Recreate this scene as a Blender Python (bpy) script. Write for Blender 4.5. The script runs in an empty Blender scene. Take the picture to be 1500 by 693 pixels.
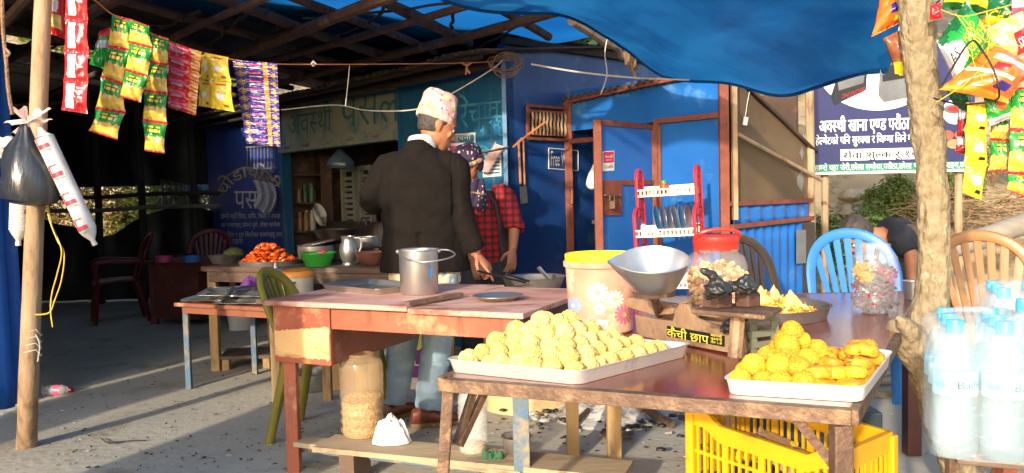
import bpy, math, random
from mathutils import Vector, Matrix, noise
R = math.radians
random.seed(7)
sc = bpy.context.scene
COL = sc.collection
V = Vector

# ------------------------------------------------------------------ camera
FPX, PITCH, ROLL, CAMZ = 1200.0, R(2.934), 0.024, 1.2
_f = V((0, math.cos(PITCH), -math.sin(PITCH)))
_u0 = V((0, math.sin(PITCH), math.cos(PITCH)))
_r0 = V((1, 0, 0))
_right = _r0 * math.cos(ROLL) - _u0 * math.sin(ROLL)
_up = _u0 * math.cos(ROLL) + _r0 * math.sin(ROLL)
EYE = V((0, 0, CAMZ))
cd = bpy.data.cameras.new('camera'); cam = bpy.data.objects.new('camera', cd); COL.objects.link(cam)
cd.sensor_width = 36; cd.lens = 36 * FPX / 1500; cd.clip_start = 0.05; cd.clip_end = 600
mx = Matrix((_right, _up, -_f)).transposed().to_4x4(); mx.translation = EYE
cam.matrix_world = mx
sc.camera = cam

# ------------------------------------------------------------------ sky, sun, exposure
SUN_EL = R(17); SUN_DIR = V((0.40, 0.92, 0)).normalized()
w = bpy.data.worlds.new('World'); sc.world = w; w.use_nodes = True
nt = w.node_tree; bg = nt.nodes['Background']
sky = nt.nodes.new('ShaderNodeTexSky'); sky.sky_type = 'NISHITA'; sky.sun_disc = False
sky.sun_elevation = SUN_EL; sky.sun_rotation = math.atan2(-SUN_DIR.x, -SUN_DIR.y)
sky.dust_density = 2.0
nt.links.new(sky.outputs[0], bg.inputs[0]); bg.inputs[1].default_value = 0.15
sl = bpy.data.lights.new('sun', 'SUN'); so = bpy.data.objects.new('sun', sl); COL.objects.link(so)
sl.energy = 2.0; sl.angle = R(1.2); sl.color = (1.0, 0.86, 0.66)
sd = V((SUN_DIR.x * math.cos(SUN_EL), SUN_DIR.y * math.cos(SUN_EL), -math.sin(SUN_EL)))
so.rotation_euler = sd.to_track_quat('-Z', 'Y').to_euler(); so.location = (-6, -12, 8)
sc.view_settings.view_transform = 'Standard'; sc.view_settings.look = 'None'
sc.view_settings.exposure = 1.6; sc.view_settings.gamma = 1.0

# ------------------------------------------------------------------ helpers
def ray(px, py):
    return _f + _right * ((px - 750) / FPX) + _up * ((346.5 - py) / FPX)
def P(px, py, D):                       # the point seen at a pixel, D metres ahead
    d = ray(px, py); return EYE + d * (D / d.y)
def G(px, py, z=0.0):                   # the point seen at a pixel on a level plane
    d = ray(px, py); return EYE + d * ((z - CAMZ) / d.z)
def PV(px, py, p0, dr, off=0.0):        # the point seen at a pixel on an upright plane
    n = V((-dr[1], dr[0], 0)).normalized()
    if n.y > 0: n = -n                  # towards the camera
    d = ray(px, py); q = V((p0[0], p0[1], 0))
    t = (q - V((0, 0, 0))).dot(n) / d.dot(n)
    return EYE + d * t + n * off
def lerp(a, b, t): return a + (b - a) * t
def s(r, g, b):                         # sRGB 0-255 to linear
    def c(x):
        x /= 255.0
        return x / 12.92 if x <= 0.04045 else ((x + 0.055) / 1.055) ** 2.4
    return (c(r), c(g), c(b), 1)
def nz(p, sc_=1.0): return noise.noise(V(p) * sc_)
def poly_at(pts, t):                    # point along a polyline by parameter 0..1
    k = t * (len(pts) - 1); i = min(int(k), len(pts) - 2); return lerp(pts[i], pts[i + 1], k - i)
def smooth_path(pts, n=8):
    pts = [V(p) for p in pts]; out = []
    for i in range(len(pts) - 1):
        p0 = pts[max(i - 1, 0)]; p1 = pts[i]; p2 = pts[i + 1]; p3 = pts[min(i + 2, len(pts) - 1)]
        for k in range(n):
            t = k / n
            out.append(0.5 * ((2 * p1) + (p2 - p0) * t + (2 * p0 - 5 * p1 + 4 * p2 - p3) * t * t + (3 * p1 - p0 - 3 * p2 + p3) * t ** 3))
    out.append(pts[-1]); return out

_mats = {}
def mk(name, c, c2=None, c3=None, scale=6, amt=0.5, dirt=0.62, dscale=3, rough=0.6, metal=0, bump=0.0, bscale=40,
       alpha=1.0, trans=0.0, coat=0.0, stretch=(1, 1, 1), transl=0.0, sss=0.0, spec=0.5, bstretch=None, rvar=0.12, vary=0.0, c4=None, streak=0.63):
    m = bpy.data.materials.new(name); m.use_nodes = True; t = m.node_tree; L = t.links.new
    b = t.nodes['Principled BSDF']; out = t.nodes['Material Output']
    tc = t.nodes.new('ShaderNodeTexCoord')
    mp = t.nodes.new('ShaderNodeMapping'); mp.inputs['Scale'].default_value = stretch; L(tc.outputs['Object'], mp.inputs[0])
    n1 = t.nodes.new('ShaderNodeTexNoise'); n1.inputs['Scale'].default_value = scale; n1.inputs['Detail'].default_value = 6; L(mp.outputs[0], n1.inputs['Vector'])
    c2 = c2 or tuple(x * 0.82 for x in c[:3]) + (1,)
    r1 = t.nodes.new('ShaderNodeValToRGB'); r1.color_ramp.elements[0].position = 0.5 - amt / 2; r1.color_ramp.elements[1].position = 0.5 + amt / 2
    r1.color_ramp.elements[0].color = c; r1.color_ramp.elements[1].color = c2; L(n1.outputs['Fac'], r1.inputs[0])
    colr = r1.outputs[0]
    if c3:
        n2 = t.nodes.new('ShaderNodeTexNoise'); n2.inputs['Scale'].default_value = dscale; n2.inputs['Detail'].default_value = 9; n2.inputs['Roughness'].default_value = 0.68
        L(mp.outputs[0], n2.inputs['Vector'])
        r2 = t.nodes.new('ShaderNodeValToRGB'); r2.color_ramp.elements[0].position = dirt - 0.06; r2.color_ramp.elements[1].position = dirt + 0.06
        L(n2.outputs['Fac'], r2.inputs[0])
        mm = t.nodes.new('ShaderNodeMix'); mm.data_type = 'RGBA'; L(r2.outputs[0], mm.inputs[0]); L(colr, mm.inputs[6]); mm.inputs[7].default_value = c3
        colr = mm.outputs[2]
    if c4:
        m4 = t.nodes.new('ShaderNodeMapping'); m4.inputs['Scale'].default_value = (7, 7, .7); L(tc.outputs['Object'], m4.inputs[0])
        n4 = t.nodes.new('ShaderNodeTexNoise'); n4.inputs['Scale'].default_value = 2.2; n4.inputs['Detail'].default_value = 8; n4.inputs['Roughness'].default_value = 0.7; L(m4.outputs[0], n4.inputs['Vector'])
        r4 = t.nodes.new('ShaderNodeValToRGB'); r4.color_ramp.elements[0].position = streak - .05; r4.color_ramp.elements[1].position = streak + .09; L(n4.outputs['Fac'], r4.inputs[0])
        mm4 = t.nodes.new('ShaderNodeMix'); mm4.data_type = 'RGBA'; L(r4.outputs[0], mm4.inputs[0]); L(colr, mm4.inputs[6]); mm4.inputs[7].default_value = c4; colr = mm4.outputs[2]
    if vary:
        oi = t.nodes.new('ShaderNodeObjectInfo'); vr = t.nodes.new('ShaderNodeMapRange'); vr.inputs[3].default_value = 1 - vary; vr.inputs[4].default_value = 1 + vary * .5; L(oi.outputs['Random'], vr.inputs[0])
        hs = t.nodes.new('ShaderNodeHueSaturation'); L(vr.outputs[0], hs.inputs['Value']); L(colr, hs.inputs['Color']); colr = hs.outputs[0]
    L(colr, b.inputs['Base Color'])
    nr = t.nodes.new('ShaderNodeMapRange'); nr.inputs[3].default_value = max(0.02, rough - rvar); nr.inputs[4].default_value = min(1, rough + rvar); L(n1.outputs['Fac'], nr.inputs[0]); L(nr.outputs[0], b.inputs['Roughness'])
    b.inputs['Metallic'].default_value = metal; b.inputs['Specular IOR Level'].default_value = spec
    b.inputs['Coat Weight'].default_value = coat; b.inputs['Coat Roughness'].default_value = 0.15
    b.inputs['Transmission Weight'].default_value = trans; b.inputs['Alpha'].default_value = alpha
    if sss: b.inputs['Subsurface Weight'].default_value = sss; b.inputs['Subsurface Radius'].default_value = (0.01, 0.004, 0.002)
    if bump:
        mb = mp
        if bstretch:
            mb = t.nodes.new('ShaderNodeMapping'); mb.inputs['Scale'].default_value = bstretch; L(tc.outputs['Object'], mb.inputs[0])
        n3 = t.nodes.new('ShaderNodeTexNoise'); n3.inputs['Scale'].default_value = bscale; n3.inputs['Detail'].default_value = 5; L(mb.outputs[0], n3.inputs['Vector'])
        bp = t.nodes.new('ShaderNodeBump'); bp.inputs['Strength'].default_value = bump; bp.inputs['Distance'].default_value = 0.02; L(n3.outputs['Fac'], bp.inputs['Height']); L(bp.outputs[0], b.inputs['Normal'])
    if transl:
        tr = t.nodes.new('ShaderNodeBsdfTranslucent'); L(colr, tr.inputs[0])
        ms = t.nodes.new('ShaderNodeMixShader'); ms.inputs[0].default_value = transl; L(b.outputs[0], ms.inputs[1]); L(tr.outputs[0], ms.inputs[2]); L(ms.outputs[0], out.inputs[0])
    _mats[name] = m
    return m

class M:
    def __init__(self): self.v = []; self.f = []; self.mi = []; self.sm = []
    def add(self, vs, fs, mi=0, smooth=False):
        o = len(self.v); self.v += [V(p) for p in vs]
        for k, f in enumerate(fs):
            self.f.append([i + o for i in f]); self.mi.append(mi if isinstance(mi, int) else mi[k]); self.sm.append(smooth)
        return self
    def box(self, c, sz, rot=None, mi=0):
        c = V(c); h = [x / 2 for x in sz]; vs = []
        for x in (-1, 1):
            for y in (-1, 1):
                for z in (-1, 1):
                    p = V((x * h[0], y * h[1], z * h[2]))
                    if rot is not None: p = rot @ p
                    vs.append(c + p)
        return self.add(vs, [(0, 1, 3, 2), (4, 6, 7, 5), (0, 4, 5, 1), (2, 3, 7, 6), (0, 2, 6, 4), (1, 5, 7, 3)], mi)
    def beam(self, a, b, wd, ht, up=(0, 0, 1), mi=0):      # a rectangular bar from a to b
        a, b = V(a), V(b); d = (b - a); L = d.length; d.normalize()
        x = d.cross(V(up))
        if x.length < 1e-4: x = d.cross(V((0, 1, 0)))
        x.normalize(); y = x.cross(d)
        return self.box((a + b) / 2, (L, wd, ht), Matrix((d, x, y)).transposed(), mi)
    def prism(self, poly, off, mi=0):                       # a polygon pushed along off
        poly = [V(p) for p in poly]; off = V(off); n = len(poly)
        vs = poly + [p + off for p in poly]
        fs = [list(range(n))[::-1], list(range(n, 2 * n))] + [(i, (i + 1) % n, n + (i + 1) % n, n + i) for i in range(n)]
        return self.add(vs, fs, mi)
    def tube(self, pts, r, n=8, mi=0, cap=True, closed=False, flat=1.0):
        pts = [V(p) for p in pts]; N = len(pts); rs = r if isinstance(r, (list, tuple)) else [r] * N
        vs = []; prev = None
        for i, p in enumerate(pts):
            if closed: d = pts[(i + 1) % N] - pts[i - 1]
            else: d = pts[min(i + 1, N - 1)] - pts[max(i - 1, 0)]
            if d.length < 1e-9: d = V((0, 0, 1))
            d.normalize()
            if prev is None:
                x = d.cross(V((0, 0, 1)))
                if x.length < 1e-3: x = d.cross(V((0, 1, 0)))
                x.normalize()
            else:
                x = prev - d * prev.dot(d); x.normalize()
            prev = x; y = d.cross(x)
            for k in range(n):
                a = 2 * math.pi * k / n; vs.append(p + (x * math.cos(a) + y * math.sin(a) * flat) * rs[i])
        fs = []
        for i in range(N if closed else N - 1):
            j = (i + 1) % N
            for k in range(n): fs.append((i * n + k, i * n + (k + 1) % n, j * n + (k + 1) % n, j * n + k))
        if cap and not closed: fs += [list(range(n))[::-1], [(N - 1) * n + k for k in range(n)]]
        return self.add(vs, fs, mi, True)
    def lathe(self, prof, c=(0, 0, 0), n=28, mi=0, rot=None, sx=1.0, sy=1.0, power=2.0, fn=None):
        c = V(c); vs = []; fs = []; m = len(prof)
        for (r, z) in prof:
            for k in range(n):
                a = 2 * math.pi * k / n; ca, sa = math.cos(a), math.sin(a)
                if power != 2.0:
                    q = (abs(ca) ** power + abs(sa) ** power) ** (-1 / power); ca *= q; sa *= q
                p = V((r * ca * sx, r * sa * sy, z))
                if fn: p = fn(p, a)
                if rot is not None: p = rot @ p
                vs.append(c + p)
        for i in range(m - 1):
            for k in range(n): fs.append((i * n + k, i * n + (k + 1) % n, (i + 1) * n + (k + 1) % n, (i + 1) * n + k))
        if prof[0][0] > 1e-5: fs.append(list(range(n))[::-1])
        if prof[-1][0] > 1e-5: fs.append([(m - 1) * n + k for k in range(n)])
        mis = mi if isinstance(mi, int) else [mi[i // n] if i < (m - 1) * n else mi[-1] for i in range(len(fs))]
        return self.add(vs, fs, mis, True)
    def grid(self, fn, nu, nv, mi=0, smooth=True, wrap=False):
        vs = [fn(i / nu, j / nv) for j in range(nv + 1) for i in range(nu + (0 if wrap else 1))]
        W = nu if wrap else nu + 1; fs = []; mis = []
        for j in range(nv):
            for i in range(nu):
                fs.append((j * W + i, j * W + (i + 1) % W, (j + 1) * W + (i + 1) % W, (j + 1) * W + i))
                mis.append(mi((i + .5) / nu, (j + .5) / nv) if callable(mi) else mi)
        return self.add(vs, fs, mis, smooth)
    def loft(self, rings, n=20, mi=0):                      # rings of (centre, half axis, half axis), closed at both ends
        vs = []
        for (c, ax, ay) in rings:
            c, ax, ay = V(c), V(ax), V(ay)
            for k in range(n):
                a = 2 * math.pi * k / n; vs.append(c + ax * math.cos(a) + ay * math.sin(a))
        fs = [(i * n + k, i * n + (k + 1) % n, (i + 1) * n + (k + 1) % n, (i + 1) * n + k) for i in range(len(rings) - 1) for k in range(n)]
        fs += [list(range(n))[::-1], [(len(rings) - 1) * n + k for k in range(n)]]
        return self.add(vs, fs, mi, True)
    def ico(self, c, r, sub=2, mi=0, fn=None, sq=(1, 1, 1)):
        vs, fs = ico_data(sub); c = V(c); out = []
        for p in vs:
            q = V((p.x * sq[0], p.y * sq[1], p.z * sq[2])) * r
            if fn: q = fn(p, q)
            out.append(c + q)
        return self.add(out, fs, mi, True)
    def text(self, string, mapping, mi=0, w=1.0, h=1.0):    # writing; mapping takes (0..w, 0..h, lift)
        gl, W, lo, hi = layout(string)
        for k, (vs, fs, x0) in enumerate(gl):
            self.add([mapping((x + x0) / W * w, (y - lo) / (hi - lo) * h, (k % 3) * 0.0004) for (x, y) in vs], fs, mi)
        return self
_ico = {}
def ico_data(sub):
    if sub in _ico: return _ico[sub]
    import bmesh
    bm = bmesh.new(); bmesh.ops.create_icosphere(bm, subdivisions=sub, radius=1)
    bm.verts.ensure_lookup_table(); d = ([v.co.copy() for v in bm.verts], [[v.index for v in f.verts] for f in bm.faces]); bm.free()
    _ico[sub] = d; return d
_gl = {}
def glyph(st):
    if st in _gl: return _gl[st]
    c = bpy.data.curves.new('writing', 'FONT'); c.body = st; c.size = 1; c.resolution_u = 2
    o = bpy.data.objects.new('writing', c); COL.objects.link(o)
    dg = bpy.context.evaluated_depsgraph_get(); e = o.evaluated_get(dg); me = e.to_mesh()
    vs = [(v.co.x, v.co.y) for v in me.vertices]; fs = [list(p.vertices) for p in me.polygons]
    e.to_mesh_clear(); bpy.data.objects.remove(o); bpy.data.curves.remove(c)
    _gl[st] = (vs, fs); return _gl[st]
def mx_(st): return max([p[0] for p in glyph(st)[0]] or [0])
_adv = {}
def adv(ch):
    if ch == ' ': return 0.28
    if ch not in _adv: _adv[ch] = mx_(ch + 'ल') - mx_('ल') if ord(ch) > 0x900 else mx_(ch + 'H') - mx_('H')
    return _adv[ch]
def clip(vs, fs, xm):
    import bmesh
    bm = bmesh.new(); bv = [bm.verts.new((x, y, 0)) for x, y in vs]
    for f in fs:
        try: bm.faces.new([bv[i] for i in f])
        except ValueError: pass
    bmesh.ops.bisect_plane(bm, geom=bm.verts[:] + bm.edges[:] + bm.faces[:], plane_co=(xm, 0, 0), plane_no=(1, 0, 0), clear_outer=True)
    bm.verts.index_update(); r = ([(v.co.x, v.co.y) for v in bm.verts], [[v.index for v in f.verts] for f in bm.faces]); bm.free(); return r
def layout(string):
    chars = list(string); i = 0
    while i < len(chars) - 1:                               # the short i stands before its letter
        if chars[i + 1] == 'ि': chars[i], chars[i + 1] = chars[i + 1], chars[i]; i += 1
        i += 1
    out = []; x = 0.0; i = 0
    while i < len(chars):
        ch = chars[i]
        if ch == ' ': x += adv(ch); i += 1; continue
        if i + 2 < len(chars) and chars[i + 1] == '्' and chars[i + 2] not in ' ,':
            a = adv(ch); vs, fs = clip(*glyph(ch), a * 0.70); out.append((vs, fs, x)); x += a * 0.70; i += 2; continue
        vs, fs = glyph(ch); out.append((vs, fs, x)); x += adv(ch); i += 1
    ys = [p[1] for g in out for p in g[0]]
    return out, max(x, 0.01), min(ys), max(ys)

def wloc(o):
    p = V((0, 0, 0))
    while o: p = p + o.location; o = o.parent
    return p
def tag(o, label=None, cat=None, group=None, kind=None):
    if label: o['label'] = label
    if cat: o['category'] = cat
    if group: o['group'] = group
    if kind: o['kind'] = kind
    return o
def thing(name, label, cat, loc, group=None, rz=0.0):
    o = bpy.data.objects.new(name, None); COL.objects.link(o); o.location = V(loc); o.rotation_euler = (0, 0, rz); o.empty_display_size = 0.1
    return tag(o, label, cat, group)
def build(m, name, mats, parent=None, label=None, cat=None, group=None, kind=None, local=False, bevel=0, sharp=38, solid=0, subd=0, base=True):
    me = bpy.data.meshes.new(name)
    off = V((0, 0, 0)); loc = V((0, 0, 0))
    if local: pass
    elif parent is not None: off = wloc(parent)
    elif base and m.v:
        xs = [p.x for p in m.v]; ys = [p.y for p in m.v]; zs = [p.z for p in m.v]
        loc = V(((min(xs) + max(xs)) / 2, (min(ys) + max(ys)) / 2, min(zs))); off = loc
    me.from_pydata([tuple(p - off) for p in m.v], [], m.f)
    for x in (mats if isinstance(mats, (list, tuple)) else [mats]): me.materials.append(x)
    me.polygons.foreach_set('material_index', m.mi); me.polygons.foreach_set('use_smooth', m.sm)
    me.validate(); me.update()
    if any(m.sm): me.set_sharp_from_angle(angle=R(sharp))
    o = bpy.data.objects.new(name, me); COL.objects.link(o); o.location = loc
    if parent is not None: o.parent = parent
    if bevel:
        b = o.modifiers.new('bevel', 'BEVEL'); b.width = bevel; b.segments = 2; b.limit_method = 'ANGLE'; b.angle_limit = R(50)
    if solid:
        q = o.modifiers.new('solid', 'SOLIDIFY'); q.thickness = solid; q.offset = 0
    if subd:
        q = o.modifiers.new('subd', 'SUBSURF'); q.levels = subd; q.render_levels = subd
    return tag(o, label, cat, group, kind)
def copy_tree(o, loc=None, rz=None, label=None, parent=None):
    c = o.copy(); COL.objects.link(c)
    if parent is not None: c.parent = parent
    if loc is not None: c.location = V(loc)
    if rz is not None: c.rotation_euler = (0, 0, rz)
    if label: c['label'] = label
    for ch in list(o.children): copy_tree(ch, parent=c)
    return c
def fuse(m, name, mat_, parent, voxel=0.006, it=4, fac=0.5, post=None, mats=None, local=False):
    """several closed lofts grown into one continuous surface"""
    tmp = build(m, name, [], None, local=True)
    r = tmp.modifiers.new('r', 'REMESH'); r.mode = 'VOXEL'; r.voxel_size = voxel
    q = tmp.modifiers.new('s', 'SMOOTH'); q.iterations = it; q.factor = fac
    dg = bpy.context.evaluated_depsgraph_get(); me = bpy.data.meshes.new_from_object(tmp.evaluated_get(dg))
    bpy.data.objects.remove(tmp)
    if post:
        ns = [v.normal.copy() for v in me.vertices]
        for v, n in zip(me.vertices, ns): v.co = post(v.co.copy(), n)
    off = wloc(parent) if parent is not None and not local else V((0, 0, 0))
    for v in me.vertices: v.co = v.co - off
    me.materials.clear()
    for x in (mats or [mat_]): me.materials.append(x)
    me.polygons.foreach_set('use_smooth', [True] * len(me.polygons)); me.update()
    o = bpy.data.objects.new(name, me); COL.objects.link(o)
    if parent is not None: o.parent = parent
    return o
def quad_text(m, string, q, p0, dr, off=0.004, mi=0):       # writing stretched over four corners (TL TR BR BL, pixels) of an upright plane
    def f(x, y, k):
        px = lerp(lerp(q[3][0], q[2][0], x), lerp(q[0][0], q[1][0], x), y); py = lerp(lerp(q[3][1], q[2][1], x), lerp(q[0][1], q[1][1], x), y)
        return PV(px, py, p0, dr, off + k)
    return m.text(string, f, mi)
# ------------------------------------------------------------------ materials
m_ground = mk('dusty cement', s(176, 171, 157), s(160, 156, 144), s(140, 131, 113), scale=1.6, amt=.4, dirt=.61, dscale=2.4, rough=.92, bump=.28, bscale=24, rvar=.05)
m_dirt = mk('dry earth', s(176, 156, 124), s(142, 124, 96), s(104, 100, 66), scale=1.2, dirt=.56, dscale=2.6, rough=.95, bump=.9, bscale=9)
m_navy = mk('navy paint', s(20, 64, 128), s(15, 50, 106), s(58, 86, 120), scale=3, dirt=.62, dscale=4, rough=.42, bump=.08, bscale=5, c4=s(72, 78, 96), streak=.64)
m_teal = mk('teal paint', s(30, 82, 138), s(24, 92, 122), s(70, 100, 122), scale=3, dirt=.64, dscale=4, rough=.5, bump=.08, bscale=6, c4=s(92, 112, 124), streak=.62)
m_paintnavy = mk('faded navy paint', s(38, 66, 150), s(30, 54, 126), s(30, 78, 124), scale=2, dirt=.62, dscale=3, rough=.55, bump=.1, bscale=6)
m_shed = mk('bright blue sheet', s(34, 106, 184), s(24, 84, 160), s(84, 134, 184), scale=2.5, dirt=.63, dscale=3.0, rough=.38, bump=.30, bscale=3, c4=s(98, 104, 112), streak=.66)
m_rust = mk('rust red primer', s(132, 70, 50), s(104, 54, 40), s(78, 50, 38), scale=14, dirt=.6, dscale=12, rough=.75, bump=.2, bscale=60)
m_iron = mk('rusty iron', s(112, 88, 72), s(84, 62, 50), s(140, 110, 84), scale=22, dirt=.58, dscale=16, rough=.62, metal=.35, bump=.3, bscale=70)
m_board = mk('grey olive board', s(140, 142, 128), s(114, 120, 110), s(72, 112, 120), scale=4, dirt=.57, dscale=3, rough=.8, bump=.15, bscale=12)
m_tin = mk('corrugated tin', s(86, 72, 62), s(60, 50, 46), s(118, 84, 62), scale=6, dirt=.58, dscale=5, rough=.6, metal=.3)
m_dark = mk('soot dark wood', s(52, 44, 38), s(38, 32, 28), rough=.85, bump=.3, bscale=20)
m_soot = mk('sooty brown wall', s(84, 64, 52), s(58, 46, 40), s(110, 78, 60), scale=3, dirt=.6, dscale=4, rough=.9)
m_bamboo = mk('bark pole', s(88, 62, 46), s(64, 44, 34), s(112, 88, 66), scale=10, dirt=.62, dscale=9, rough=.8, bump=.4, bscale=25)
m_polewood = mk('pale pole', s(170, 146, 118), s(140, 112, 84), s(108, 84, 62), scale=7, dirt=.60, dscale=7, rough=.8, bump=.35, bscale=35, stretch=(1, 1, .35))
m_tarp = mk('blue tarp', s(38, 128, 180), s(30, 112, 166), s(24, 98, 148), scale=1.5, dirt=.58, dscale=1.6, rough=.5, transl=.62, bump=.12, bscale=9, rvar=.06)
m_tarpin = mk('blue roof tarp', s(30, 112, 176), s(22, 92, 156), scale=1.4, rough=.5, transl=.8, bump=.1, bscale=8)
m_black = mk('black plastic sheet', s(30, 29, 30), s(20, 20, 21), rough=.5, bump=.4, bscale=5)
m_letter_tan = mk('tan sign paint', s(196, 174, 124), s(170, 150, 104), rough=.7)
m_letter_white = mk('white sign paint', s(214, 212, 208), s(176, 178, 184), rough=.7)
m_letter_teal = mk('teal sign paint', s(66, 148, 172), s(40, 108, 144), scale=5, amt=.3, rough=.7)
m_letter_dteal = mk('faded teal paint', s(44, 92, 102), s(62, 98, 100), scale=5, amt=.3, rough=.8)
m_white = mk('white plastic', s(228, 226, 220), s(206, 202, 196), rough=.45)
m_grey = mk('grey metal', s(128, 128, 126), s(104, 104, 102), rough=.5)
m_blackp = mk('black rubber', s(24, 24, 26), s(16, 16, 18), rough=.55)
m_cord_w = mk('white cord', s(206, 200, 186), s(180, 172, 158), rough=.7)
m_cord_o = mk('orange cord', s(196, 122, 70), s(168, 96, 56), rough=.8)
m_cord_y = mk('yellow wire', s(222, 182, 44), s(200, 160, 40), rough=.5)
m_cord_b = mk('jute rope', s(150, 116, 84), s(116, 88, 62), rough=.9, bump=.6, bscale=90)
m_leaf = [mk('green leaf', s(104, 126, 62), s(74, 102, 46), scale=1.2, rough=.55, transl=.25), mk('dark leaf', s(44, 70, 34), s(32, 56, 26), scale=1.2, rough=.5, transl=.2),
          mk('yellow green leaf', s(132, 140, 66), s(100, 116, 48), scale=1.2, rough=.6, transl=.3), mk('dry leaf', s(150, 128, 80), s(116, 96, 58), scale=1.2, rough=.8, transl=.2)]
m_bark = mk('brown bark', s(96, 78, 60), s(70, 56, 44), rough=.9, bump=.6, bscale=20, stretch=(1, 1, .3))
m_log = mk('grey weathered log', s(150, 142, 128), s(120, 110, 96), rough=.9, bump=.5, bscale=18, stretch=(.3, 1, 1))
m_twig = mk('dry twig', s(126, 98, 70), s(92, 70, 50), rough=.9)
m_net = mk('brown netting', s(112, 90, 64), s(86, 70, 50), s(72, 58, 42), scale=1.2, dirt=.62, dscale=1.4, rough=.8, alpha=.82, bump=.1, bscale=120)

# ------------------------------------------------------------------ ground and hillside
g = M()
def gz(x, y): return 0.006 * nz((x, y, 0), 1.3) + 0.003 * nz((x, y, 3), 5)
g.grid(lambda u, v: V((lerp(-9, 9, u), lerp(-3, 15, v), gz(lerp(-9, 9, u), lerp(-3, 15, v)))), 90, 90)
for x0, x1, y0, y1 in ((-70, -9, -40, 70), (9, 70, -40, 70), (-9, 9, -40, -3), (-9, 9, 15, 70)):
    g.add([(x0, y0, 0), (x1, y0, 0), (x1, y1, 0), (x0, y1, 0)], [(0, 1, 2, 3)])
build(g, 'ground', m_ground, kind='structure', base=False)
def hz(x, y):
    st = lerp(7.4, 13.5, min(1, max(0, (2.6 - x) / 4)))
    k = max(0, y - st)
    return -0.05 + (0.55 * k if k < 9 else 4.95 + 0.25 * (k - 9)) * (1 - .0) + min(1, k) * (0.28 * nz((x, y, 1), .7) + 0.13 * nz((x, y, 2), 2.1) + .06 * nz((x, y, 5), 6))
h = M(); h.grid(lambda u, v: V((lerp(-34, 34, u), 6.6 + 46 * v ** 1.7, hz(lerp(-34, 34, u), 6.6 + 46 * v ** 1.7))), 200, 130)
build(h, 'hillside', m_dirt, kind='structure', base=False)

def crown(m, c, rad, n, size, clumps=14, mats=(0,), seed=1):
    rn = random.Random(seed); c = V(c); cl = []
    for i in range(clumps):
        d = V((rn.gauss(0, 1), rn.gauss(0, 1), rn.gauss(0, 1))).normalized() * (rn.random() ** .4) * .75
        cl.append((V((d.x * rad[0], d.y * rad[1], d.z * rad[2])), rn.uniform(.25, .5), rn.choice(mats)))
    for i in range(n):
        o, q, mt = rn.choice(cl); d = V((rn.gauss(0, 1), rn.gauss(0, 1), rn.gauss(0, 1))).normalized() * q * (.4 + .6 * rn.random())
        p = c + o + V((d.x * rad[0], d.y * rad[1], d.z * rad[2]))
        a = V((rn.gauss(0, 1), rn.gauss(0, 1), rn.gauss(0, .6))).normalized(); b = a.cross(V((rn.gauss(0, 1), rn.gauss(0, 1), rn.gauss(0, 1)))).normalized()
        L = size * rn.uniform(.6, 1.3)
        m.add([p - a * L, p + b * L * .42, p + a * L, p - b * L * .42], [(0, 1, 2, 3)], mt)
def tree(x, y, hgt, rad, label, seed, n=2600, size=.09, mats=(0, 1), name='leafy_tree', group='trees on the hillside'):
    z = max(0, hz(x, y)); t = thing(name, label, 'tree', (x, y, z - .05), group); rn = random.Random(seed)
    k = M(); top = V((x + rn.uniform(-.3, .3), y, z + hgt * .8)); k.tube(smooth_path([(x, y, z - .1), lerp(V((x, y, z)), top, .5) + V((.1, 0, 0)), top], 5), [lerp(.09, .03, i / 10) * hgt / 3 for i in range(11)], 8)
    for i in range(7):
        f = rn.uniform(.35, .9); p = lerp(V((x, y, z)), top, f); q = p + V((rn.uniform(-1, 1) * rad[0] * .8, rn.uniform(-1, 1) * rad[1] * .8, rn.uniform(.2, .8) * rad[2])); k.tube([p, lerp(p, q, .5) + V((0, 0, .05)), q], [.03 * hgt / 3, .02 * hgt / 3, .008], 6)
    build(k, 'trunk', m_bark, t)
    c = M(); crown(c, (x, y, z + hgt - rad[2] * .8), rad, n, size, 16, mats, seed); build(c, 'crown', m_leaf, t)
def bush(x, y, rad, label, seed, n=1600, size=.05, mats=(0, 2), group='bushes on the earth bank'):
    z = max(0, hz(x, y)); t = thing('bush', label, 'bush', (x, y, z), group); rn = random.Random(seed)
    k = M()
    for i in range(7):
        q = V((x + rn.uniform(-1, 1) * rad[0] * .7, y + rn.uniform(-1, 1) * rad[1] * .6, z + rad[2] * rn.uniform(.6, 1.5))); k.tube([(x, y, z - .05), lerp(V((x, y, z)), q, .5) + V((0, 0, .1)), q], [.014, .01, .004], 5)
    build(k, 'stem', m_twig, t)
    c = M(); crown(c, (x, y, z + rad[2] * .9), rad, n, size, 12, mats, seed); build(c, 'foliage', m_leaf, t)
tree(2.3, 10.5, 4.2, (1.6, 1.2, 1.6), 'dark leafy tree showing through the gap beside the tarp edge', 3, 4200, .085, (1, 0, 1))
tree(.9, 10.3, 3.9, (1.5, .9, 1.5), 'dark leafy tree behind the shop roof corner', 9, 4200, .085, (1, 1, 0))
tree(4.4, 11.0, 3.6, (1.5, 1.1, 1.4), 'dark leafy tree rising behind the netted shed side', 4, 4200, .085, (1, 0))
tree(7.2, 12.5, 3.6, (1.9, 1.2, 1.6), 'green tree on the bank behind the hanging crisp bags', 5, 3600, .09, (0, 2, 1))
tree(-5.6, 16.5, 3.4, (1.9, 1.2, 1.5), 'pale tree seen through the gap left of the dark posts', 6, 2600, .1, (0, 2, 3))
tree(-8.6, 17.5, 4.2, (2.4, 1.4, 1.8), 'pale tree farthest left behind the dark shelter', 7, 2600, .11, (2, 3, 0))
tree(-3.6, 18.0, 3.6, (1.6, 1.2, 1.5), 'pale tree beside the far blue tarp', 8, 2200, .1, (2, 3))
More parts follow.
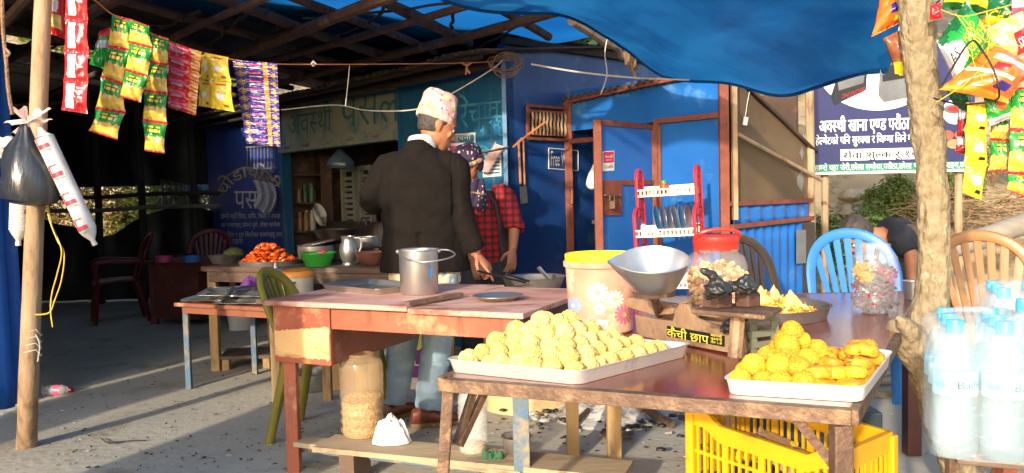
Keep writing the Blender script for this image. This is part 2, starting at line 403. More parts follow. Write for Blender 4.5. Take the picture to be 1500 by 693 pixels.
bush(3.35, 8.0, (.55, .4, .42), 'green bush just right of the shed corner pole', 11, 5720, .024, (0, 2))
bush(3.95, 8.6, (.5, .4, .36), 'green bush below the middle of the sign board', 12, 4840, .024, (2, 0))
bush(4.75, 8.9, (.5, .4, .34), 'small bush below the right end of the sign board', 13, 3960, .024, (0, 3))
bush(3.0, 7.2, (.3, .25, .22), 'low green tuft at the foot of the shed pole', 14, 3300, .024, (0, 2))
bush(3.6, 7.0, (.34, .25, .16), 'low grassy tuft behind the blue chair', 15, 3520, .024, (2, 0))
bush(5.6, 9.6, (.6, .4, .35), 'dry yellowish bush behind the tan chair', 16, 3520, .024, (3, 2))
bush(6.6, 9.4, (.6, .4, .4), 'green bush at the right edge of the bank', 17, 3520, .024, (0, 2))
bush(5.0, 10.6, (.7, .4, .5), 'bush high on the bank between the hanging packets', 18, 3960, .024, (0, 1))

for k, (x, y, lb) in enumerate(((-7.4, 12.6, 'farthest left leafy bush beyond the dark posts'), (-6.3, 12.9, 'second leafy bush beyond the dark posts'), (-5.2, 12.5, 'leafy bush beyond the middle of the open strip'), (-4.2, 13.2, 'leafy bush beyond the sagging film'), (-3.4, 13.0, 'leafy bush below the far blue tarp'))):
    bush(x, y, (.8, .5, 1.25), lb, 30 + k, 4200, .05, (2, 3, 0), 'bushes beyond the eating area')

# ------------------------------------------------------------------ the shop: facade, side wall, openings
C0 = (-.025, 6.0); U = (-.665, .747); W = (.747, .665)
def F(t, z, off=0): return V((C0[0] + U[0] * t - W[0] * off, C0[1] + U[1] * t - W[1] * off, z))
def wallbox(m, f, t0, t1, z0, z1, o0, o1, mi=0):
    m.prism([f(t0, z0, o0), f(t1, z0, o0), f(t1, z0, o1), f(t0, z0, o1)], (0, 0, z1 - z0), mi)
shop = thing('shop', 'dark blue shop with a wide shutter opening, painted lettering and tin roof', 'shop', F(1.5, 0, 0))
a = M(); wallbox(a, F, 0.0, 1.37, 0, 2.17, 0, -.08); build(a, 'front_wall', m_teal, shop)
a = M(); wallbox(a, F, 3.54, 5.6, 0, 2.12, 0, -.08); build(a, 'painted_wall', m_paintnavy, shop, label='navy painted wall with tan arched lettering')
a = M(); wallbox(a, F, 1.372, 3.538, 1.77, 2.16, .012, -.07); build(a, 'sign_board', m_board, shop)
a = M(); wallbox(a, F, 1.372, 3.538, 0, .62, 0, -.08); build(a, 'sill_wall', m_dark, shop)
a = M(); wallbox(a, F, 1.372, 3.538, 1.69, 1.768, .06, -.06)
for k in range(5):
    c = F(1.7 + k * .42, 1.735, .066); q = M()
build(a, 'shutter_box', m_board, shop)
for k in range(5):
    a = M(); c = F(1.68 + k * .42, 1.742, .062); ux = V((U[0], U[1], 0))
    a.grid(lambda u, v: c + ux * (u - .5) * .2 + V((0, 0, 1)) * ((v - .5) * .045 * math.sin(math.pi * u) ** .7) - V((W[0], W[1], 0)) * (.02 * math.sin(math.pi * v) * math.sin(math.pi * u)), 10, 5)
    build(a, 'vent_slot', m_grey, shop)
for t0, t1 in ((1.33, 1.372), (3.538, 3.60)): a = M(); wallbox(a, F, t0, t1, 0, 2.13, .02, -.08); build(a, 'door_post', m_teal, shop)
# inside of the opening
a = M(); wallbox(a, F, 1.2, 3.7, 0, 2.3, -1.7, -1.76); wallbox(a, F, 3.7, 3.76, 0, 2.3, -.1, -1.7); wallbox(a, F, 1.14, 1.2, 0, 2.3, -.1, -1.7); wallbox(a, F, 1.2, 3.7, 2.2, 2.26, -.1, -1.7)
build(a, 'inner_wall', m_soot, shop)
# side wall with the free wifi lettering
def SWp(t, z, off=0): return V((C0[0] + W[0] * t - U[0] * -off * -1, C0[1] + W[1] * t + U[1] * -off, z))
def SW(t, z, off=0): return V((C0[0] + W[0] * t - U[0] * off, C0[1] + W[1] * t - U[1] * off, z))
a = M(); wallbox(a, SW, 0.004, 3.0, 0, 2.3, 0, -.08); build(a, 'side_wall', m_navy, shop)
a = M(); a.beam(F(0, 0, .012) + V((0, 0, 0)), F(0, 2.2, .012), .03, .03, (1, 0, 0)); build(a, 'corner_trim', mk('pale blue edge', s(110, 150, 180), s(60, 100, 150), rough=.6), shop)
a = M()
quad_text(a, 'Free Wi Fi', [(806, 221), (838, 224), (838, 244), (806, 243)], C0, W, .004); build(a, 'lettering', m_letter_white, shop)
a = M()
cs = [PV(*q, C0, W, .006) for q in ((803, 217), (846, 221), (846, 250), (803, 247))]
a.tube(cs, .0045, 6, closed=True); build(a, 'letter_frame', m_letter_white, shop)
# ventilator grille
vg = build(M().prism([PV(*q, C0, W, .002) for q in ((770, 155), (834, 160), (834, 206), (770, 203))], V((-U[0] * .008, -U[1] * .008, 0))), 'ventilator', m_blackp, shop)  # flat black panel painted in for the shade inside the opening
a = M()
for p, q in (((770, 155), (834, 160)), ((834, 206), (770, 203)), ((770, 155), (770, 203)), ((834, 160), (834, 206)), ((772, 196), (834, 199)), ((772, 163), (834, 167))):
    a.beam(PV(*p, C0, W, .025), PV(*q, C0, W, .025), .02, .022)
build(a, 'grille_frame', m_rust, vg)
a = M()
for k in range(11):
    px = 776 + k * 5.3
    pts = [PV(px + (1.0 if j in (1, 3) else 0), lerp(164, 198, j / 4) + k * .25, C0, W, .03) for j in range(5)]
    a.tube(pts, [.008, .011, .008, .011, .008], 6)
build(a, 'grille_bar', m_polewood, vg)
a = M(); hp = [PV(836, 277, C0, W, .0), PV(830, 278, C0, W, .06), PV(830, 298, C0, W, .06), PV(836, 300, C0, W, .0)]; a.tube(hp, .012, 8); build(a, 'door_handle', mk('brown handle', s(110, 62, 36), rough=.5), shop)
# lettering on the facade
def shop_text(st, q, mt, o=.004): a = M(); quad_text(a, st, q, C0, U, o); build(a, 'lettering', mt, shop)
shop_text('रिचावा', [(664, 138), (741, 134), (741, 176), (666, 192)], m_letter_teal); shop_text('पाइन्छ', [(700, 172), (741, 168), (741, 206), (702, 205)], m_letter_teal); shop_text('चिया', [(700, 214), (740, 212), (740, 230), (700, 232)], m_letter_teal)
shop_text('अवस्थी', [(424, 157), (488, 147), (488, 192), (424, 201)], m_letter_dteal, .017); shop_text('पसल', [(500, 142), (588, 130), (588, 178), (500, 188)], m_letter_dteal, .017)
a = M()
arch = 'घोडाघोडी'
gl, Wd, lo, hi = layout(arch)
for k, (vs, fs, x0) in enumerate(gl):
    def am(x, y, k=k):
        t = (x + x0) / Wd; an = lerp(R(168), R(22), t); rr = lerp(34, 58, (y - lo) / (hi - lo))
        return PV(366 + math.cos(an) * rr * .95, 292 - math.sin(an) * rr * .95, C0, U, .004 + (k % 3) * .0004)
    a.add([am(x, y) for x, y in vs], fs)
build(a, 'lettering', m_letter_tan, shop)
shop_text('पसल', [(344, 280), (396, 280), (396, 306), (344, 306)], m_letter_white)
for q, tx_ in (((324, 311, 411, 311, 322), 'हाम्रो यहाँ चिया, कफि, चिसो र नास्ता'), ((324, 325, 411, 324, 335), 'का प्रकारहरू छोला पुरी, डोसा समोसा'), ((324, 339, 415, 338, 350), 'चाउमिन र दूध चिसोका सामानहरू तथा'), ((326, 351, 356, 350, 361), 'सुलभ पाइन्छ')):
    shop_text(tx_, [(q[0], q[1]), (q[2], q[3]), (q[2], q[4] - 1), (q[0], q[4])], m_letter_white)
# metal grille by the painted wall
a = M()
for k in range(9):
    px = 366 + k * 5
    a.tube([PV(px, 216, C0, U, .03), PV(px, 248, C0, U, .03), PV(lerp(px, 386, .7), 268, C0, U, .03)], .006, 5)
a.beam(PV(364, 216, C0, U, .03), PV(408, 213, C0, U, .03), .015, .015); a.beam(PV(364, 248, C0, U, .03), PV(408, 246, C0, U, .03), .012, .012)
build(a, 'wall_grille', m_grey, shop)
# tin roof, corrugated
def corr(m, f, t0, t1, n, amp, thick=.006):
    m.grid(lambda u, v: f(lerp(t0, t1, u), v) + V((0, 0, amp * math.sin(u * n * 2 * math.pi))), n * 6, 6)
a = M(); corr(a, lambda t, v: F(t, 2.20 + .52 * v + .02 * nz((t, v, 0), 2), lerp(.34, -4.2, v)), -.12, 5.7, 62, .014)
build(a, 'roof', m_tin, shop, solid=.004)
a = M()
for z, o, r in ((2.155, .10, .022), (2.11, .16, .018), (2.17, .26, .02)):
    a.tube(smooth_path([F(t, z + .012 * math.sin(t * 3), o) for t in (-.05, 1, 2, 3, 4, 5.4)], 4), r, 7)
build(a, 'eave_pole', m_dark, shop)
a = M(); a.beam(SW(-.02, 2.31, .02), SW(3.0, 2.31, .02), .06, .05); build(a, 'wall_plate', m_dark, shop)

# notices stuck on the facade
def flat_px(name, q, p0, dr, mats, label, cat, off=.003, th=.002, group=None):
    n = (PV(*q[0], p0, dr, 1) - PV(*q[0], p0, dr, 0))
    m = M().prism([PV(*p, p0, dr, off) for p in q], n * th); return m, n
m_paper = mk('white paper', s(206, 208, 206), s(184, 188, 190), rough=.8)
m_pinkp = mk('pink print', s(190, 70, 120), s(168, 58, 104), rough=.7)
m_tealp = mk('teal print', s(40, 110, 140), s(30, 92, 124), rough=.7)
m_inkb = mk('dark ink', s(40, 50, 70), s(34, 42, 60), rough=.8)
t = thing('notice_poster', 'white notice with teal heading and pink panel on the shop wall behind the two men', 'poster', PV(675, 230, C0, U, .01))
mm, n = flat_px('x', ((657, 197), (697, 194), (697, 250), (657, 252)), C0, U, None, '', ''); build(mm, 'sheet', m_paper, t)
mm, n = flat_px('x', ((660, 199), (695, 197), (695, 208), (660, 210)), C0, U, None, '', '', .006); build(mm, 'heading', m_tealp, t)
mm, n = flat_px('x', ((660, 214), (694, 212), (694, 238), (660, 240)), C0, U, None, '', '', .006); build(mm, 'panel', m_pinkp, t)
mm = M(); quad_text(mm, 'सूचना', [(664, 200), (691, 198), (691, 207), (664, 209)], C0, U, .0095); build(mm, 'lettering', m_paper, t)
t = thing('notice_poster', 'white printed notice with teal lines low on the shop wall right of the scarf', 'poster', PV(722, 245, C0, U, .01))
mm, n = flat_px('x', ((708, 229), (735, 226), (735, 258), (708, 260)), C0, U, None, '', ''); build(mm, 'sheet', m_paper, t)
mm = M()
for k in range(5):
    y = 233 + k * 5; mm.prism([PV(*p, C0, U, .007) for p in ((710, y), (733, y - 1.5), (733, y + .7), (710, y + 2))], n * .001)
build(mm, 'lettering', m_tealp, t)

# ------------------------------------------------------------------ the shed with the door
S0 = (.455, 6.43); SU = (.665, -.747)
def S(t, z, off=0): return V((S0[0] + SU[0] * t - W[0] * off, S0[1] + SU[1] * t - W[1] * off, z))
shed = thing('shed', 'bright blue sheet metal shed with rust red frame, half open door and netted side', 'shed', S(.7, 0, 0))
a = M(); wallbox(a, S, .90, 1.42, 0, 1.68, 0, -.03); wallbox(a, S, .03, 1.42, 1.682, 1.99, 0, -.03); build(a, 'front_panel', m_shed, shed)
a = M()
a.beam(S(.015, 0, .015), S(.015, 1.90, .015), .05, .06, (1, 0, 0)); a.beam(S(.885, 0, .02), S(.885, 1.675, .02), .035, .05, (1, 0, 0)); a.beam(S(1.43, 0, .02), S(1.43, 2.0, .02), .05, .06, (1, 0, 0))
a.beam(S(.04, 1.60, .018), S(.87, 1.60, .018), .03, .035); a.beam(S(.87, 1.685, .02), S(1.41, 1.685, .02), .03, .035); a.beam(S(-.1, 1.905, .03), S(1.42, 1.985, .03), .04, .04)
a.beam(S(.90, .93, .02), S(1.41, .93, .02), .03, .035)
build(a, 'frame', m_rust, shed, bevel=.003)
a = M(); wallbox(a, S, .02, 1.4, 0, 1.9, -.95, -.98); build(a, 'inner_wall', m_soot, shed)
a = M(); wallbox(a, S, .05, .6, .55, .58, -.2, -.7); wallbox(a, S, .05, .6, .95, .98, -.2, -.7); wallbox(a, S, .05, .6, 0, .54, -.25, -.7); build(a, 'inner_shelf', mk('pale brown board', s(150, 128, 104), s(120, 98, 78), rough=.8), shed)
# door leaf
h0 = V((1.034, 5.78, 0)) - V((W[0], W[1], 0)) * .03; h1 = V((.544, 5.22, 0)); dl = (h1 - h0); DL = dl.length; dn = dl.normalized()
dno = V((-dn.y, dn.x, 0));
if dno.y > 0: dno = -dno
def DP(t, z, off=0): return h0 + dn * t + dno * off + V((0, 0, z))
door = M(); wallbox(door, DP, .02, DL - .02, .06, 1.63, .004, -.004); door = build(door, 'door', m_shed, shed)
a = M()
for t0 in (0.015, DL - .02): a.beam(DP(t0, .04, 0), DP(t0, 1.66, 0), .045, .05, (1, 0, 0))
for z in (.05, 1.26, 1.645): a.beam(DP(.04, z, 0), DP(DL - .045, z, 0), .03, .035)
build(a, 'door_frame', m_rust, door, bevel=.003)
dp0, dd = (h0.x, h0.y), (dn.x, dn.y)
mm, n = flat_px('x', ((878, 271), (908, 271), (908, 315), (878, 316)), dp0, dd, None, '', '', .012, .004); build(mm, 'hasp_plate', m_rust, door)
a = M(); a.beam(PV(880, 286, dp0, dd, .03), PV(903, 286, dp0, dd, .03), .012, .012); a.box(PV(889, 300, dp0, dd, .04), (.035, .02, .05)); a.tube([PV(885, 295, dp0, dd, .04), PV(886, 288, dp0, dd, .04), PV(892, 288, dp0, dd, .04), PV(893, 295, dp0, dd, .04)], .005, 6); build(a, 'padlock', m_iron, door)
mm, n = flat_px('x', ((881, 222), (898, 221), (898, 250), (881, 251)), dp0, dd, None, '', '', .008, .002); st = build(mm, 'sticker', m_white, door)
m_crim = mk('crimson print', s(206, 36, 72), s(190, 30, 64), rough=.5)
mm, n = flat_px('x', ((882, 223), (897, 222), (897, 238), (882, 239)), dp0, dd, None, '', '', .0105, .001); build(mm, 'sticker_panel', m_crim, st)
a = M(); quad_text(a, 'ncell', [(883.5, 227), (895.5, 226.5), (895.5, 231), (883.5, 231.5)], dp0, dd, .013); build(a, 'sticker_lettering', m_white, st)
a = M(); quad_text(a, 'axiata', [(885, 233.5), (894, 233), (894, 235), (885, 235.5)], dp0, dd, .013); build(a, 'sticker_lettering', m_white, st)
a = M(); quad_text(a, 'QuiFE', [(883, 242), (896, 241.5), (896, 247), (883, 247.5)], dp0, dd, .012); build(a, 'sticker_lettering', m_inkb, st)
# roof: corrugated, falling to the back
a = M(); corr(a, lambda t, v: S(t, lerp(1.965, 1.42, v) + .055 * (t - .7), lerp(.07, -1.10, v)), -.10, 1.49, 24, .013); build(a, 'roof', m_tin, shed, solid=.004)
# side wall: blue sheet below, netting above
E0 = (1.417, 5.35)
def E(t, z, off=0): return V((E0[0] + W[0] * t + U[0] * off * -1, E0[1] + W[1] * t + U[1] * off * -1, z))
a = M()
a.grid(lambda u, v: E(lerp(.03, 1.04, u), lerp(0, .955, v), .01 + .012 * math.sin(u * 60) * (1 - .4 * v) + .006 * nz((u * 9, v * 3, 0))), 60, 8); a.grid(lambda u, v: E(lerp(.03, 1.04, u), lerp(.96, 1.10, v), .01 + .008 * math.sin(u * 40 + 2)), 50, 3)
build(a, 'side_sheet', m_shed, shed, solid=.003)
a = M(); a.grid(lambda u, v: E(lerp(.05, 1.03, u), lerp(1.11, lerp(1.93, 1.50, u), v), .012 * nz((u * 4, v * 4, 0))), 30, 20); build(a, 'side_netting', m_net, shed)
a = M(); a.beam(E(.0, 1.105, .02), E(1.05, 1.105, .02), .03, .03); a.beam(E(.0, .955, .025), E(1.05, .975, .025), .03, .03); build(a, 'side_rail', m_rust, shed)
a = M(); a.tube([E(1.06, 0, 0), E(1.055, 1.0, .01), E(1.05, 2.35, .0)], .03, 8); a.tube([PV(1072, 197, E0, W, .04), PV(1196, 264, E0, W, .04)], .014, 7); a.beam(E(.03, 1.0, .03), E(.03, 1.98, .03), .05, .03, (1, 0, 0)); build(a, 'side_pole', m_polewood, shed)
mm, n = flat_px('x', ((1160, 337), (1181, 336), (1181, 385), (1160, 386)), E0, W, None, '', '', .035, .002); build(mm, 'paper_patch', m_grey, shed)
bt = M(); bt.lathe([(.0, 0), (.24, 0), (.25, .1), (.24, .2), (.25, .3), (.24, .4), (.25, .5), (.24, .6), (.16, .7), (0, .72)], (1.95, 6.15, .95), 24); build(bt, 'water_tank', m_grey, None, 'grey water tank standing behind the brown netting of the shed', 'water tank')
tk = M(); tk.box((1.95, 6.15, .474), (.5, .42, .945)); build(tk, 'crate_stand', m_dark, None, 'dark box stand under the water tank behind the netting', 'stand')
wb = M(); wb.box(PV(1086, 178, E0, W, .03), (.03, .01, .055), Matrix.Rotation(R(10), 3, 'Y')); wb.tube([PV(1086, 171, E0, W, .03), PV(1089, 150, E0, W, .03), PV(1094, 135, E0, W, .02)], .002, 4); build(wb, 'hanging_tag', m_white, None, 'small white tag hanging on a thread before the netting', 'tag')

# hanging white bag in the doorway
def sack(c, rx, rz, seed, squash=.7, n=22):
    m = M(); c = V(c)
    prof = [(.02, .5), (.16, .44), (.32, .3), (.62, .12), (.9, -.12), (1, -.32), (.85, -.48), (.3, -.54), (0, -.54)]
    m.lathe([(r * rx, z * rz * 2) for r, z in prof], c, n, fn=lambda p, a: V((p.x * (1 + .13 * math.sin(a * 5 + seed)), p.y * squash * (1 + .13 * math.cos(a * 4 + seed)), p.z)) + V((1, 1, .6)) * (.1 * rx * nz((p.x / rx * 2 + seed, p.y / rx * 2, p.z / rz * 2))))
    return m
build(sack(S(.16, 1.33, -.12), .06, .10, 4), 'plastic_bag', m_white, None, 'white plastic bag hanging inside the half open shed door', 'bag')

# ------------------------------------------------------------------ roofs of tarp and poles
rz_ = 2.34
def poleset(m, a, b, r, seed):
    a, b = V(a), V(b); k = 7; pts = []
    for i in range(k):
        p = lerp(a, b, i / (k - 1)); pts.append(p + V((nz((seed, i, 0), .9), nz((seed, i, 5), .9), nz((seed, i, 9), .9) * .5)) * .05)
    m.tube(smooth_path(pts, 3), [r * (1 + .18 * nz((seed, i, 2), .7)) for i in range((k - 1) * 3 + 1)], 8)
bro = thing('pole_roof_frame', 'lattice of rough bark poles under the blue tarp roof', 'roof frame', (-1, 6, 2.1))
sd_ = 0
for k, tt in enumerate((-.62, -.2, .25, .7, 1.2, 1.75, 2.4, 3.1, 3.8, 4.7)):   # rafters running out from the facade
    st_ = F(tt, rz_ - .02 if tt > 0 else rz_, .1 if tt > 0 else -.25); L = 2.4 if tt < .3 else 3.3
    L = min(max(L, (st_.y - 3.9) / .93), 6) if tt > .4 else L; en = st_ + V((-.36, -.93, 0)) * L; en.z = rz_ + .06
    a = M(); poleset(a, st_, en, .030 if k % 2 else .036, k); build(a, 'rafter', m_bamboo, bro)
for k, (o, r) in enumerate(((.42, .032), (.95, .026), (1.45, .038), (2.0, .024), (2.5, .034), (3.0, .028))):
    a = M(); poleset(a, F(-1.0 - .35 * k if k < 4 else -1.6, rz_ - .05, o), F(5.2, rz_ - .05, o + .25 * math.sin(k * 2)), r, 20 + k); build(a, 'purlin', m_bamboo, bro)
rn = random.Random(5)
for k in range(34):
    t0, o0 = rn.uniform(-1.0, 3.0), rn.uniform(.2, 2.8); a = M(); ln = rn.uniform(.5, 1.3); an = rn.uniform(-.6, .6)
    p = F(t0, rz_ + .0, o0); q = F(t0 + ln * math.cos(an), rz_ + .02, o0 + ln * math.sin(an)); poleset(a, p, q, rn.uniform(.006, .014), 60 + k); build(a, 'batten', m_dark, bro)
a = M(); poleset(a, P(838, 31, 5.2), P(925, 86, 6.3), .032, 90); build(a, 'edge_pole', m_polewood, bro, label='pale end pole at the corner by the tarp')
def sheet(pts4, nu, nv, amp, freq, seed, dz=0):
    a, b, c, d = [V(p) for p in pts4]; m = M()
    m.grid(lambda u, v: lerp(lerp(a, b, u), lerp(d, c, u), v) + V((0, 0, dz + amp * nz((u * freq + seed, v * freq, seed)))), nu, nv); return m
z2 = rz_ + .10
build(sheet([(-3.9, 3.1, z2), (.15, 4.4, z2 + .02), (1.35, 6.9, z2 + .05), (-.75, 7.2, z2 + .03)], 40, 30, .035, 5, 1), 'roof_tarp', m_tarpin, None, 'translucent blue tarp roof over the pole lattice', 'tarp')
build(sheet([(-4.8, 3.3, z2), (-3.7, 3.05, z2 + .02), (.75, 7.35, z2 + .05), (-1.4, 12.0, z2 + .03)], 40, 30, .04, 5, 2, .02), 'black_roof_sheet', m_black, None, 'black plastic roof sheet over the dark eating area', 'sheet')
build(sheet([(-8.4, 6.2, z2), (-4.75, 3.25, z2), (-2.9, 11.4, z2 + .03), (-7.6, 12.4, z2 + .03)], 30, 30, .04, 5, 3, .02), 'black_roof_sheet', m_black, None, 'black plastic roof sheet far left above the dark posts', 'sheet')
# the big sagging tarp on the right
lo_ = [P(612, -22, 4.25), P(760, 20, 4.7), P(872, 40, 5.1), P(935, 88, 5.45), P(1010, 116, 5.25), P(1110, 133, 4.75), P(1200, 126, 4.0), P(1298, 100, 3.3)]
hi_ = [P(600, -60, 3.7), P(740, -110, 3.4), P(850, -150, 3.1), P(930, -190, 2.8), P(1000, -210, 2.6), P(1100, -210, 2.45), P(1220, -170, 2.6), P(1350, -90, 3.0)]
lo_s, hi_s = smooth_path(lo_, 8), smooth_path(hi_, 8)
def tarpf(u, v):
    a, b = poly_at(lo_s, u), poly_at(hi_s, u); p = lerp(a, b, v)
    p.z -= .10 * math.sin(math.pi * v) * (.4 + .6 * math.sin(math.pi * u)) + .05 * nz((u * 7, v * 3.5, 0)) + .016 * abs(nz((u * 15, v * 6, 4))) * (v * (1 - v) * 3 + .15) + .018 * math.sin(u * 26 + v * 4) * (1 - v) ** 2 * .6
    return p
a = M(); a.grid(tarpf, 90, 40); bt_ = build(a, 'big_tarp', m_tarp, None, 'large sagging bright blue tarp tied to the tree on the right', 'tarp', base=True)
a = M(); a.tube([tarpf(u / 90, .004) - V((0, 0, .004)) for u in range(91)], .012, 6); build(a, 'hem', m_tarp, bt_)
a = M(); e = tarpf(.985, .03); a.lathe([(.004, 0), (.012, 0), (.013, .003), (.004, .004)], e + V((0, -.008, -.01)), 14, rot=Matrix.Rotation(R(80), 3, 'X')); build(a, 'eyelet', m_white, bt_)
a = M(); a.grid(lambda u, v: P(lerp(912, 930, u) + 4 * v, lerp(70, 98, v) + 6 * u, 5.6 + .05 * math.sin(u * 7 + v * 4)), 8, 8); a.tube([P(920, 86, 5.62), P(926, 104, 5.62), P(934, 118, 5.62), P(928, 108, 5.62)], [.012, .014, .006, .01], 6); build(a, 'tarp_tie', m_cord_b, None, 'rag and rope knot tying the tarp to the pale pole end', 'rope')

# left: corrugated blue sheet wall
a = M()
q0, q1 = V((-3.6, 1.9, 0)), V((-2.93, 4.85, 0)); qd = (q1 - q0).normalized(); qn = V((qd.y, -qd.x, 0))
a.grid(lambda u, v: lerp(q0, q1, u) + V((0, 0, lerp(.03, 2.25, v))) + qn * (.035 * max(-.6, min(.6, math.sin(u * 2 * math.pi * 17))) + .01 * nz((u * 20, v * 2, 0))), 17 * 12, 14)
m_corr = mk('bright blue corrugated', s(20, 96, 180), s(14, 78, 160), s(120, 130, 130), scale=4, dirt=.70, dscale=7, rough=.4, bump=.1, bscale=12)
build(a, 'corrugated_sheet', m_corr, None, 'bright blue corrugated sheet wall at the left edge', 'sheet', solid=.004)
# black sheets of the eating area
def hang(p0, p1, z0, z1, amp, seed, topsag=None):
    m = M(); p0, p1 = V(p0), V(p1); d = (p1 - p0).normalized(); n = V((d.y, -d.x, 0))
    m.grid(lambda u, v: lerp(p0, p1, u) + V((0, 0, lerp(z0, (topsag(u) if topsag else z1), v))) + n * (amp * nz((u * 14 + seed, v * 2, 0)) + amp * .5 * math.sin(u * 40 + seed)), 70, 12); return m
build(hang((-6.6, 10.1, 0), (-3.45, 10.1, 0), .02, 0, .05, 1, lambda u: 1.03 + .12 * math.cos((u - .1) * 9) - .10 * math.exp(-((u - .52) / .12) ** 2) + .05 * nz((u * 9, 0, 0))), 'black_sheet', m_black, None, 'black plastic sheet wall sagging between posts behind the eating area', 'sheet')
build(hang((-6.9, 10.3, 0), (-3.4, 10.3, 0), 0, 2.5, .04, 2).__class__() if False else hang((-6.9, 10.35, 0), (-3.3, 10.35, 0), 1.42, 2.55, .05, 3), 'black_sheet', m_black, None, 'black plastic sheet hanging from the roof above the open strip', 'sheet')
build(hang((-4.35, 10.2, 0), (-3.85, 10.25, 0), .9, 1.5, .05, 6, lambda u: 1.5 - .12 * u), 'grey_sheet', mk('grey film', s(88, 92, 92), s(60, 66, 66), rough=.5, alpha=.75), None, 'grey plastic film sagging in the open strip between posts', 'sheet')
build(hang((-3.0, 4.9, 0), (-6.6, 10.3, 0), .02, 2.45, .04, 4), 'black_sheet', m_black, None, 'black plastic sheet wall added to darken the left side of the eating area', 'sheet')  # side sheet added to block light and keep the eating area dark
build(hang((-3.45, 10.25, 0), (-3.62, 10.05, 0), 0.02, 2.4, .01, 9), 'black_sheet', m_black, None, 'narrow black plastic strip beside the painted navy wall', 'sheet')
for px, lb in ((142, 'dark wooden post left of the open strip'), (206, 'dark wooden post in the middle of the open strip'), (283, 'dark wooden post in front of the far blue tarp')):
    b = P(px, 300, 9.9); a = M(); a.tube([(b.x, b.y, 0), (b.x + .02, b.y, 1.2), (b.x, b.y, 2.42)], .045, 8); build(a, 'wooden_post', m_dark, None, lb, 'post', 'posts of the eating area')
for y0, lb in ((284, 'upper dark rail across the open strip'), (303, 'lower dark rail across the open strip')):
    a = M(); a.tube(smooth_path([P(70, y0 + 6, 9.8), P(150, y0 + 5, 9.8), P(230, y0, 9.8), P(322, y0 - 1, 9.8)], 4), .026, 7); build(a, 'rail', m_dark if y0 < 290 else mk('grey rail', s(120, 112, 98), s(92, 86, 74), rough=.8), None, lb, 'rail', 'rails of the eating area')
a = M(); a.grid(lambda u, v: P(lerp(268, 322, u), lerp(lerp(268, 252, u), lerp(287, 278, u), v), 12.0 - 1.2 * v), 10, 6); build(a, 'far_tarp', m_tarp, None, 'small blue tarp awning beyond the open strip', 'tarp', solid=.004)
# plank screen added out of the frame on the left to shade the ground and table end
oc = thing('shade_screen', 'added unseen screen of upright planks shading the ground left of the camera', 'screen', (-2.1, 1.95, 0))
a = M()
for k in range(9): a.box((-2.62 + .125 * k, 1.95 + .01 * (k % 2), 1.0 - .02 * (k % 3)), (.12, .025, 1.96 - .04 * (k % 3)))
build(a, 'planks', m_polewood, oc)
a = M()
for z in (.4, 1.6): a.beam((-2.7, 1.975, z), (-1.55, 1.975, z), .05, .03)
build(a, 'batten', m_dark, oc)

# ------------------------------------------------------------------ sign board
SB = (0, 6.6); SX = (1, 0)
sgn = thing('sign_board', 'navy printed sign board with white helmet panel and lettering behind the tree', 'sign', P(1300, 250, 6.6))
def sp(x, y, o): return PV(x, y, SB, SX, o)
m_sn = mk('navy print', s(38, 42, 92), s(32, 36, 80), rough=.45); m_sw = mk('white print', s(232, 232, 230), s(220, 220, 220), rough=.45); m_sg = mk('green print', s(30, 120, 92), s(26, 108, 82), rough=.45); m_sk = mk('black print', s(22, 22, 28), s(18, 18, 24), rough=.45)
m_sgr = mk('grey print', s(110, 112, 114), s(82, 84, 86), rough=.45); m_srd = mk('red print', s(178, 38, 34), s(150, 30, 30), rough=.45); m_sbr = mk('brown print', s(176, 92, 60), s(146, 66, 44), scale=18, rough=.45)
bd = M().prism([sp(1189, 60, 0), sp(1428, 55, 0), sp(1428, 248, 0), sp(1189, 253.5, 0)], (0, .03, 0)); bd = build(bd, 'board', m_sn, sgn)
a = M(); a.prism([sp(1190, 241, .003), sp(1427, 236, .003), sp(1427, 247.5, .003), sp(1190, 253, .003)], (0, .002, 0)); build(a, 'strip', m_sg, bd)
def disc(m, cx, cy, rx, ry, o, n=40, mi=0): m.prism([sp(cx + rx * math.cos(2 * math.pi * k / n), cy + ry * math.sin(2 * math.pi * k / n), o) for k in range(n)], (0, .001, 0), mi)
a = M(); disc(a, 1284, 98, 88, 64, .003); build(a, 'helmet_panel', m_sw, bd)
hm = M(); hm.prism([sp(x, y, .007) for x, y in ((1217, 140), (1226, 112), (1244, 98), (1270, 102), (1268, 132), (1222, 154))], (0, .002, 0), 0)
hm.prism([sp(x, y, .010) for x, y in ((1226, 116), (1244, 104), (1266, 107), (1264, 122), (1228, 133))], (0, .001, 0), 1)
build(hm, 'helmet_print', [m_sk, m_sgr], bd, label='printed black helmet')
hm = M(); hm.prism([sp(x, y, .007) for x, y in ((1286, 140), (1288, 108), (1304, 88), (1340, 86), (1346, 140), (1294, 150))], (0, .002, 0), 0)
hm.prism([sp(x, y, .010) for x, y in ((1292, 108), (1306, 94), (1338, 92), (1340, 112), (1292, 120))], (0, .001, 0), 1)
build(hm, 'helmet_print', [m_sgr, m_sk], bd, label='printed grey helmet')
a = M(); a.text('THUNDER', lambda x, y, k: sp(lerp(1231, 1265, x) + 2 * y, lerp(lerp(146, 136, x), lerp(139, 127, x), y), .013 + k)); build(a, 'lettering', m_srd, bd)
a = M(); disc(a, 1398, 164, 18, 18, .003); disc(a, 1398, 160, 16, 7, .006, mi=1); disc(a, 1398, 160, 11, 4.5, .009, mi=2); build(a, 'bowl_print', [m_sw, m_sgr, m_srd], bd)
a = M()
for k in range(7): disc(a, 1388 + (k * 11) % 24, 198 + (k * 13) % 26, 9, 7, .003 + .0012 * k, 14, k % 2)
build(a, 'food_print', [m_sbr, mk('tan print', s(206, 132, 92), s(180, 104, 70), rough=.45)], bd)
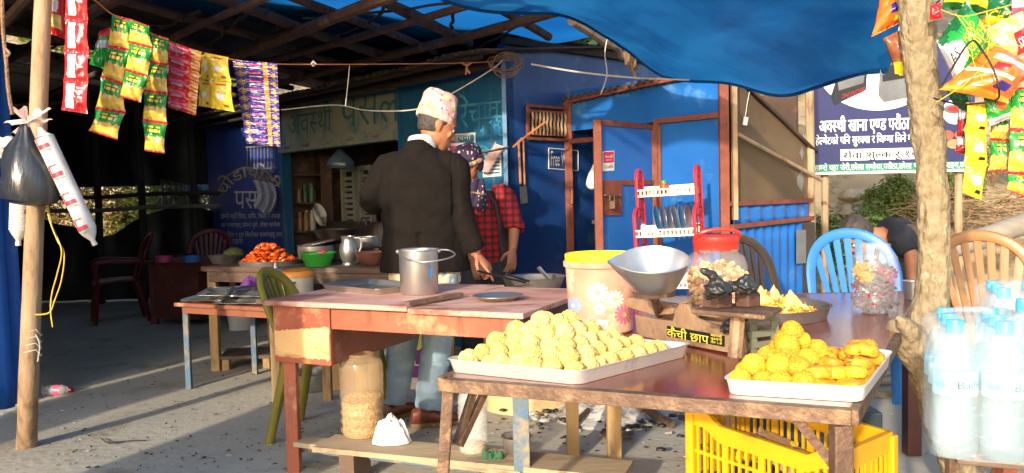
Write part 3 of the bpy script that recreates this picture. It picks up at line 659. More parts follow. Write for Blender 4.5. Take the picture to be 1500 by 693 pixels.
a = M(); a.prism([sp(1231, 219, .003), sp(1358, 216, .003), sp(1358, 232.5, .003), sp(1231, 235.5, .003)], (0, .002, 0)); build(a, 'price_panel', m_sw, bd)
def stext(m, st, x0, y0, x1, y1, hgt, o=.007):
    for dx, dy, dz in ((0, 0, 0), (.9, 0, .0014), (.45, .5, .0028)) if hgt > 22 else (((0, 0, 0), (.5, 0, .0014)) if hgt > 15 else ((0, 0, 0),)): m.text(st, lambda x, y, k: sp(lerp(x0, x1 - .9, x) + dx, lerp(y0, y1, x) - hgt * y - dy, o + k + dz))
for args in (('अवस्थी खाना एण्ड परौंठा सेन्टर', 1199, 199, 1364, 193, 28), ('हेल्मेटको पनि सुरक्षा र जिम्मा लिने गरेका छौं', 1194, 216.5, 1364, 211, 19), ('हाम्रो यहा जेरी,छोला समोसा,परौंठा,छोला भटुरे,चाउमिन,राइस,छोला', 1193, 253.5, 1425, 248, 14)): a = M(); stext(a, *args); build(a, 'lettering', m_sw, bd)
a = M(); stext(a, 'सेवा शुल्क रू १०', 1234, 236.5, 1345, 233, 16); build(a, 'price_lettering', m_sk, bd)
a = M(); a.beam(sp(1187, 40, .01), sp(1187, 262, .01), .03, .03, (1, 0, 0)); a.beam(sp(1188, 254.5, .012), sp(1430, 249, .012), .03, .02); build(a, 'frame', m_white, sgn)
a = M()
for px in (1212, 1410): b = sp(px, 250, -.06); a.tube([(b.x, b.y, -.1), (b.x, b.y, 2.5)], .03, 8)
build(a, 'post', m_polewood, sgn)
# ------------------------------------------------------------------ things hanging on the left
def foil(name, c, c2=None, **k):
    a = dict(rough=.32, coat=.35, bump=.25, bscale=28, scale=9); a.update(k); return mk(name, c, c2, **a)
f_red = foil('red foil', s(206, 34, 40), s(180, 24, 32)); f_white = foil('white foil', s(236, 230, 226), s(220, 206, 204)); f_green = foil('green foil', s(34, 148, 52), s(20, 116, 40))
f_yel = foil('yellow foil', s(240, 206, 52), s(224, 182, 36)); f_chip = foil('crisp print', s(232, 196, 108), s(206, 158, 64), scale=22); f_orange = foil('orange foil', s(232, 112, 26), s(206, 86, 18))
f_pur = foil('purple foil', s(66, 42, 140), s(48, 30, 112)); f_gold = foil('gold print', s(206, 168, 60), s(158, 122, 40), scale=40); f_gstrip = foil('gold strip', s(224, 148, 50), s(190, 112, 34), scale=14)
f_brown = foil('brown foil', s(150, 92, 58), s(112, 66, 44)); f_pink = foil('pink foil', s(214, 90, 120), s(190, 66, 96)); f_silver = foil('silver foil', s(190, 188, 196), s(150, 148, 160), metal=.3)
f_dred = foil('deep red foil', s(150, 30, 38), s(124, 22, 30)); f_dgreen = foil('dark green foil', s(22, 96, 48), s(14, 76, 36))
def bil(q, u, v): return lerp(lerp(q[0], q[1], u), lerp(q[3], q[2], u), v)      # q: TL TR BR BL, v downwards
def packet_mesh(q, bulge, pat, nu=18, nv=20, seed=0, crump=.004, pinch=.0):
    q = [V(p) for p in q]; n = (q[1] - q[0]).cross(q[3] - q[0]).normalized()
    if n.dot(EYE - q[0]) < 0: n = -n
    m = M()
    def sf(sign):
        def f(u, v):
            u_ = u; pin = pinch * math.sin(math.pi * v) ** .7; u = .5 + (u - .5) * (1 - pin)
            e = (math.sin(math.pi * u_) ** .55 if 0 < u_ < 1 else 0) * (math.sin(math.pi * min(1, max(0, (v - .05) / .9))) ** .6 if .05 < v < .95 else 0)
            cr = crump * nz((u * 5 + seed * 3.1, v * 5 + seed, sign)) * (.35 + e) + crump * .6 * math.sin(u * 30 + seed) * (1 - e) * (abs(v - .5) * 2) ** 3
            return bil(q, u, v) + n * (sign * bulge * e + cr + .0012 * sign)
        return f
    m.grid(sf(1), nu, nv, pat); m.grid(sf(-1), nu, nv, pat)
    m.surface = sf(1); m.normal = n
    return m
def quadD(px, D, dD=0): return [P(x, y, D + dD) for x, y in px]
SEALM = []
def pat_chip(u, v):
    if v < .06 or v > .93: return 0
    z = .46 + .07 * abs(((u * 5) % 1) - .5) * 2
    if .16 < v < .22 and .3 < u < .8 and (u * 15 % 1) < .75: return 2
    if .26 < v < .33 and .22 < u < .86 and (u * 13 % 1) < .75: return 2
    if v < z: return 1 if (u - .5) ** 2 / .10 + (v - .30) ** 2 / .016 > 1 or (u * 13 % 1) < .25 else 4
    return 3 if nz((u * 3.5, v * 4.5, 3)) > -.22 else 2
CHIPM = [f_red, f_green, f_yel, f_chip, f_dgreen]
def strip(name, label, cat, quads, D, bulge, pat, mats, text=None, dD=0.0, seed=0, part='packet'):
    q0 = quadD(quads[0], D); t = thing(name, label, cat, (q0[0] + q0[1]) / 2)
    for k, q in enumerate(quads):
        m = packet_mesh(quadD(q, D, dD * k), bulge * 1.5, pat, seed=seed + k, crump=.004 + bulge * .35, pinch=.12 if bulge > .008 else 0); po = build(m, part, mats, t)
        if text:
            st, box, tm = text; a = M(); srf = m.surface; nn = m.normal
            a.text(st, lambda x, y, kk: srf(lerp(box[0], box[2], x), lerp(box[3], box[1], y)) + nn * (.0025 + kk)); build(a, 'lettering', tm, po)
    return t
m_clear = mk('clear plastic', s(226, 228, 228), s(206, 208, 210), rough=.12, alpha=.28, spec=.7, bump=.3, bscale=30)
m_clearw = mk('milky plastic', s(222, 220, 216), s(200, 198, 196), rough=.25, alpha=.72, bump=.2, bscale=25)
def pat_rw(u, v):
    if v < .07 or v > .93: return 0
    if .14 < u < .52 and .12 < v < .88: return 1
    if .66 < u < .86 and .22 < v < .55: return 1 if (v * 14 % 1) < .6 else 0
    if .62 < u < .9 and .62 < v < .84: return 2
    return 0
strip('sachet_strip', 'red and white strip of four sachets hanging nearest the left pole', 'snack packets',
      [[(93, -28), (131, -24), (129, 29), (95, 28)], [(95, 28), (129, 29), (131, 76), (93, 75)], [(93, 75), (131, 76), (130, 120), (93, 117)], [(92, 117), (130, 120), (129, 167), (89, 161)]], 3.95, .010, pat_rw, [f_red, f_white, f_dred], seed=1)
strip('snack_packet', 'red crisp packet half hidden between the pole and the red and white strip', 'snack packet', [[(70, -24), (96, -24), (96, 58), (70, 48)]], 4.02, .02, lambda u, v: 1 if (u - .5) ** 2 / .09 + (v - .42) ** 2 / .02 < 1 else (2 if .6 < v < .85 and .1 < u < .9 else 0), [f_red, f_white, f_chip], seed=5)
strip('crisp_strip', 'left column of four green and yellow crisp packets slanting down the string', 'snack packets',
      [[(163, 20), (194, 29), (191, 74), (157, 68)], [(157, 68), (191, 74), (181, 124), (148, 112)], [(148, 112), (183, 124), (184, 165), (140, 158)], [(140, 158), (184, 166), (172, 205), (130, 192)]], 4.15, .017, pat_chip, CHIPM, seed=11)
strip('crisp_strip', 'short column of three green and yellow crisp packets overlapping the slanting one', 'snack packets',
      [[(189, 27), (219, 38), (224, 70), (188, 61)], [(188, 61), (224, 70), (217, 112), (183, 102)], [(183, 102), (217, 112), (207, 150), (174, 141)]], 4.12, .017, pat_chip, CHIPM, seed=21)
strip('snack_packet', 'single green packet with red edge tucked behind the slanting crisp packets', 'snack packet', [[(146, 46), (163, 40), (160, 104), (130, 94)]], 4.22, .02, lambda u, v: 1 if v < .2 else (2 if .3 < v < .5 else 0), [f_green, f_red, f_silver], seed=31)
strip('crisp_strip', 'straight column of four yellow and green crisp packets with red seals', 'snack packets',
      [[(220, 48), (248, 57), (247, 95), (219, 91)], [(219, 91), (247, 95), (246, 137), (210, 133)], [(210, 133), (246, 137), (245, 181), (208, 176)], [(208, 176), (245, 181), (241, 225), (212, 221)]], 4.3, .017, pat_chip, CHIPM, seed=41)
def pat_rows(u, v):
    if u > .72 and (u * 17 + v * 23) % 1 < .6: return 2
    if .06 < u < .6 and .25 < v < .55: return 1
    if .1 < u < .5 and .62 < v < .78: return 3
    return 0
def rows(q, n): return [[lerp(V((*q[0], 0)), V((*q[3], 0)), k / n)[:2], lerp(V((*q[1], 0)), V((*q[2], 0)), k / n)[:2], lerp(V((*q[1], 0)), V((*q[2], 0)), (k + 1) / n)[:2], lerp(V((*q[0], 0)), V((*q[3], 0)), (k + 1) / n)[:2]] for k in range(n)]
strip('sachet_sheet', 'pinkish red sheet of sachets hanging in the middle of the string', 'sachet sheet', rows([(247, 60), (295, 76), (287, 169), (246, 157)], 6), 4.45, .006, pat_rows, [f_red, f_pink, f_gold, f_silver], seed=51, part='sachet')
def pat_yel(u, v): return 1 if (u - .5) ** 2 / .03 + (v - .55) ** 2 / .02 < 1 else (2 if .25 < u < .8 and .12 < v < .17 else (3 if .6 < u < .85 and .8 < v < .9 else 0))
strip('sachet_strip', 'front pair of bright yellow sachets on the string', 'snack packets', [[(299, 77), (335, 84), (339, 120), (305, 117)], [(305, 117), (339, 121), (344, 164), (308, 158)]], 4.6, .010, pat_yel, [f_yel, f_white, f_red, f_brown], seed=61)
strip('sachet_strip', 'back pair of bright yellow sachets half hidden behind the front pair', 'snack packets', [[(294, 80), (312, 80), (312, 118), (293, 116)], [(291, 116), (312, 120), (310, 158), (290, 155)]], 4.66, .010, pat_yel, [f_yel, f_white, f_red, f_brown], seed=66)
def pat_pur(u, v):
    if u < .28: return 1 if (abs(u - .14) * 3.2 + abs(v - .5)) < .36 + .16 * math.sin(u * 60 + v * 20) else 0
    if .66 < u < .80: return 2
    if u >= .80: return 1 if (abs(u - .9) * 4 + abs(v - .5)) < .36 + .14 * math.sin(u * 50 + v * 16) else 0
    if .36 < u < .62 and .3 < v < .52: return 3
    if .34 < u < .64 and .74 < v < .86: return 4
    return 0
strip('sachet_sheet', 'purple sheet of gold flowered sachets hanging last on the string', 'sachet sheet', rows([(341, 88), (406, 93), (411, 215), (361, 210)], 10), 4.75, .006, pat_pur, [f_pur, f_gold, f_gstrip, f_pink, f_silver], seed=71, part='sachet')
a = M(); a.tube(smooth_path([P(66, -18, 3.95), P(130, -4, 3.97), P(163, 20, 4.1), P(210, 43, 4.2), P(247, 60, 4.4), P(300, 78, 4.6), P(345, 88, 4.75), P(410, 94, 4.85), P(560, 94, 5.3), P(690, 92, 5.75), P(748, 88, 5.93)], 6), .0035, 5); build(a, 'string', m_cord_o, None, 'thin orange string from the left pole to the shop corner', 'string')
a = M(); a.tube(smooth_path([P(676, 92, 5.7), P(684, 96, 5.69), P(690, 92, 5.68), P(684, 98, 5.69), P(688, 108, 5.69)], 4), .007, 6); a.tube([P(684, 96, 5.68), P(682, 110, 5.68)], .006, 5); build(a, 'string_knot', m_cord_o, None, 'orange rag knot tied on the string near the shop corner', 'knot')
a = M(); a.tube([P(456, 94, 5.0), P(459, 90, 5.0), P(463, 94, 5.0), P(459, 97, 5.0)], .006, 5, closed=True); build(a, 'string_knot', m_cord_w, None, 'small pale knot on the string right of the purple sachets', 'knot')
# pole with its tie
pb = G(38, 652, 0); pl = thing('support_pole', 'pale weathered support pole standing at the left with a string tie', 'pole', pb)
a = M(); pp = [V((pb.x, pb.y, -.05)), P(42, 560, 3.92), P(48, 400, 3.9), P(55, 200, 3.9), P(64, -20, 3.92), P(67, -110, 3.95)]
pp = smooth_path(pp, 8); a.tube(pp, [(.047 - .012 * i / len(pp)) * (1 + .06 * nz((i * .3, 1, 0))) for i in range(len(pp))], 14); build(a, 'shaft', m_polewood, pl)
a = M()
for k in range(4): c = P(46.5, 492 + 11 * k, 3.905); a.tube([c + V((.0445 * math.cos(x * .52), .0445 * math.sin(x * .52), .004 * k + .003 * x)) for x in range(12)], .003, 4, closed=True)
a.tube(smooth_path([P(52, 490, 3.85), P(58, 505, 3.85), P(55, 530, 3.85)], 5), .003, 4); build(a, 'string_tie', m_cord_w, pl)
a = M(); a.tube(smooth_path([P(3, -20, 3.5), P(4, 40, 3.5), P(9, 90, 3.5), P(12, 130, 3.5), P(18, 168, 3.5)], 6), [.008 * (1 + .3 * nz((i * .8, 0, 0))) for i in range(25)], 7); a.tube(smooth_path([P(6, 70, 3.5), P(14, 78, 3.49), P(8, 84, 3.5)], 5), .006, 5); build(a, 'frayed_rope', m_cord_b, None, 'frayed brown rope hanging at the top left edge', 'rope')
# bags on the pole
m_bagb = mk('black bag plastic', s(46, 50, 56), s(30, 33, 38), rough=.3, bump=.5, bscale=16, spec=.6, bstretch=(1, 1, .25))
a = M(); c = P(40, 240, 3.72)
def bagf(p, an):
    z = p.z; fold = 1 + .10 * math.sin(an * 7 + 1) * max(0, (z + .05) * 5)
    q = V((p.x * fold, p.y * .75 * fold, z)); q.x += .05 * nz((p.x * 7, p.z * 7, 1)); q.z -= .12 * q.x * 1.0; return q
a.lathe([(.012, .20), (.022, .17), (.045, .12), (.085, .06), (.115, .0), (.128, -.06), (.132, -.12), (.118, -.165), (.07, -.185), (0, -.19)], c, 36, fn=bagf); build(a, 'plastic_bag', m_bagb, None, 'full black plastic bag hanging from the left pole', 'bag')
a = M()
for k in range(7):
    q = P(46, 178, 3.72); an = k * .9
    a.grid(lambda u, v: q + V(((u - .5) * .06 * (.3 + v), -.02 + .02 * math.sin(an), 0)) + V((math.cos(an) * .07 * v, math.sin(an) * .03 * v, .055 * v * math.sin(an * 1.7) + .01 * math.sin(u * 9))), 6, 5)
m_pinkfilm = mk('pink tinted film', s(226, 176, 176), s(228, 214, 210), scale=10, rough=.2, alpha=.6, bump=.4, bscale=30); build(a, 'plastic_wrap', m_pinkfilm, None, 'crumpled pinkish clear plastic knotted round the left pole', 'plastic')
a = M(); a.ico(P(14, 218, 3.8), 1, 4, fn=lambda p, q: V((p.x * .085, p.y * .05, p.z * .05)) + p * .022 * nz(p, 3.1)); build(a, 'plastic_bag', m_clearw, None, 'crumpled clear white bag behind the black one at the left edge', 'bag')
m_cup = mk('cup stack plastic', s(222, 218, 214), s(196, 190, 188), rough=.3, alpha=.9, bump=.2, bscale=20); m_cupr = mk('red cup mark', s(206, 60, 84), s(190, 50, 72), rough=.4); m_cupg = mk('green cup mark', s(120, 190, 140), s(100, 170, 120), rough=.4)
def cup_sleeve(a, b, r, label, marks):
    a, b = V(a), V(b); d = (b - a); L = d.length; rot = d.to_track_quat('Z', 'Y').to_matrix(); t = thing('cup_sleeve', label, 'cup sleeve', b)
    m = M(); pr = [(0.01, -.03), (.02, 0.0), (r * .8, .012)]
    k = 0; z = .02
    while z < L - .05: pr += [(r * lerp(1, .93, z / L) * 1.02, z), (r * lerp(1, .93, z / L) * .97, z + .007)]; z += .012
    pr += [(r * .7, L - .03), (r * .25, L), (r * .3, L + .025), (0, L + .02)]
    m.lathe(pr, a, 22, rot=rot); build(m, 'sleeve', m_cup, t)
    for mk_, z0, z1, a0, a1, mt in marks:
        q = M(); q.grid(lambda u, v: a + rot @ V((r * 1.035 * math.cos(lerp(a0, a1, u)), r * 1.035 * math.sin(lerp(a0, a1, u)), lerp(z0, z1, v) * L)), 8, 4); build(q, mk_, mt, t)
def cam_ang(a, b):
    d = V(b) - V(a); rot = d.to_track_quat('Z', 'Y').to_matrix(); return max(range(64), key=lambda i: -(rot @ V((math.cos(i * .098175), math.sin(i * .098175), 0))).y) * .098175
va, vb = P(62, 196, 3.70), P(136, 352, 3.72)
def arc_marks(zs, f0):
    o = []
    for z in zs: o += [('print_mark', z, z + .035, f0, f0 + 1.3, m_cupr), ('print_mark', z + .05, z + .06, f0, f0 + 1.0, m_cupg), ('print_mark', z - .07, z - .06, f0 + .3, f0 + 1.2, m_cupr), ('print_mark', z - .06, z + .0, f0 + 1.1, f0 + 1.25, m_cupr)]
    return o
cup_sleeve(va, vb, .041, 'long slanting sleeve of clear cups hanging from the left pole', arc_marks((.10, .36, .62, .86), cam_ang(va, vb) - .6))
cup_sleeve(P(30, 292, 3.88), P(27, 352, 3.88), .045, 'short upright sleeve of clear cups behind the black bag', arc_marks((.3,), cam_ang((0, 0, 1), (0, 0, 0)) - .6))
a = M(); a.tube(smooth_path([P(66, 285, 3.86), P(72, 320, 3.85), P(84, 352, 3.84), P(94, 372, 3.84), P(90, 410, 3.84), P(80, 440, 3.84), P(72, 458, 3.84), P(52, 461, 3.84)], 6), .0035, 5); a.tube(smooth_path([P(68, 290, 3.87), P(76, 330, 3.86), P(90, 366, 3.83), P(84, 400, 3.84), P(76, 430, 3.85), P(74, 455, 3.84), P(77, 479, 3.84)], 6), .0035, 5); build(a, 'yellow_wire', m_cord_y, None, 'thin yellow wire dangling in loops beside the left pole', 'wire')
# bottle lying on the floor
b0 = G(64, 572, .035); b1 = G(106, 571, .035); t = thing('plastic_bottle', 'clear bottle with pink label and red cap lying on the floor left', 'bottle', (b0 + b1) / 2 - V((0, 0, .035)))
L = (b1 - b0).length; rot = (b1 - b0).to_track_quat('Z', 'Y').to_matrix()
a = M(); a.lathe([(0, .0), (.03, 0), (.034, .01), (.034, L * .66), (.026, L * .76), (.014, L * .86), (.013, L * .9), (0, L * .9)], b0, 18, rot=rot); build(a, 'body', m_clear, t)
a = M(); a.lathe([(.0345, L * .38), (.0348, L * .39), (.0348, L * .6), (.0345, L * .61)], b0, 18, rot=rot); build(a, 'label', f_pink, t)
a = M(); a.lathe([(0, L * .88), (.016, L * .88), (.016, L), (0, L)], b0, 14, rot=rot); build(a, 'cap', f_dred, t)
# litter
a = M(); rn = random.Random(3)
for k in range(620):
    p = G(rn.uniform(60, 470), rn.uniform(490, 692), 0) if k < 340 else G(rn.uniform(480, 1000), rn.uniform(560, 690), 0)
    p.z = .008 + gz(p.x, p.y); an = rn.random() * 6.28; L = rn.uniform(.004, .02); d = V((math.cos(an), math.sin(an), 0)); e = V((-d.y, d.x, 0)) * rn.uniform(.2, .6)
    a.add([p - d * L, p - e * L + V((0, 0, .004)), p + d * L, p + e * L], [(0, 1, 2, 3)], rn.choice((0, 0, 0, 1)))
build(a, 'leaf_litter', [m_dark, m_twig], None, kind='stuff')
a = M(); rn = random.Random(44)
for k in range(300):
    p = G(rn.uniform(-40, 1500), rn.uniform(500, 700), 0); a.ico(V((p.x, p.y, .004)), rn.uniform(.002, .007) * (1 + (rn.random() < .06)), 1, rn.randrange(2), sq=(1.3, 1, .7))
build(a, 'pebbles', [mk('grey pebble', s(164, 158, 144), rough=.9), mk('brown pebble', s(146, 130, 106), rough=.9)], None, kind='stuff')
a = M(); a.tube(smooth_path([G(148, 642, .006), G(160, 649, .012), G(185, 646, .01), G(214, 645, .006)], 6), .003, 5); build(a, 'twig', m_dark, None, 'thin dark curved twig on the sunlit floor strip', 'twig')
# wires
def wire(pts, r, mt, label, name='wire', cat='wire', n=8): a = M(); a.tube(smooth_path(pts, n), r, 5); return build(a, name, mt, None, label, cat)
wire([P(412, 161, 6.0), P(490, 154, 5.9), P(540, 162, 5.8), P(610, 160, 5.7), P(660, 138, 5.7), P(720, 102, 5.8), P(736, 88, 5.85)], .0045, m_cord_w, 'grey wire sagging from the sign board to the wire coil')
wire([P(778, 94, 5.6), P(850, 106, 5.5), P(930, 114, 5.4), P(1010, 117, 5.2)], .006, m_cord_w, 'white cord stretched from the shop corner to the shed roof')
wire([P(889, 58, 5.4), P(886, 80, 5.4), P(889, 110, 5.38), P(880, 138, 5.38)], .004, m_cord_w, 'thin cord hanging from the tarp pole over the shed roof')
wire([P(512, 96, 5.2), P(510, 118, 5.2), P(506, 155, 5.2)], .003, m_cord_w, 'thin cord hanging below the string by the dark roof')
wire([PV(745, 216, C0, W, .05), P(770, 200, 5.9), P(800, 178, 5.9)], .008, m_cord_o, 'orange rope tied from the wall corner to the ventilator', 'rope', 'rope')
wire([P(640, 226, 5.3), P(700, 224, 5.6), P(744, 216, 5.85)], .008, m_cord_b, 'brown rope stretched from the corner behind the scarf', 'rope', 'rope')
a = M()
for k in range(7): c = P(738 + k * .8, 94 + 1.5 * (k % 3), 5.86); a.tube([c + V(((.09 + .012 * (k % 4)) * math.cos(x / 16 * 6.28), -.012 * k, (.05 + .01 * (k % 3)) * math.sin(x / 16 * 6.28) + .02 * math.cos(x / 16 * 6.28 + k))) for x in range(16)], .004, 4, closed=True)
build(a, 'wire_coil', m_cord_b, None, 'loose coil of brown wire at the shop corner under the roof', 'wire coil')
# spatula and small bag on the side wall
a = M(); a.tube([PV(757, 206, C0, W, .02), PV(760, 270, C0, W, .02)], .010, 7); a.tube([PV(764, 206, C0, W, .02), PV(766, 272, C0, W, .02)], .008, 7); a.tube([PV(757, 206, C0, W, .02), PV(760, 203, C0, W, .03), PV(764, 206, C0, W, .02)], .006, 6)
sp_ = thing('spatula', 'long handled flat spatula hanging on the dark blue side wall', 'spatula', PV(763, 298, C0, W, .02)); build(a, 'handle', mk('worn wood handle', s(170, 120, 84), rough=.7), sp_)
a = M(); a.prism([PV(x, y, C0, W, .022) for x, y in ((758, 274), (768, 273), (770, 297), (760, 299))], (0, 0, .002)); a.prism([PV(x, y, C0, W, .022) for x, y in ((758, 274), (768, 273), (770, 297), (760, 299))], V((-U[0], -U[1], 0)) * .004); build(a, 'blade', m_grey, sp_)
a = M(); a.grid(lambda u, v: PV(lerp(741, 716, v) + (u - .5) * 13, lerp(211, 250, v) + (u - .5) * 8, C0, U, .05 + .04 * math.sin(math.pi * u) + .01 * nz((u * 7, v * 9, 0))), 10, 16); build(a, 'plastic_bag', m_pinkfilm, None, 'small clear bag with red print tied to the rope at the wall corner', 'bag', solid=.002)
# ------------------------------------------------------------------ pots, tables and chairs of the back left
m_steel = mk('steel', s(196, 194, 190), s(170, 168, 164), scale=5, rough=.33, metal=.88, bump=.03, bscale=20, rvar=.08)
m_steeld = mk('used steel', s(164, 158, 152), s(136, 130, 124), s(98, 88, 80), scale=6, dirt=.64, dscale=6, rough=.38, metal=.75)
m_alu = mk('brushed aluminium', s(218, 216, 214), s(198, 196, 196), s(164, 160, 156), scale=6, dirt=.64, dscale=9, rough=.38, metal=.55, bump=.06, bscale=30)
m_soot_pan = mk('sooty iron pan', s(58, 44, 38), s(36, 30, 28), s(92, 60, 46), scale=8, rough=.6, metal=.4)
m_tabwood = mk('worn reddish table paint', s(146, 88, 64), s(116, 68, 50), s(186, 150, 112), scale=5, dirt=.63, dscale=5, rough=.65, bump=.15, bscale=30, stretch=(.35, 1, 1))
m_tabdark = mk('dark old plank', s(104, 82, 68), s(78, 60, 50), s(128, 108, 92), scale=5, dirt=.6, dscale=6, rough=.75, bump=.25, bscale=26, stretch=(.3, 1, 1))
m_tabred = mk('dull red desk paint', s(112, 56, 44), s(88, 44, 36), s(130, 84, 64), scale=4, dirt=.64, dscale=5, rough=.6)
m_legblue = mk('flaking blue leg', s(70, 104, 136), s(96, 104, 104), s(140, 124, 98), scale=9, dirt=.56, dscale=10, rough=.75, bump=.3, bscale=40)
m_legwood = mk('raw leg wood', s(176, 148, 104), s(148, 118, 80), s(106, 84, 62), scale=6, dirt=.6, dscale=8, rough=.8, bump=.3, bscale=30, stretch=(1, 1, .25))
m_plank = mk('pale plank', s(172, 154, 126), s(142, 124, 98), s(104, 88, 70), scale=4, dirt=.62, dscale=6, rough=.85, bump=.3, bscale=20, stretch=(.25, 1, 1))
def ztop(m, c4, z, th, over=0):
    m.prism([V((p[0], p[1], z - th)) for p in c4], (0, 0, th))
def leg(m, x, y, z0, z1, w_, lean=(0, 0)): m.prism([V((x + sx * w_ / 2, y + sy * w_ / 2, z0)) for sx, sy in ((-1, -1), (1, -1), (1, 1), (-1, 1))], (lean[0], lean[1], z1 - z0))
def table(name, label, c4, z, th, legs, mt, ml, wleg=.06, apron=.0, cat='table', z0=0.0, inset=.04):
    cx = sum(p[0] for p in c4) / len(c4); cy = sum(p[1] for p in c4) / len(c4); t = thing(name, label, cat, (cx, cy, z0))
    a = M(); ztop(a, c4, z, th); build(a, 'tabletop', mt, t, bevel=.004)
    for i, p in enumerate(legs):
        a = M(); leg(a, p[0], p[1], z0, z - th - .001, wleg); build(a, 'leg', ml[i % len(ml)] if isinstance(ml, list) else ml, t, bevel=.003)
    if apron:
        k = M(); n = len(legs)
        ins = [lerp(V((*p, 0)), V((cx, cy, 0)), inset * 1.5 / max(.3, (V((*p, 0)) - V((cx, cy, 0))).length)) for p in c4]
        for i in range(n): k.beam(ins[i] + V((0, 0, z - th - apron / 2 - .002)), ins[(i + 1) % n] + V((0, 0, z - th - apron / 2 - .002)), .022, apron)
        build(k, 'apron', mt, t)
    return t
# counter with the cooking pots
CA, CB = V((-2.2, 5.76, 0)), V((-.80, 5.24, 0)); cdv = (CB - CA).normalized(); cnv = V((-cdv.y, cdv.x, 0))
def CT(u, v): p = CA + cdv * u + cnv * v; return (p.x, p.y)
CZ = .745; CL = (CB - CA).length
table('counter', 'old plank counter carrying the pots before the shop opening', [CT(0, 0), CT(CL + .2, 0), CT(CL + .2, .75), CT(0, .75)], CZ, .035, [CT(.06, .05), CT(CL + .1, .05), CT(CL + .1, .7), CT(.06, .7)], m_tabdark, [m_legwood], .06, .07, 'counter')
def onC(px, py, v): # point on the counter seen at px, v metres back from its front
    d = ray(px, py); n = cnv; q = CA + cnv * v; t = (q - V((0, 0, 0))).dot(n) / d.dot(n); p = EYE + d * t; return V((p.x, p.y, CZ))
def pot(name, label, cat, prof, c, mt, n=32, **k): a = M(); a.lathe(prof, c, n, **k); return build(a, name, mt, None, label, cat)
def rim(r, z, th=.006): return [(r, z), (r + th, z + th * .5), (r, z + th), (r - th, z)]
# jalebi tray and jalebis
jt = onC(396, 380, .22); t = pot('round_tray', 'round steel tray under the orange jalebi coils', 'tray', [(0, .004), (.20, .004), (.215, .03), (.222, .033), (.212, .0), (0, 0)], jt, m_steeld, 40)
m_jal = [mk('orange jalebi', s(222, 98, 20), s(198, 76, 12), scale=20, rough=.3, coat=.4, sss=.1), mk('deep orange jalebi', s(206, 82, 14), s(180, 62, 8), scale=20, rough=.3, coat=.4, sss=.1)]
jm = []
for v_ in range(3):
    a = M(); pts = [V(((.012 + .0044 * x / 6.28) * math.cos(x), (.012 + .0044 * x / 6.28) * math.sin(x), .004 * math.sin(x * 1.7 + v_))) for x in [i * .42 for i in range(44)]]
    a.tube(pts, .0055, 6); jm.append(a)
rn = random.Random(12)
proto = None; cnt = 0
jl = []
for lay in range(9):
    rr = .185 * (1 - lay / 9.5) ** .8; nn = max(3, int(15 * rr / .185))
    for k in range(nn):
        an = k / nn * 6.28 + lay; q = rr * (.92 if k % 3 else .55)
        jl.append(V((jt.x + q * math.cos(an) - .015, jt.y + q * math.sin(an), jt.z + .018 + lay * .0155)))
for k in range(9): jl.append(jt + V((.11 + .07 * rn.random(), rn.uniform(-.1, .05), .02 + .03 * rn.random())))
pr = [build(jm[v_], 'jalebi', m_jal[v_ % 2], None, 'orange jalebi coil in the heap on the round steel tray', 'sweet', 'jalebi coils heaped on the counter', local=True) for v_ in range(3)]
for i, p in enumerate(jl):
    o = pr[i] if i < 3 else pr[i % 3].copy()
    if i >= 3: COL.objects.link(o)
    o.location = p; dx, dy = p.x - jt.x, p.y - jt.y
    o.rotation_euler = (rn.uniform(-.5, .5) - dy * 3.5, rn.uniform(-.5, .5) + dx * 3.5, rn.uniform(0, 6)); sc1 = rn.uniform(.85, 1.15); o.scale = (sc1, sc1, sc1)
# green bowl
gb = onC(466, 384, .16); m_gb = mk('bright green plastic', s(60, 168, 60), s(48, 148, 50), rough=.35, sss=.1)
t = thing('plastic_bowl', 'bright green plastic bowl on the counter beside the jalebis', 'bowl', gb)
a = M(); a.lathe([(0, .004), (.085, .004), (.108, .06), (.116, .082), (.126, .084), (.126, .092), (.112, .09), (.104, .062), (.082, .0), (0, 0)][::-1], gb, 36); build(a, 'bowl', m_gb, t)
a = M(); a.lathe([(0, 0), (.015, 0), (.016, .04), (.012, .05), (0, .05)], gb + V((.01, -.02, .085)), 12, rot=Matrix.Rotation(R(75), 3, 'Y')); build(a, 'scoop', mk('pink scoop', s(214, 60, 90), rough=.4), None, 'pink scoop end sticking out of the green bowl', 'scoop')
# jug
jc = onC(511, 383, .20); t = thing('steel_jug', 'shiny steel water jug with a curved handle on the counter', 'jug', jc)
a = M(); a.lathe([(0, 0), (.045, 0), (.047, .01), (.042, .02), (.056, .06), (.062, .10), (.056, .14), (.044, .165), (.046, .19), (.052, .20), (.048, .198), (.040, .165), (0, .16)], jc, 32); build(a, 'body', m_steel, t)
a = M(); a.tube(smooth_path([jc + V((.045, -.01, .185)), jc + V((.085, -.015, .18)), jc + V((.092, -.015, .13)), jc + V((.07, -.01, .08)), jc + V((.055, 0, .07))], 6), .007, 8); build(a, 'handle', m_steel, t)
# big lidded pot
bp = onC(463, 372, .42); t = thing('cooking_pot', 'wide steel cooking pot with a tilted flat lid on the counter', 'pot', bp)
a = M(); a.lathe([(0, 0), (.10, 0), (.125, .02), (.13, .09), (.128, .12), (.138, .125), (.125, .122), (.12, .09), (.11, .02), (0, .012)], bp, 36); build(a, 'pot', m_steeld, t)
a = M(); a.lathe([(0, .012), (.10, .008), (.125, 0), (.125, .004), (.1, .014), (0, .018)], bp + V((.02, -.01, .135)), 32, rot=Matrix.Rotation(R(-9), 3, 'Y')); build(a, 'lid', m_steel, t)
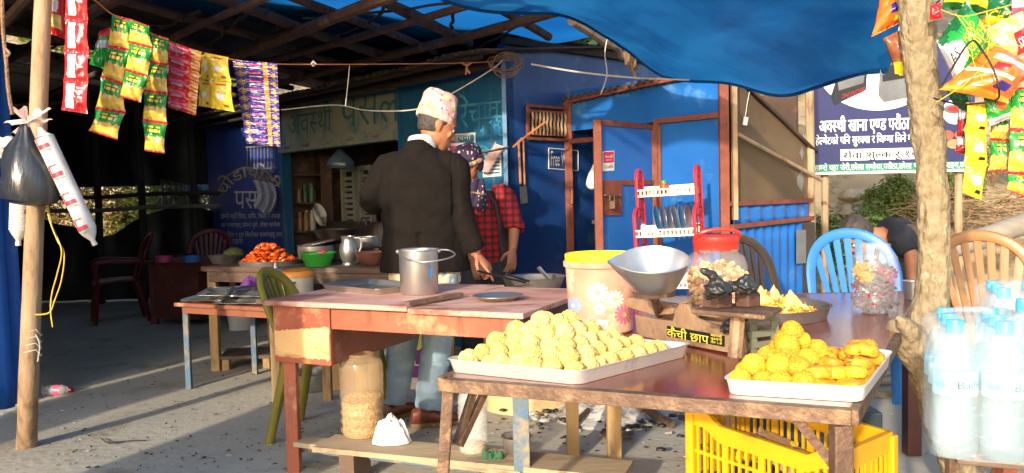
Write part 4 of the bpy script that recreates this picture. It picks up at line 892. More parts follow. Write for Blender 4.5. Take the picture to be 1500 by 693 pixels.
# iron karahi raised behind
kc = onC(492, 340, .58); kc.z = .745; a = M(); 
t = thing('karahi', 'sooty iron karahi with a long handle raised behind the pots', 'pan', kc)
a.lathe([(0, .12), (.07, .13), (.13, .17), (.165, .225), (.17, .23), (.16, .23), (.125, .175), (.07, .14), (0, .13)], kc, 32); build(a, 'pan', m_soot_pan, t)
a = M(); a.tube(smooth_path([kc + V((.15, -.03, .22)), kc + V((.19, -.06, .27)), kc + V((.21, -.06, .31)), kc + V((.235, -.06, .30)), kc + V((.235, -.06, .26))], 5), .008, 7); build(a, 'handle', m_soot_pan, t)
a = M(); a.lathe([(0, 0), (.1, 0), (.09, .125), (0, .125)], kc, 20); build(a, 'pan_stand', m_dark, None, 'dark round stand under the sooty karahi', 'stand')
# saucepan and brown bowl
sp0 = onC(537, 356, .50); a = M(); sq = .06
pot('saucepan', 'small steel saucepan stacked on a dark block behind the brown bowl', 'pot', [(0, 0), (.075, 0), (.082, .01), (.084, .075), (.09, .08), (.08, .078), (.076, .012), (0, .008)], sp0 + V((0, 0, .1)), m_steel)
a = M(); a.box(sp0 + V((0, 0, .05)), (.2, .16, .098)); build(a, 'wood_block', m_dark, None, 'dark wooden block under the small saucepan', 'block')
bb = onC(545, 385, .16); pot('clay_bowl', 'brown metal bowl at the end of the counter by the dark jacket', 'bowl', [(0, 0), (.05, 0), (.09, .035), (.115, .09), (.12, .095), (.11, .09), (.085, .04), (0, .01)], bb, mk('brown bowl metal', s(118, 78, 66), s(92, 60, 52), rough=.4, metal=.4))
pb_ = onC(368, 384, .5); pot('steel_basin', 'dark steel basin at the far left end of the counter', 'basin', [(0, 0), (.09, 0), (.12, .055), (.125, .06), (.115, .055), (0, .012)], onC(330, 384, .3), m_steeld)
a = M(); a.ico(onC(343, 380, .45) + V((0, 0, .05)), .06, 3, fn=lambda p, q: V((q.x * 1.3, q.y, q.z * .9)) + p * .012 * nz(p, 4)); build(a, 'cloth_bundle', mk('olive cloth', s(84, 92, 44), s(62, 70, 36), rough=.9), None, 'small olive cloth bundle left of the jalebi tray', 'cloth')
a = M(); a.grid(lambda u, v: P(lerp(370, 399, u) + 7 * math.sin(v * 3), lerp(264, 268, u) + v * (48 - 18 * abs(u - .6)), 8.6 + .05 * math.sin(u * 17 + v * 3)), 18, 16); build(a, 'hanging_towel', mk('grey white towel', s(186, 190, 204), s(158, 162, 180), rough=.9, bump=.3, bscale=60), None, 'grey white towel hanging over the painted navy wall', 'towel', solid=.006)
# inside the shop opening
ish = thing('shop_shelf', 'dim wooden shelf of jars inside the shop opening', 'shelf', F(3.5, 0, -.25))
for z in (.4, .85, 1.15, 1.45): a = M(); wallbox(a, F, 3.32, 3.66, z, z + .02, -.12, -.42); build(a, 'shelf', m_tabdark, ish)
a = M(); wallbox(a, F, 3.30, 3.318, 0, 1.65, -.3, -.42); wallbox(a, F, 3.662, 3.68, 0, 1.65, -.12, -.42); build(a, 'side_panel', m_tabdark, ish)
rn = random.Random(9); jcol = [mk('jar amber', s(150, 110, 66), rough=.4), mk('jar cream', s(176, 164, 140), rough=.4), mk('jar red', s(130, 50, 46), rough=.4), mk('jar green', s(64, 96, 60), rough=.4)]
jl_ = ['amber jar', 'cream jar', 'dull red jar', 'dull green jar']; wh = ['low', 'second', 'third', 'top']
for zi, z in enumerate((.42, .87, 1.17)):
    for k in range(5):
        c = F(3.352 + .07 * k, z, -.21 - .05 * (k % 2)); a = M(); hgt = rn.uniform(.12, .22); r = rn.uniform(.028, .034); ci = rn.randrange(4)
        a.lathe([(0, 0), (r, 0), (r, hgt * .8), (r * .7, hgt * .86), (r * .72, hgt), (0, hgt)], c, 16)
        build(a, 'storage_jar', jcol[ci], None, '%s number %s from the left on the %s shelf inside the shop' % (jl_[ci], ['five', 'four', 'three', 'two', 'one'][k], wh[zi]), 'jar', 'jars on the dim shop shelf')
def louvre(t0, t1, z0, z1, off, nslat, label, mt):
    t = thing('slatted_panel', label, 'panel', F((t0 + t1) / 2, z0, off)); a = M(); wallbox(a, F, t0, t0 + .04, z0, z1, off, off - .05); wallbox(a, F, t1 - .04, t1, z0, z1, off, off - .05); wallbox(a, F, t0 + .04, t1 - .04, z0, z0 + .05, off, off - .05); wallbox(a, F, t0 + .04, t1 - .04, z1 - .05, z1, off, off - .05); build(a, 'frame', mt, t)
    a = M()
    for k in range(nslat): z = lerp(z0 + .06, z1 - .08, k / nslat); wallbox(a, F, t0 + .05, t1 - .05, z, z + .5 * (z1 - z0) / nslat, off - .015, off - .035)
    build(a, 'slats', mt, t)
louvre(2.98, 3.26, .80, 1.53, -.50, 10, 'dull grey slatted panel inside the shop opening', m_board)
louvre(2.56, 2.80, .80, 1.53, -.44, 16, 'grey wire rack panel behind the dark jacket', m_grey)
a = sack(F(2.72, 1.60, -.2), .13, .10, 3); build(a, 'plastic_bag', mk('bluish film', s(96, 120, 140), s(70, 92, 112), rough=.2, alpha=.8, bump=.4, bscale=20), None, 'bluish clear bag hanging below the shutter box', 'bag')
a = M()
for k in range(5): a.lathe([(0, 0), (.06, .01), (.09, .05), (.092, .055), (.05, .012)], F(3.25, .97 + .02 * k, -.2), 20, rot=Matrix.Rotation(R(60), 3, 'Y') @ Matrix.Rotation(R(5 * k), 3, 'X'))
build(a, 'bowl_stack', m_white, None, 'small stack of white bowls tilted inside the shop opening', 'bowls')
a = M(); wallbox(a, F, 1.5, 3.5, .62, .96, -.3, -.62); build(a, 'work_bench', m_dark, None, 'dark bench along the inside of the shop opening', 'bench')
# low table with thali trays
LT = [(-2.16, 5.18), (-1.40, 4.80), (-1.12, 5.30), (-1.86, 5.68)]
table('low_table', 'low table with thin flaking blue legs carrying thali trays', LT, .565, .025, [(-2.10, 5.22), (-1.44, 4.86), (-1.2, 5.27), (-1.80, 5.62)], m_tabwood, [m_legblue], .035, .04)
def thali(c, rz, sx=.19, sy=.14):
    m = M(); c = V(c); rot = Matrix.Rotation(rz, 3, 'Z')
    wells = [(-.11, .06, .055), (0, .065, .05), (.11, .06, .055), (-.075, -.05, .07), (.09, -.05, .065)]
    def f(u, v):
        x, y = (u - .5) * 2 * sx, (v - .5) * 2 * sy; z = .020
        for wx, wy, wr in wells:
            d = math.hypot(x - wx, (y - wy)) / wr
            if d < 1: z -= .018 * min(1, (1 - d) * 3.0)
        e = max(abs(x) / sx, abs(y) / sy); z += .006 if e > .94 else 0
        cr = max(0, (abs(x) / sx) ** 6 + (abs(y) / sy) ** 6 - 1); k = 1 / max(1, ((abs(x) / sx) ** 6 + (abs(y) / sy) ** 6) ** (1 / 6))
        return c + rot @ V((x * k, y * k, z))
    m.grid(f, 40, 30); return m
th_ = thali((0, 0, 0), 0); tpos = [(-1.90, 5.20, .575, 'lowest'), (-1.64, 5.06, .575, 'right hand'), (-1.80, 5.22, .600, 'upper'), (-1.60, 5.16, .602, 'topmost')]
o0 = build(th_, 'thali_tray', m_steel, None, 'x', 'tray', 'thali trays on the low table', local=True, solid=.0015)
for i, (x, y, z, nm) in enumerate(tpos):
    o = o0 if i == 0 else o0.copy()
    if i: COL.objects.link(o)
    o.location = (x, y, z); o.rotation_euler = (R(5 + 2 * (i % 2)), R(-2 + 2 * i), R(-25 + 12 * i)); o['label'] = 'shallow steel compartment tray, %s of those overlapping on the low table' % nm
def cloth_heap(c, rx, ry, hz_, seed, folds=1.0):
    m = M(); c = V(c)
    def f(u, v):
        a = u * 6.283; r = v; x, y = rx * r * math.cos(a) * (1 + .15 * nz((math.cos(a) * 2, math.sin(a) * 2, seed))), ry * r * math.sin(a) * (1 + .15 * nz((math.cos(a) * 2, math.sin(a) * 2, seed + 3)))
        z = hz_ * (1 - r ** 2.2) * (1 + .5 * nz((x / rx * 2 + seed, y / ry * 2, 0))) + folds * hz_ * (.28 * (1 - 2.4 * abs(nz((x / rx * 2.2 + seed, y / ry * 2.2, 7)))) + .12 * (1 - 2 * abs(nz((x / rx * 6 + seed, y / ry * 6, 3))))) * (1 - r ** 4) ; return c + V((x, y, max(.003, z) if v < .99 else .003))
    m.grid(f, 84, 32, wrap=True); return m
build(cloth_heap((-1.66, 5.42, .566), .20, .12, .12, 2), 'cloth', mk('purple cloth', s(104, 52, 130), s(80, 38, 106), rough=.9, bump=.3, bscale=40), None, 'crumpled purple cloth on the low table', 'cloth')
build(cloth_heap((-1.42, 5.30, .566), .14, .11, .10, 5), 'plastic_bag', m_bagb, None, 'crumpled black bag on the low table behind the trays', 'bag')
# stand with white pot and orange lid
sx_, sy_ = -1.32, 4.95
table('low_stand', 'small wooden stand behind the old desk carrying the white pot', [(sx_ - .19, sy_ - .17), (sx_ + .24, sy_ - .17), (sx_ + .24, sy_ + .19), (sx_ - .19, sy_ + .19)], .622, .03, [(sx_ - .10, sy_ - .12), (sx_ + .2, sy_ - .12), (sx_ + .2, sy_ + .15), (sx_ - .10, sy_ + .15)], m_tabdark, [m_legwood], .05, .05, 'stand')
pc = V((sx_, sy_, .6235)); t = thing('hot_pot', 'white insulated pot with an orange lid behind the green chair', 'pot', pc)
a = M(); a.lathe([(0, 0), (.098, 0), (.105, .01), (.108, .105), (.112, .112), (0, .112)], pc, 36); build(a, 'pot', mk('cream plastic', s(218, 208, 184), s(200, 190, 166), rough=.4), t)
a = M(); a.lathe([(.114, .112), (.114, .128), (.10, .146), (.04, .156), (0, .157)], pc + V((0, 0, .001)), 36); build(a, 'lid', mk('orange plastic', s(224, 142, 44), s(206, 122, 32), rough=.4), t)
a = M(); a.beam(pc + V((-.03, -.108, .085)), pc + V((.03, -.108, .085)), .02, .012); build(a, 'handle', m_tabdark, t)
pc2 = P(404, 398, 5.12); pot('sugar_jar', 'small white and steel jar lid standing behind the orange lid', 'jar', [(0, 0), (.05, 0), (.06, .02), (.04, .05), (.018, .055), (.018, .09), (0, .095)], V((pc2.x, pc2.y, .722)), m_steel)
a = M(); a.box((pc2.x, pc2.y + .05, .644 - .012 + .04), (.16, .14, .1)); build(a, 'white_box', m_white, None, 'white box behind the orange lidded pot', 'box')
a = M(); a.box(V((sx_ + .20, sy_ - .08, .6235 + .02)), (.05, .06, .04)); build(a, 'red_box', mk('orange red box', s(206, 84, 50), rough=.6), None, 'small orange red box right of the white pot', 'box', bevel=.004)
# red desk, tubs and chairs in the dark
dd_ = [(-3.62, 8.02), (-2.62, 7.72), (-2.45, 8.25), (-3.45, 8.55)]
t = table('old_desk', 'dull red wooden desk standing in the dark eating area', dd_, .64, .03, [(-3.56, 8.08), (-2.68, 7.82), (-2.52, 8.2), (-3.4, 8.48)], m_tabred, [m_tabred], .06, .08, 'desk')
a = M(); a.prism([V((-3.55, 8.05, .06)), V((-3.05, 7.90, .06)), V((-2.92, 8.32, .06)), V((-3.42, 8.47, .06))], (0, 0, .54)); build(a, 'cupboard', m_tabred, t)
a = M(); a.beam((-2.98, 7.93, .18), (-2.68, 7.83, .18), .03, .07); build(a, 'stretcher', m_tabred, t)
for px, cl, nm in ((240, s(190, 70, 110), 'pink'), (281, s(50, 110, 190), 'blue')):
    c = G(px, 384, .641); pot('plastic_tub', '%s plastic tub standing on the dull red desk' % nm, 'tub', [(0, 0), (.072, 0), (.078, .06), (.07, .06), (.066, .008), (0, .006)], c, mk(nm + ' plastic', cl, rough=.5), 24)
a = M(); a.box(P(322, 403, 8.9) + V((0, 0, -.35)), (.28, .03, .3)); build(a, 'dark_panel', m_grey, None, 'small grey panel leaning in the dark by the navy wall', 'panel')
# foot bench under the low table
fb = [G(322, 543, .0), G(398, 540, .0), G(404, 526, .0), G(334, 529, .0)]
table('foot_bench', 'low dark foot bench on the floor behind the low table', [(p.x, p.y) for p in fb], .10, .025, [(fb[0].x + .04, fb[0].y + .03), (fb[1].x - .04, fb[1].y + .03)], m_tabdark, [m_legwood], .05, 0, 'bench')
# bucket in the dark
bk = G(352, 482, 0); t = thing('plastic_bucket', 'white plastic bucket on the floor beyond the low table', 'bucket', bk); a = M(); a.lathe([(0, 0), (.10, 0), (.125, .24), (.135, .245), (.135, .255), (.12, .25), (.1, .01), (0, .01)], bk, 26); build(a, 'body', m_white, t)
a = M(); a.tube([bk + V((.125 * math.cos(x), .125 * math.sin(x) * .3 - .1, .24 - .06 * math.sin(x))) for x in [i * .31 for i in range(11)]], .004, 5); build(a, 'handle', m_grey, t)

# ------------------------------------------------------------------ moulded plastic chairs
def make_chair(name, label, mt, arms=False, slats=7, wide=.43, loc=(0, 0, 0), rz=0, hgt=.86, zs=.42, group='plastic chairs', holes=False, cat='chair'):
    """faces -Y; local coordinates"""
    t = thing(name, label, cat, loc, group, rz); h = wide / 2
    a = M(); a.grid(lambda u, v: V(((u - .5) * 2 * (h - .01 - .02 * v), lerp(-.22, .19, v), zs + .012 * math.cos((u - .5) * 3.1) * -1 - .03 * (1 - v) ** 4 * 1 + .012 * (abs(u - .5) * 2) ** 3)), 14, 12)
    build(a, 'seat', mt, t, local=True, solid=.018)
    def bk(x, f): # back surface: f 0 at seat, 1 at top
        return V((x, .19 + .14 * f + .035 * (1 - (x / h) ** 2) - .02, zs + .01 + (hgt - zs) * f))
    a = M(); pts = []
    for k in range(29):
        an = lerp(math.pi * 1.0, 0, k / 28); cx = math.cos(an) * h; f = .42 + .58 * (max(0, math.sin(an)) ** .62)
        pts.append(bk(cx, f))
    pts = [bk(-h * .93, 0.0), bk(-h * .98, .2)] + pts + [bk(h * .98, .2), bk(h * .93, 0.0)]
    a.tube(pts, [.030 if 2 < i < len(pts) - 3 else .026 for i in range(len(pts))], 8, flat=.6)
    for k in range(slats):
        x = lerp(-.68, .68, k / (slats - 1)) * h
        top = .42 + .58 * (max(0, 1 - (x * 1.18 / h) ** 2) ** .31) - .02
        w0 = .0165
        a.grid(lambda u, v: bk(lerp(x * .60, x * 1.18, v) + (u - .5) * 2 * w0 * (.8 + .3 * v), v * top), 3, 12)
        a.grid(lambda u, v: bk(lerp(x * .60, x * 1.18, v) - (u - .5) * 2 * w0 * (.8 + .3 * v), v * top) + V((0, .010, 0)), 3, 12)
    build(a, 'backrest', mt, t, local=True)
    for sx in (-1, 1):
        for fr in (1, 0):
            a = M(); top = V((sx * (h - .035), -.19 if fr else .18, zs - .012)); bot = V((sx * (h + .01), -.23 if fr else .27, 0)); n = 6
            a.loft([(lerp(top, bot, k / n), V((.034 - .010 * k / n, 0, 0)), V((0, .028 - .006 * k / n, 0))) for k in range(n + 1)], 10); build(a, 'leg', mt, t, local=True)
        if arms:
            a = M(); a.tube(smooth_path([V((sx * (h + .0), -.19, zs - .01)), V((sx * (h + .03), -.2, zs + .17)), V((sx * (h + .03), -.12, zs + .21)), V((sx * (h + .02), .1, zs + .2)), V((sx * h * .97, .235, zs + .19))], 6), .024, 8, flat=.7); build(a, 'armrest', mt, t, local=True)
    return t
m_olive = mk('olive plastic', s(142, 130, 46), s(118, 110, 38), rough=.42); m_cblack = mk('dark brown plastic', s(64, 52, 44), s(48, 40, 34), rough=.3); m_cblue = mk('sky blue plastic', s(58, 126, 204), s(46, 110, 188), rough=.4)
m_ctan = mk('tan brown plastic', s(150, 108, 66), s(122, 84, 50), s(168, 130, 88), scale=2, rough=.4); m_cred = mk('dull red plastic', s(96, 24, 24), s(78, 20, 20), rough=.45); m_cbrown = mk('deep brown plastic', s(98, 54, 40), s(70, 40, 32), rough=.35)
make_chair('plastic_chair', 'olive green plastic chair pushed behind the left end of the old desk', m_olive, loc=(-.93, 4.16, 0), rz=R(84), wide=.40, hgt=.82)
make_chair('plastic_chair', 'dull red plastic armchair left of the desk in the dark area', m_cred, True, loc=(-4.05, 8.35, 0), rz=R(-60))
make_chair('plastic_chair', 'dull red plastic armchair behind the pink tub in the dark area', m_cred, True, loc=(-3.35, 8.95, 0), rz=R(10))
# ------------------------------------------------------------------ old desk
TZ = .77
TA, TB_ = G(383, 440, TZ), G(766, 456, TZ); tu = (TB_ - TA); TL_ = V((tu.x, tu.y, 0)).length; tu = V((tu.x, tu.y, 0)).normalized(); tn = V((-tu.y, tu.x, 0)); TW = .78
def TT(u, v, z=0): p = TA + tu * u + tn * v; return V((p.x, p.y, z))
m_top = mk('worn pinkish desktop', s(204, 164, 152), s(176, 122, 108), s(132, 82, 66), scale=3.2, amt=.35, dirt=.56, dscale=5.5, rough=.7, bump=.15, bscale=30, stretch=(.4, 1, 1))
m_desk = mk('worn red brown desk', s(168, 92, 66), s(136, 70, 50), s(186, 138, 100), scale=4, dirt=.60, dscale=6, c4=s(92, 56, 42), streak=.60, rough=.6, bump=.12, bscale=24)
m_bare = mk('bare scraped wood', s(222, 184, 128), s(198, 152, 98), s(168, 104, 70), scale=3, dirt=.58, dscale=4, rough=.7, bump=.2, bscale=30, stretch=(.3, 1, 1.6))
m_deskshade = mk('shade darkened drawer side', s(118, 66, 50), s(92, 50, 38), s(150, 100, 76), scale=4, dirt=.64, dscale=5, rough=.6, bump=.15, bscale=24)  # desk brown darkened to paint in the shade on the drawer side
desk = thing('wooden_desk', 'worn red brown wooden desk with drawer box and pale scraped top in the middle', 'desk', TT(TL_ / 2, TW / 2))
c_ = (610 - 383) / (766 - 383) * TL_
a = M(); a.prism([TT(0, 0, TZ - .022), TT(c_, 0, TZ - .022), TT(c_ + .06, TW, TZ - .022), TT(.0, TW, TZ - .022)], (0, 0, .022)); build(a, 'top_board', m_top, desk, bevel=.003)
a = M(); a.prism([TT(c_ + .004, .0, TZ - .03), TT(TL_, 0, TZ - .03), TT(TL_, TW, TZ - .03), TT(c_ + .064, TW, TZ - .03)], (0, 0, .022)); build(a, 'top_board', m_top, desk, bevel=.003)
a = M(); a.beam(TT(c_ - .01, .02, TZ + .008), TT(c_ + .06, .34, TZ + .008), .03, .016); build(a, 'loose_strip', m_tabdark, desk)
ux0, ux1 = .035, .335
a = M(); a.prism([TT(ux0, .03, TZ - .27), TT(ux1, .03, TZ - .27), TT(ux1, .05, TZ - .27), TT(ux0, .05, TZ - .27)], (0, 0, .245)); fr = build(a, 'drawer_front', m_desk, desk, bevel=.002)
a = M(); rn = random.Random(4); pl_ = []
n_ = 26
top = [(lerp(ux0 + .004, ux1 - .006, i / n_), TZ - .135 + .03 * i / n_ + .006 * nz((i * .9, 0, 0)) + .004 * nz((i * 3.1, 1, 0))) for i in range(n_ + 1)]; bot = [(lerp(ux0 + .004, ux1 - .006, i / n_), TZ - .245 + .012 * nz((i * .7, 5, 0))) for i in range(n_ + 1)]
for i in range(n_): a.add([TT(bot[i][0], .0288, bot[i][1]), TT(bot[i + 1][0], .0288, bot[i + 1][1]), TT(top[i + 1][0], .0288, top[i + 1][1]), TT(top[i][0], .0288, top[i][1])], [(0, 1, 2, 3)])
build(a, 'scraped_patch', m_bare, fr)
a = M(); a.prism([TT(ux1 - .018, .052, TZ - .268), TT(ux1, .052, TZ - .268), TT(ux1, .70, TZ - .268), TT(ux1 - .018, .70, TZ - .268)], (0, 0, .235)); build(a, 'drawer_side', m_deskshade, desk)
a = M(); a.prism([TT(ux0, .052, TZ - .268), TT(ux1 - .02, .052, TZ - .268), TT(ux1 - .02, .70, TZ - .268), TT(ux0, .70, TZ - .268)], (0, 0, .012)); a.prism([TT(ux0, .052, TZ - .254), TT(ux0 + .016, .052, TZ - .254), TT(ux0 + .016, .70, TZ - .254), TT(ux0, .70, TZ - .254)], (0, 0, .22)); build(a, 'drawer_box', m_deskshade, desk)
a = M(); a.prism([TT(ux1 + .003, .036, TZ - .115), TT(TL_ - .03, .036, TZ - .115), TT(TL_ - .03, .056, TZ - .115), TT(ux1 + .003, .056, TZ - .115)], (0, 0, .084)); build(a, 'apron', m_desk, desk, bevel=.002)
a = M(); a.prism([TT(TL_ - .045, .06, TZ - .13), TT(TL_ - .027, .06, TZ - .13), TT(TL_ - .027, TW - .05, TZ - .13), TT(TL_ - .045, TW - .05, TZ - .13)], (0, 0, .098)); build(a, 'side_apron', m_tabdark, desk)
for (u, v, mt, zt) in ((.075, .085, m_desk, TZ - .272), (TL_ - .06, .09, m_legblue, TZ - .12), (TL_ - .09, TW - .06, m_legwood, TZ - .032), (.075, TW - .06, m_legwood, TZ - .032)):
    a = M(); p = TT(u, v); leg(a, p.x, p.y, 0, zt, .055 if mt != m_legblue else .062); build(a, 'leg', mt, desk, bevel=.003, label='blue painted leg' if mt == m_legblue else None)
def plank(p, q, wd, z, th, name, label=None, par=None, mt=None):
    a = M(); p, q = V((p.x, p.y, z)), V((q.x, q.y, z)); a.beam(p, q, wd, th); return build(a, name, mt or m_plank, par, label, None if par else 'plank', bevel=.002)
plank(TT(.10, .10), TT(TL_ - .05, .10), .10, .135, .022, 'foot_rail', None, desk)
plank(TT(.03, .14), TT(TL_ - .02, .20), .03, .10, .05, 'foot_rail', None, desk, m_legblue)
pA, pB = G(486, 643, .15), G(925, 683, .15); pd = (pB - pA).normalized(); pnn = V((-pd.y, pd.x, 0))
def PK(px, py): return G(px, py, .162)
plank(pA - pnn * .06, pB - pnn * .06, .19, .15, .022, 'plank', 'long pale plank under the desk carrying the jars')
for k, q in enumerate((pA + pd * .15, pB - pd * .2)):
    a = M(); a.beam(V((q.x, q.y, .069)) - pnn * .13, V((q.x, q.y, .069)) + pnn * .01, .07, .138); build(a, 'wood_block', m_tabdark, None, ('left' if k == 0 else 'right') + ' hidden wooden block carrying the long plank under the desk', 'block')
# steel tray on the desk
def tray_quad(L_, F_, R_, z0, hgt, flare, name, label, mt, th=.003, group=None):
    L_, F_, R_ = [V((p.x, p.y, 0)) for p in (L_, F_, R_)]; B_ = L_ + R_ - F_; cs = [L_, F_, R_, B_]; ce = sum(cs, V((0, 0, 0))) / 4
    def rr(k, rad=.035, n=6): # rounded outline, scaled k
        out = []
        for i in range(4):
            c, p, q = cs[i], cs[i - 1], cs[(i + 1) % 4]; d0 = (p - c).normalized(); d1 = (q - c).normalized()
            for j in range(n + 1):
                t = j / n; x = c + d0 * rad * (1 - t) ** 2 + d1 * rad * t ** 2
                v = x - ce; out.append(ce + v * (1 - k / max(.05, v.length)))
        return out
    m = M(); levels = [(flare, 0), (flare * .85, .004), (0, hgt), (-.006, hgt + .002), (-.006, hgt + .004), (.004, hgt + .003), (flare + .004, .006)]
    o = [[p + V((0, 0, z0 + z)) for p in rr(k)] for k, z in levels]; n = len(o[0])
    vs = [p for r in o for p in r]; fs = [(i * n + k, i * n + (k + 1) % n, (i + 1) * n + (k + 1) % n, (i + 1) * n + k) for i in range(len(o) - 1) for k in range(n)]
    fs += [list(range(n))[::-1], [(len(o) - 1) * n + k for k in range(n)]]; m.add(vs, fs, 0, True)
    ob = build(m, name, mt, None, label, 'tray', group, sharp=50); return ob, cs, ce
tray_quad(G(468, 417, .795), G(553, 425, .795), G(625, 416, .795), TZ + .001, .024, .018, 'steel_tray', 'shallow empty steel tray on the desk behind the steel bucket', m_steel)
# steel bucket
bc = G(612, 433, TZ) + V((0, .07, 0)); bc.z = TZ + .001; bz = thing('steel_bucket', 'shiny steel bucket with a wire handle on the scraped desk', 'bucket', bc)
a = M(); a.lathe([(0, 0), (.080, 0), (.085, .008), (.086, .19), (.091, .194), (.089, .199), (.083, .196), (.081, .012), (0, .008)], bc, 44); build(a, 'body', m_steel, bz)
a = M(); a.tube(smooth_path([bc + V((-.092, 0, .19)), bc + V((-.05, -.09, .165)), bc + V((.03, -.15, .152)), bc + V((.12, -.13, .158)), bc + V((.165, -.06, .172)), bc + V((.14, -.005, .188)), bc + V((.092, .0, .193))], 8), .0035, 7); build(a, 'handle', m_steel, bz)
for sx in (-1, 1): a = M(); a.ico(bc + V((sx * .09, 0, .188)), .011, 2); build(a, 'handle_ear', m_steel, bz)
a = M(); a.add([bc + V((.0868 * math.sin(.75 + .075 * math.cos(x)) , -.0868 * math.cos(.75 + .075 * math.cos(x)), .10 + .028 * math.sin(x))) for x in [i * .3927 for i in range(16)]], [list(range(16))]); build(a, 'sticker', mk('blue sticker', s(30, 130, 210), rough=.4), bz)
pc_ = G(729, 438, TZ); pot('steel_plate', 'single steel plate lying near the front edge of the desk', 'plate', [(0, 0), (.07, 0), (.10, .018), (.107, .020), (.107, .022), (.098, .021), (.07, .004), (0, .004)], V((pc_.x, pc_.y + .02, TZ - .007)), m_steel, 40)
# jar of grain, cloth, jar with green lid, bowl on the planks
m_pet = mk('brownish clear plastic', s(206, 176, 140), s(186, 156, 120), rough=.15, alpha=.30, spec=.6)
m_grain = mk('husked grain', s(206, 172, 118), s(160, 122, 78), scale=75, amt=.25, rough=.9, bump=.8, bscale=90)
jc = PK(529, 641) + V((0, .05, 0)); jc.z = .1615; t = thing('grain_jar', 'big brownish ribbed plastic jar half full of grain under the desk', 'jar', jc)
pr = [(.0, 0), (.083, 0), (.090, .012)]
for k in range(7): z = .03 + .038 * k; pr += [(.097, z), (.088 + .001 * k, z + .019)]
pr += [(.097, .30), (.090, .325), (.06, .345), (.055, .36), (0, .36)]
a = M(); a.lathe(pr, jc, 36); build(a, 'jar', m_pet, t)
a = M(); a.lathe([(0, .004), (.08, .004), (.0865, .02), (.0865, .15), (.084, .165), (.04, .172), (0, .17)], jc, 30, fn=lambda p, an: p + V((0, 0, .012 * math.sin(an + .4) * (p.z > .1)))); build(a, 'grain', m_grain, None, 'pale husked grain filling the big jar under the desk', 'grain', kind='stuff')
cc = PK(573, 650); build(cloth_heap(V((cc.x, cc.y + .02, .162)), .085, .06, .085, 13, 1.0), 'white_cloth', mk('white cotton', s(216, 214, 212), s(196, 194, 194), rough=.9, bump=.25, bscale=60), None, 'crumpled white cloth heap on the plank beside the grain jar', 'cloth')
gc = PK(693, 664) + V((0, .03, 0)); gc.z = .1615; t = thing('plastic_jar', 'clear ribbed plastic jar with green lid standing on the plank', 'jar', gc)
pr = [(.0, 0), (.052, 0), (.058, .008)]
for k in range(10): z = .02 + .02 * k; pr += [(.060, z), (.057, z + .010)]
pr += [(.058, .225), (.045, .25), (.044, .262), (0, .262)]
a = M(); a.lathe(pr, gc, 28); build(a, 'jar', m_clear, t)
a = M(); a.lathe([(0, .258), (.050, .258), (.050, .284), (.046, .288), (0, .288)], gc, 28); build(a, 'lid', mk('green lid', s(24, 130, 84), s(18, 110, 70), rough=.4), t)
a = M(); a.lathe([(0, .004), (.05, .004), (.052, .03), (.03, .04), (0, .036)], gc, 18); build(a, 'crumbs', m_grain, None, 'brown crumbs at the bottom of the green lidded jar', 'crumbs', kind='stuff')
bc2 = PK(757, 669) + V((0, .03, 0)); pot('steel_bowl', 'deep steel bowl on the plank behind the blue desk leg', 'bowl', [(0, 0), (.03, 0), (.052, .03), (.058, .075), (.062, .078), (.055, .075), (.048, .032), (0, .008)], V((bc2.x, bc2.y, .1615)), m_steeld)
c = G(722, 693, .10); build(cloth_heap(V((c.x, c.y, .0)), .09, .06, .13, 17, 1.4), 'green_cloth', mk('dark green cloth', s(44, 92, 60), s(30, 68, 44), rough=.85), None, 'crumpled dark green cloth at the bottom edge below the laddu tray', 'cloth')
# sack with purple print
k0 = G(616, 566, 0); t = thing('printed_sack', 'cream sack with purple print standing behind the man in the jacket', 'sack', k0)
def sackf(u, v):
    an = u * 6.2832; e = 1 - .35 * max(0, v - .8) * 5 * .6; return k0 + V((.13 * math.cos(an) * e * (1 + .06 * nz((an, v * 3, 2))), .08 * math.sin(an) * e + .0, .44 * v))
a = M(); a.grid(sackf, 36, 18, wrap=True, mi=lambda u, v: 1 if (.16 < v < .62 and .52 < u < .98) else 0); build(a, 'sack_body', [mk('cream sack', s(220, 210, 186), s(200, 188, 164), rough=.8), mk('purple sack print', s(116, 48, 128), s(98, 38, 110), rough=.7)], t)
def sk(x, z): an = math.acos(max(-.99, min(.99, x / .13))); return k0 + V((.1335 * math.cos(an), -.0835 * math.sin(an), z))
a = M(); a.text('AL', lambda x, y, kk: sk(lerp(-.075, .005, x), lerp(.15, .21, y)) + V((0, -kk - .003, 0))); build(a, 'lettering', m_white, t)
a = M(); a.add([sk(-.012 + .05 * math.cos(i * .3927), .30 + .055 * math.sin(i * .3927)) + V((0, -.003, 0)) for i in range(16)], [list(range(16))]); build(a, 'emblem', mk('yellow green print', s(196, 190, 90), rough=.7), t)
# pot under the stand
u0 = G(454, 578, 0) + V((0, .10, 0)); pot('steel_pot', 'round steel pot on the floor beneath the green chair', 'pot', [(0, .004), (.08, .004), (.10, .03), (.102, .11), (.108, .114), (.1, .112), (.095, .035), (0, .02)], V((u0.x, u0.y, 0)), m_steel)
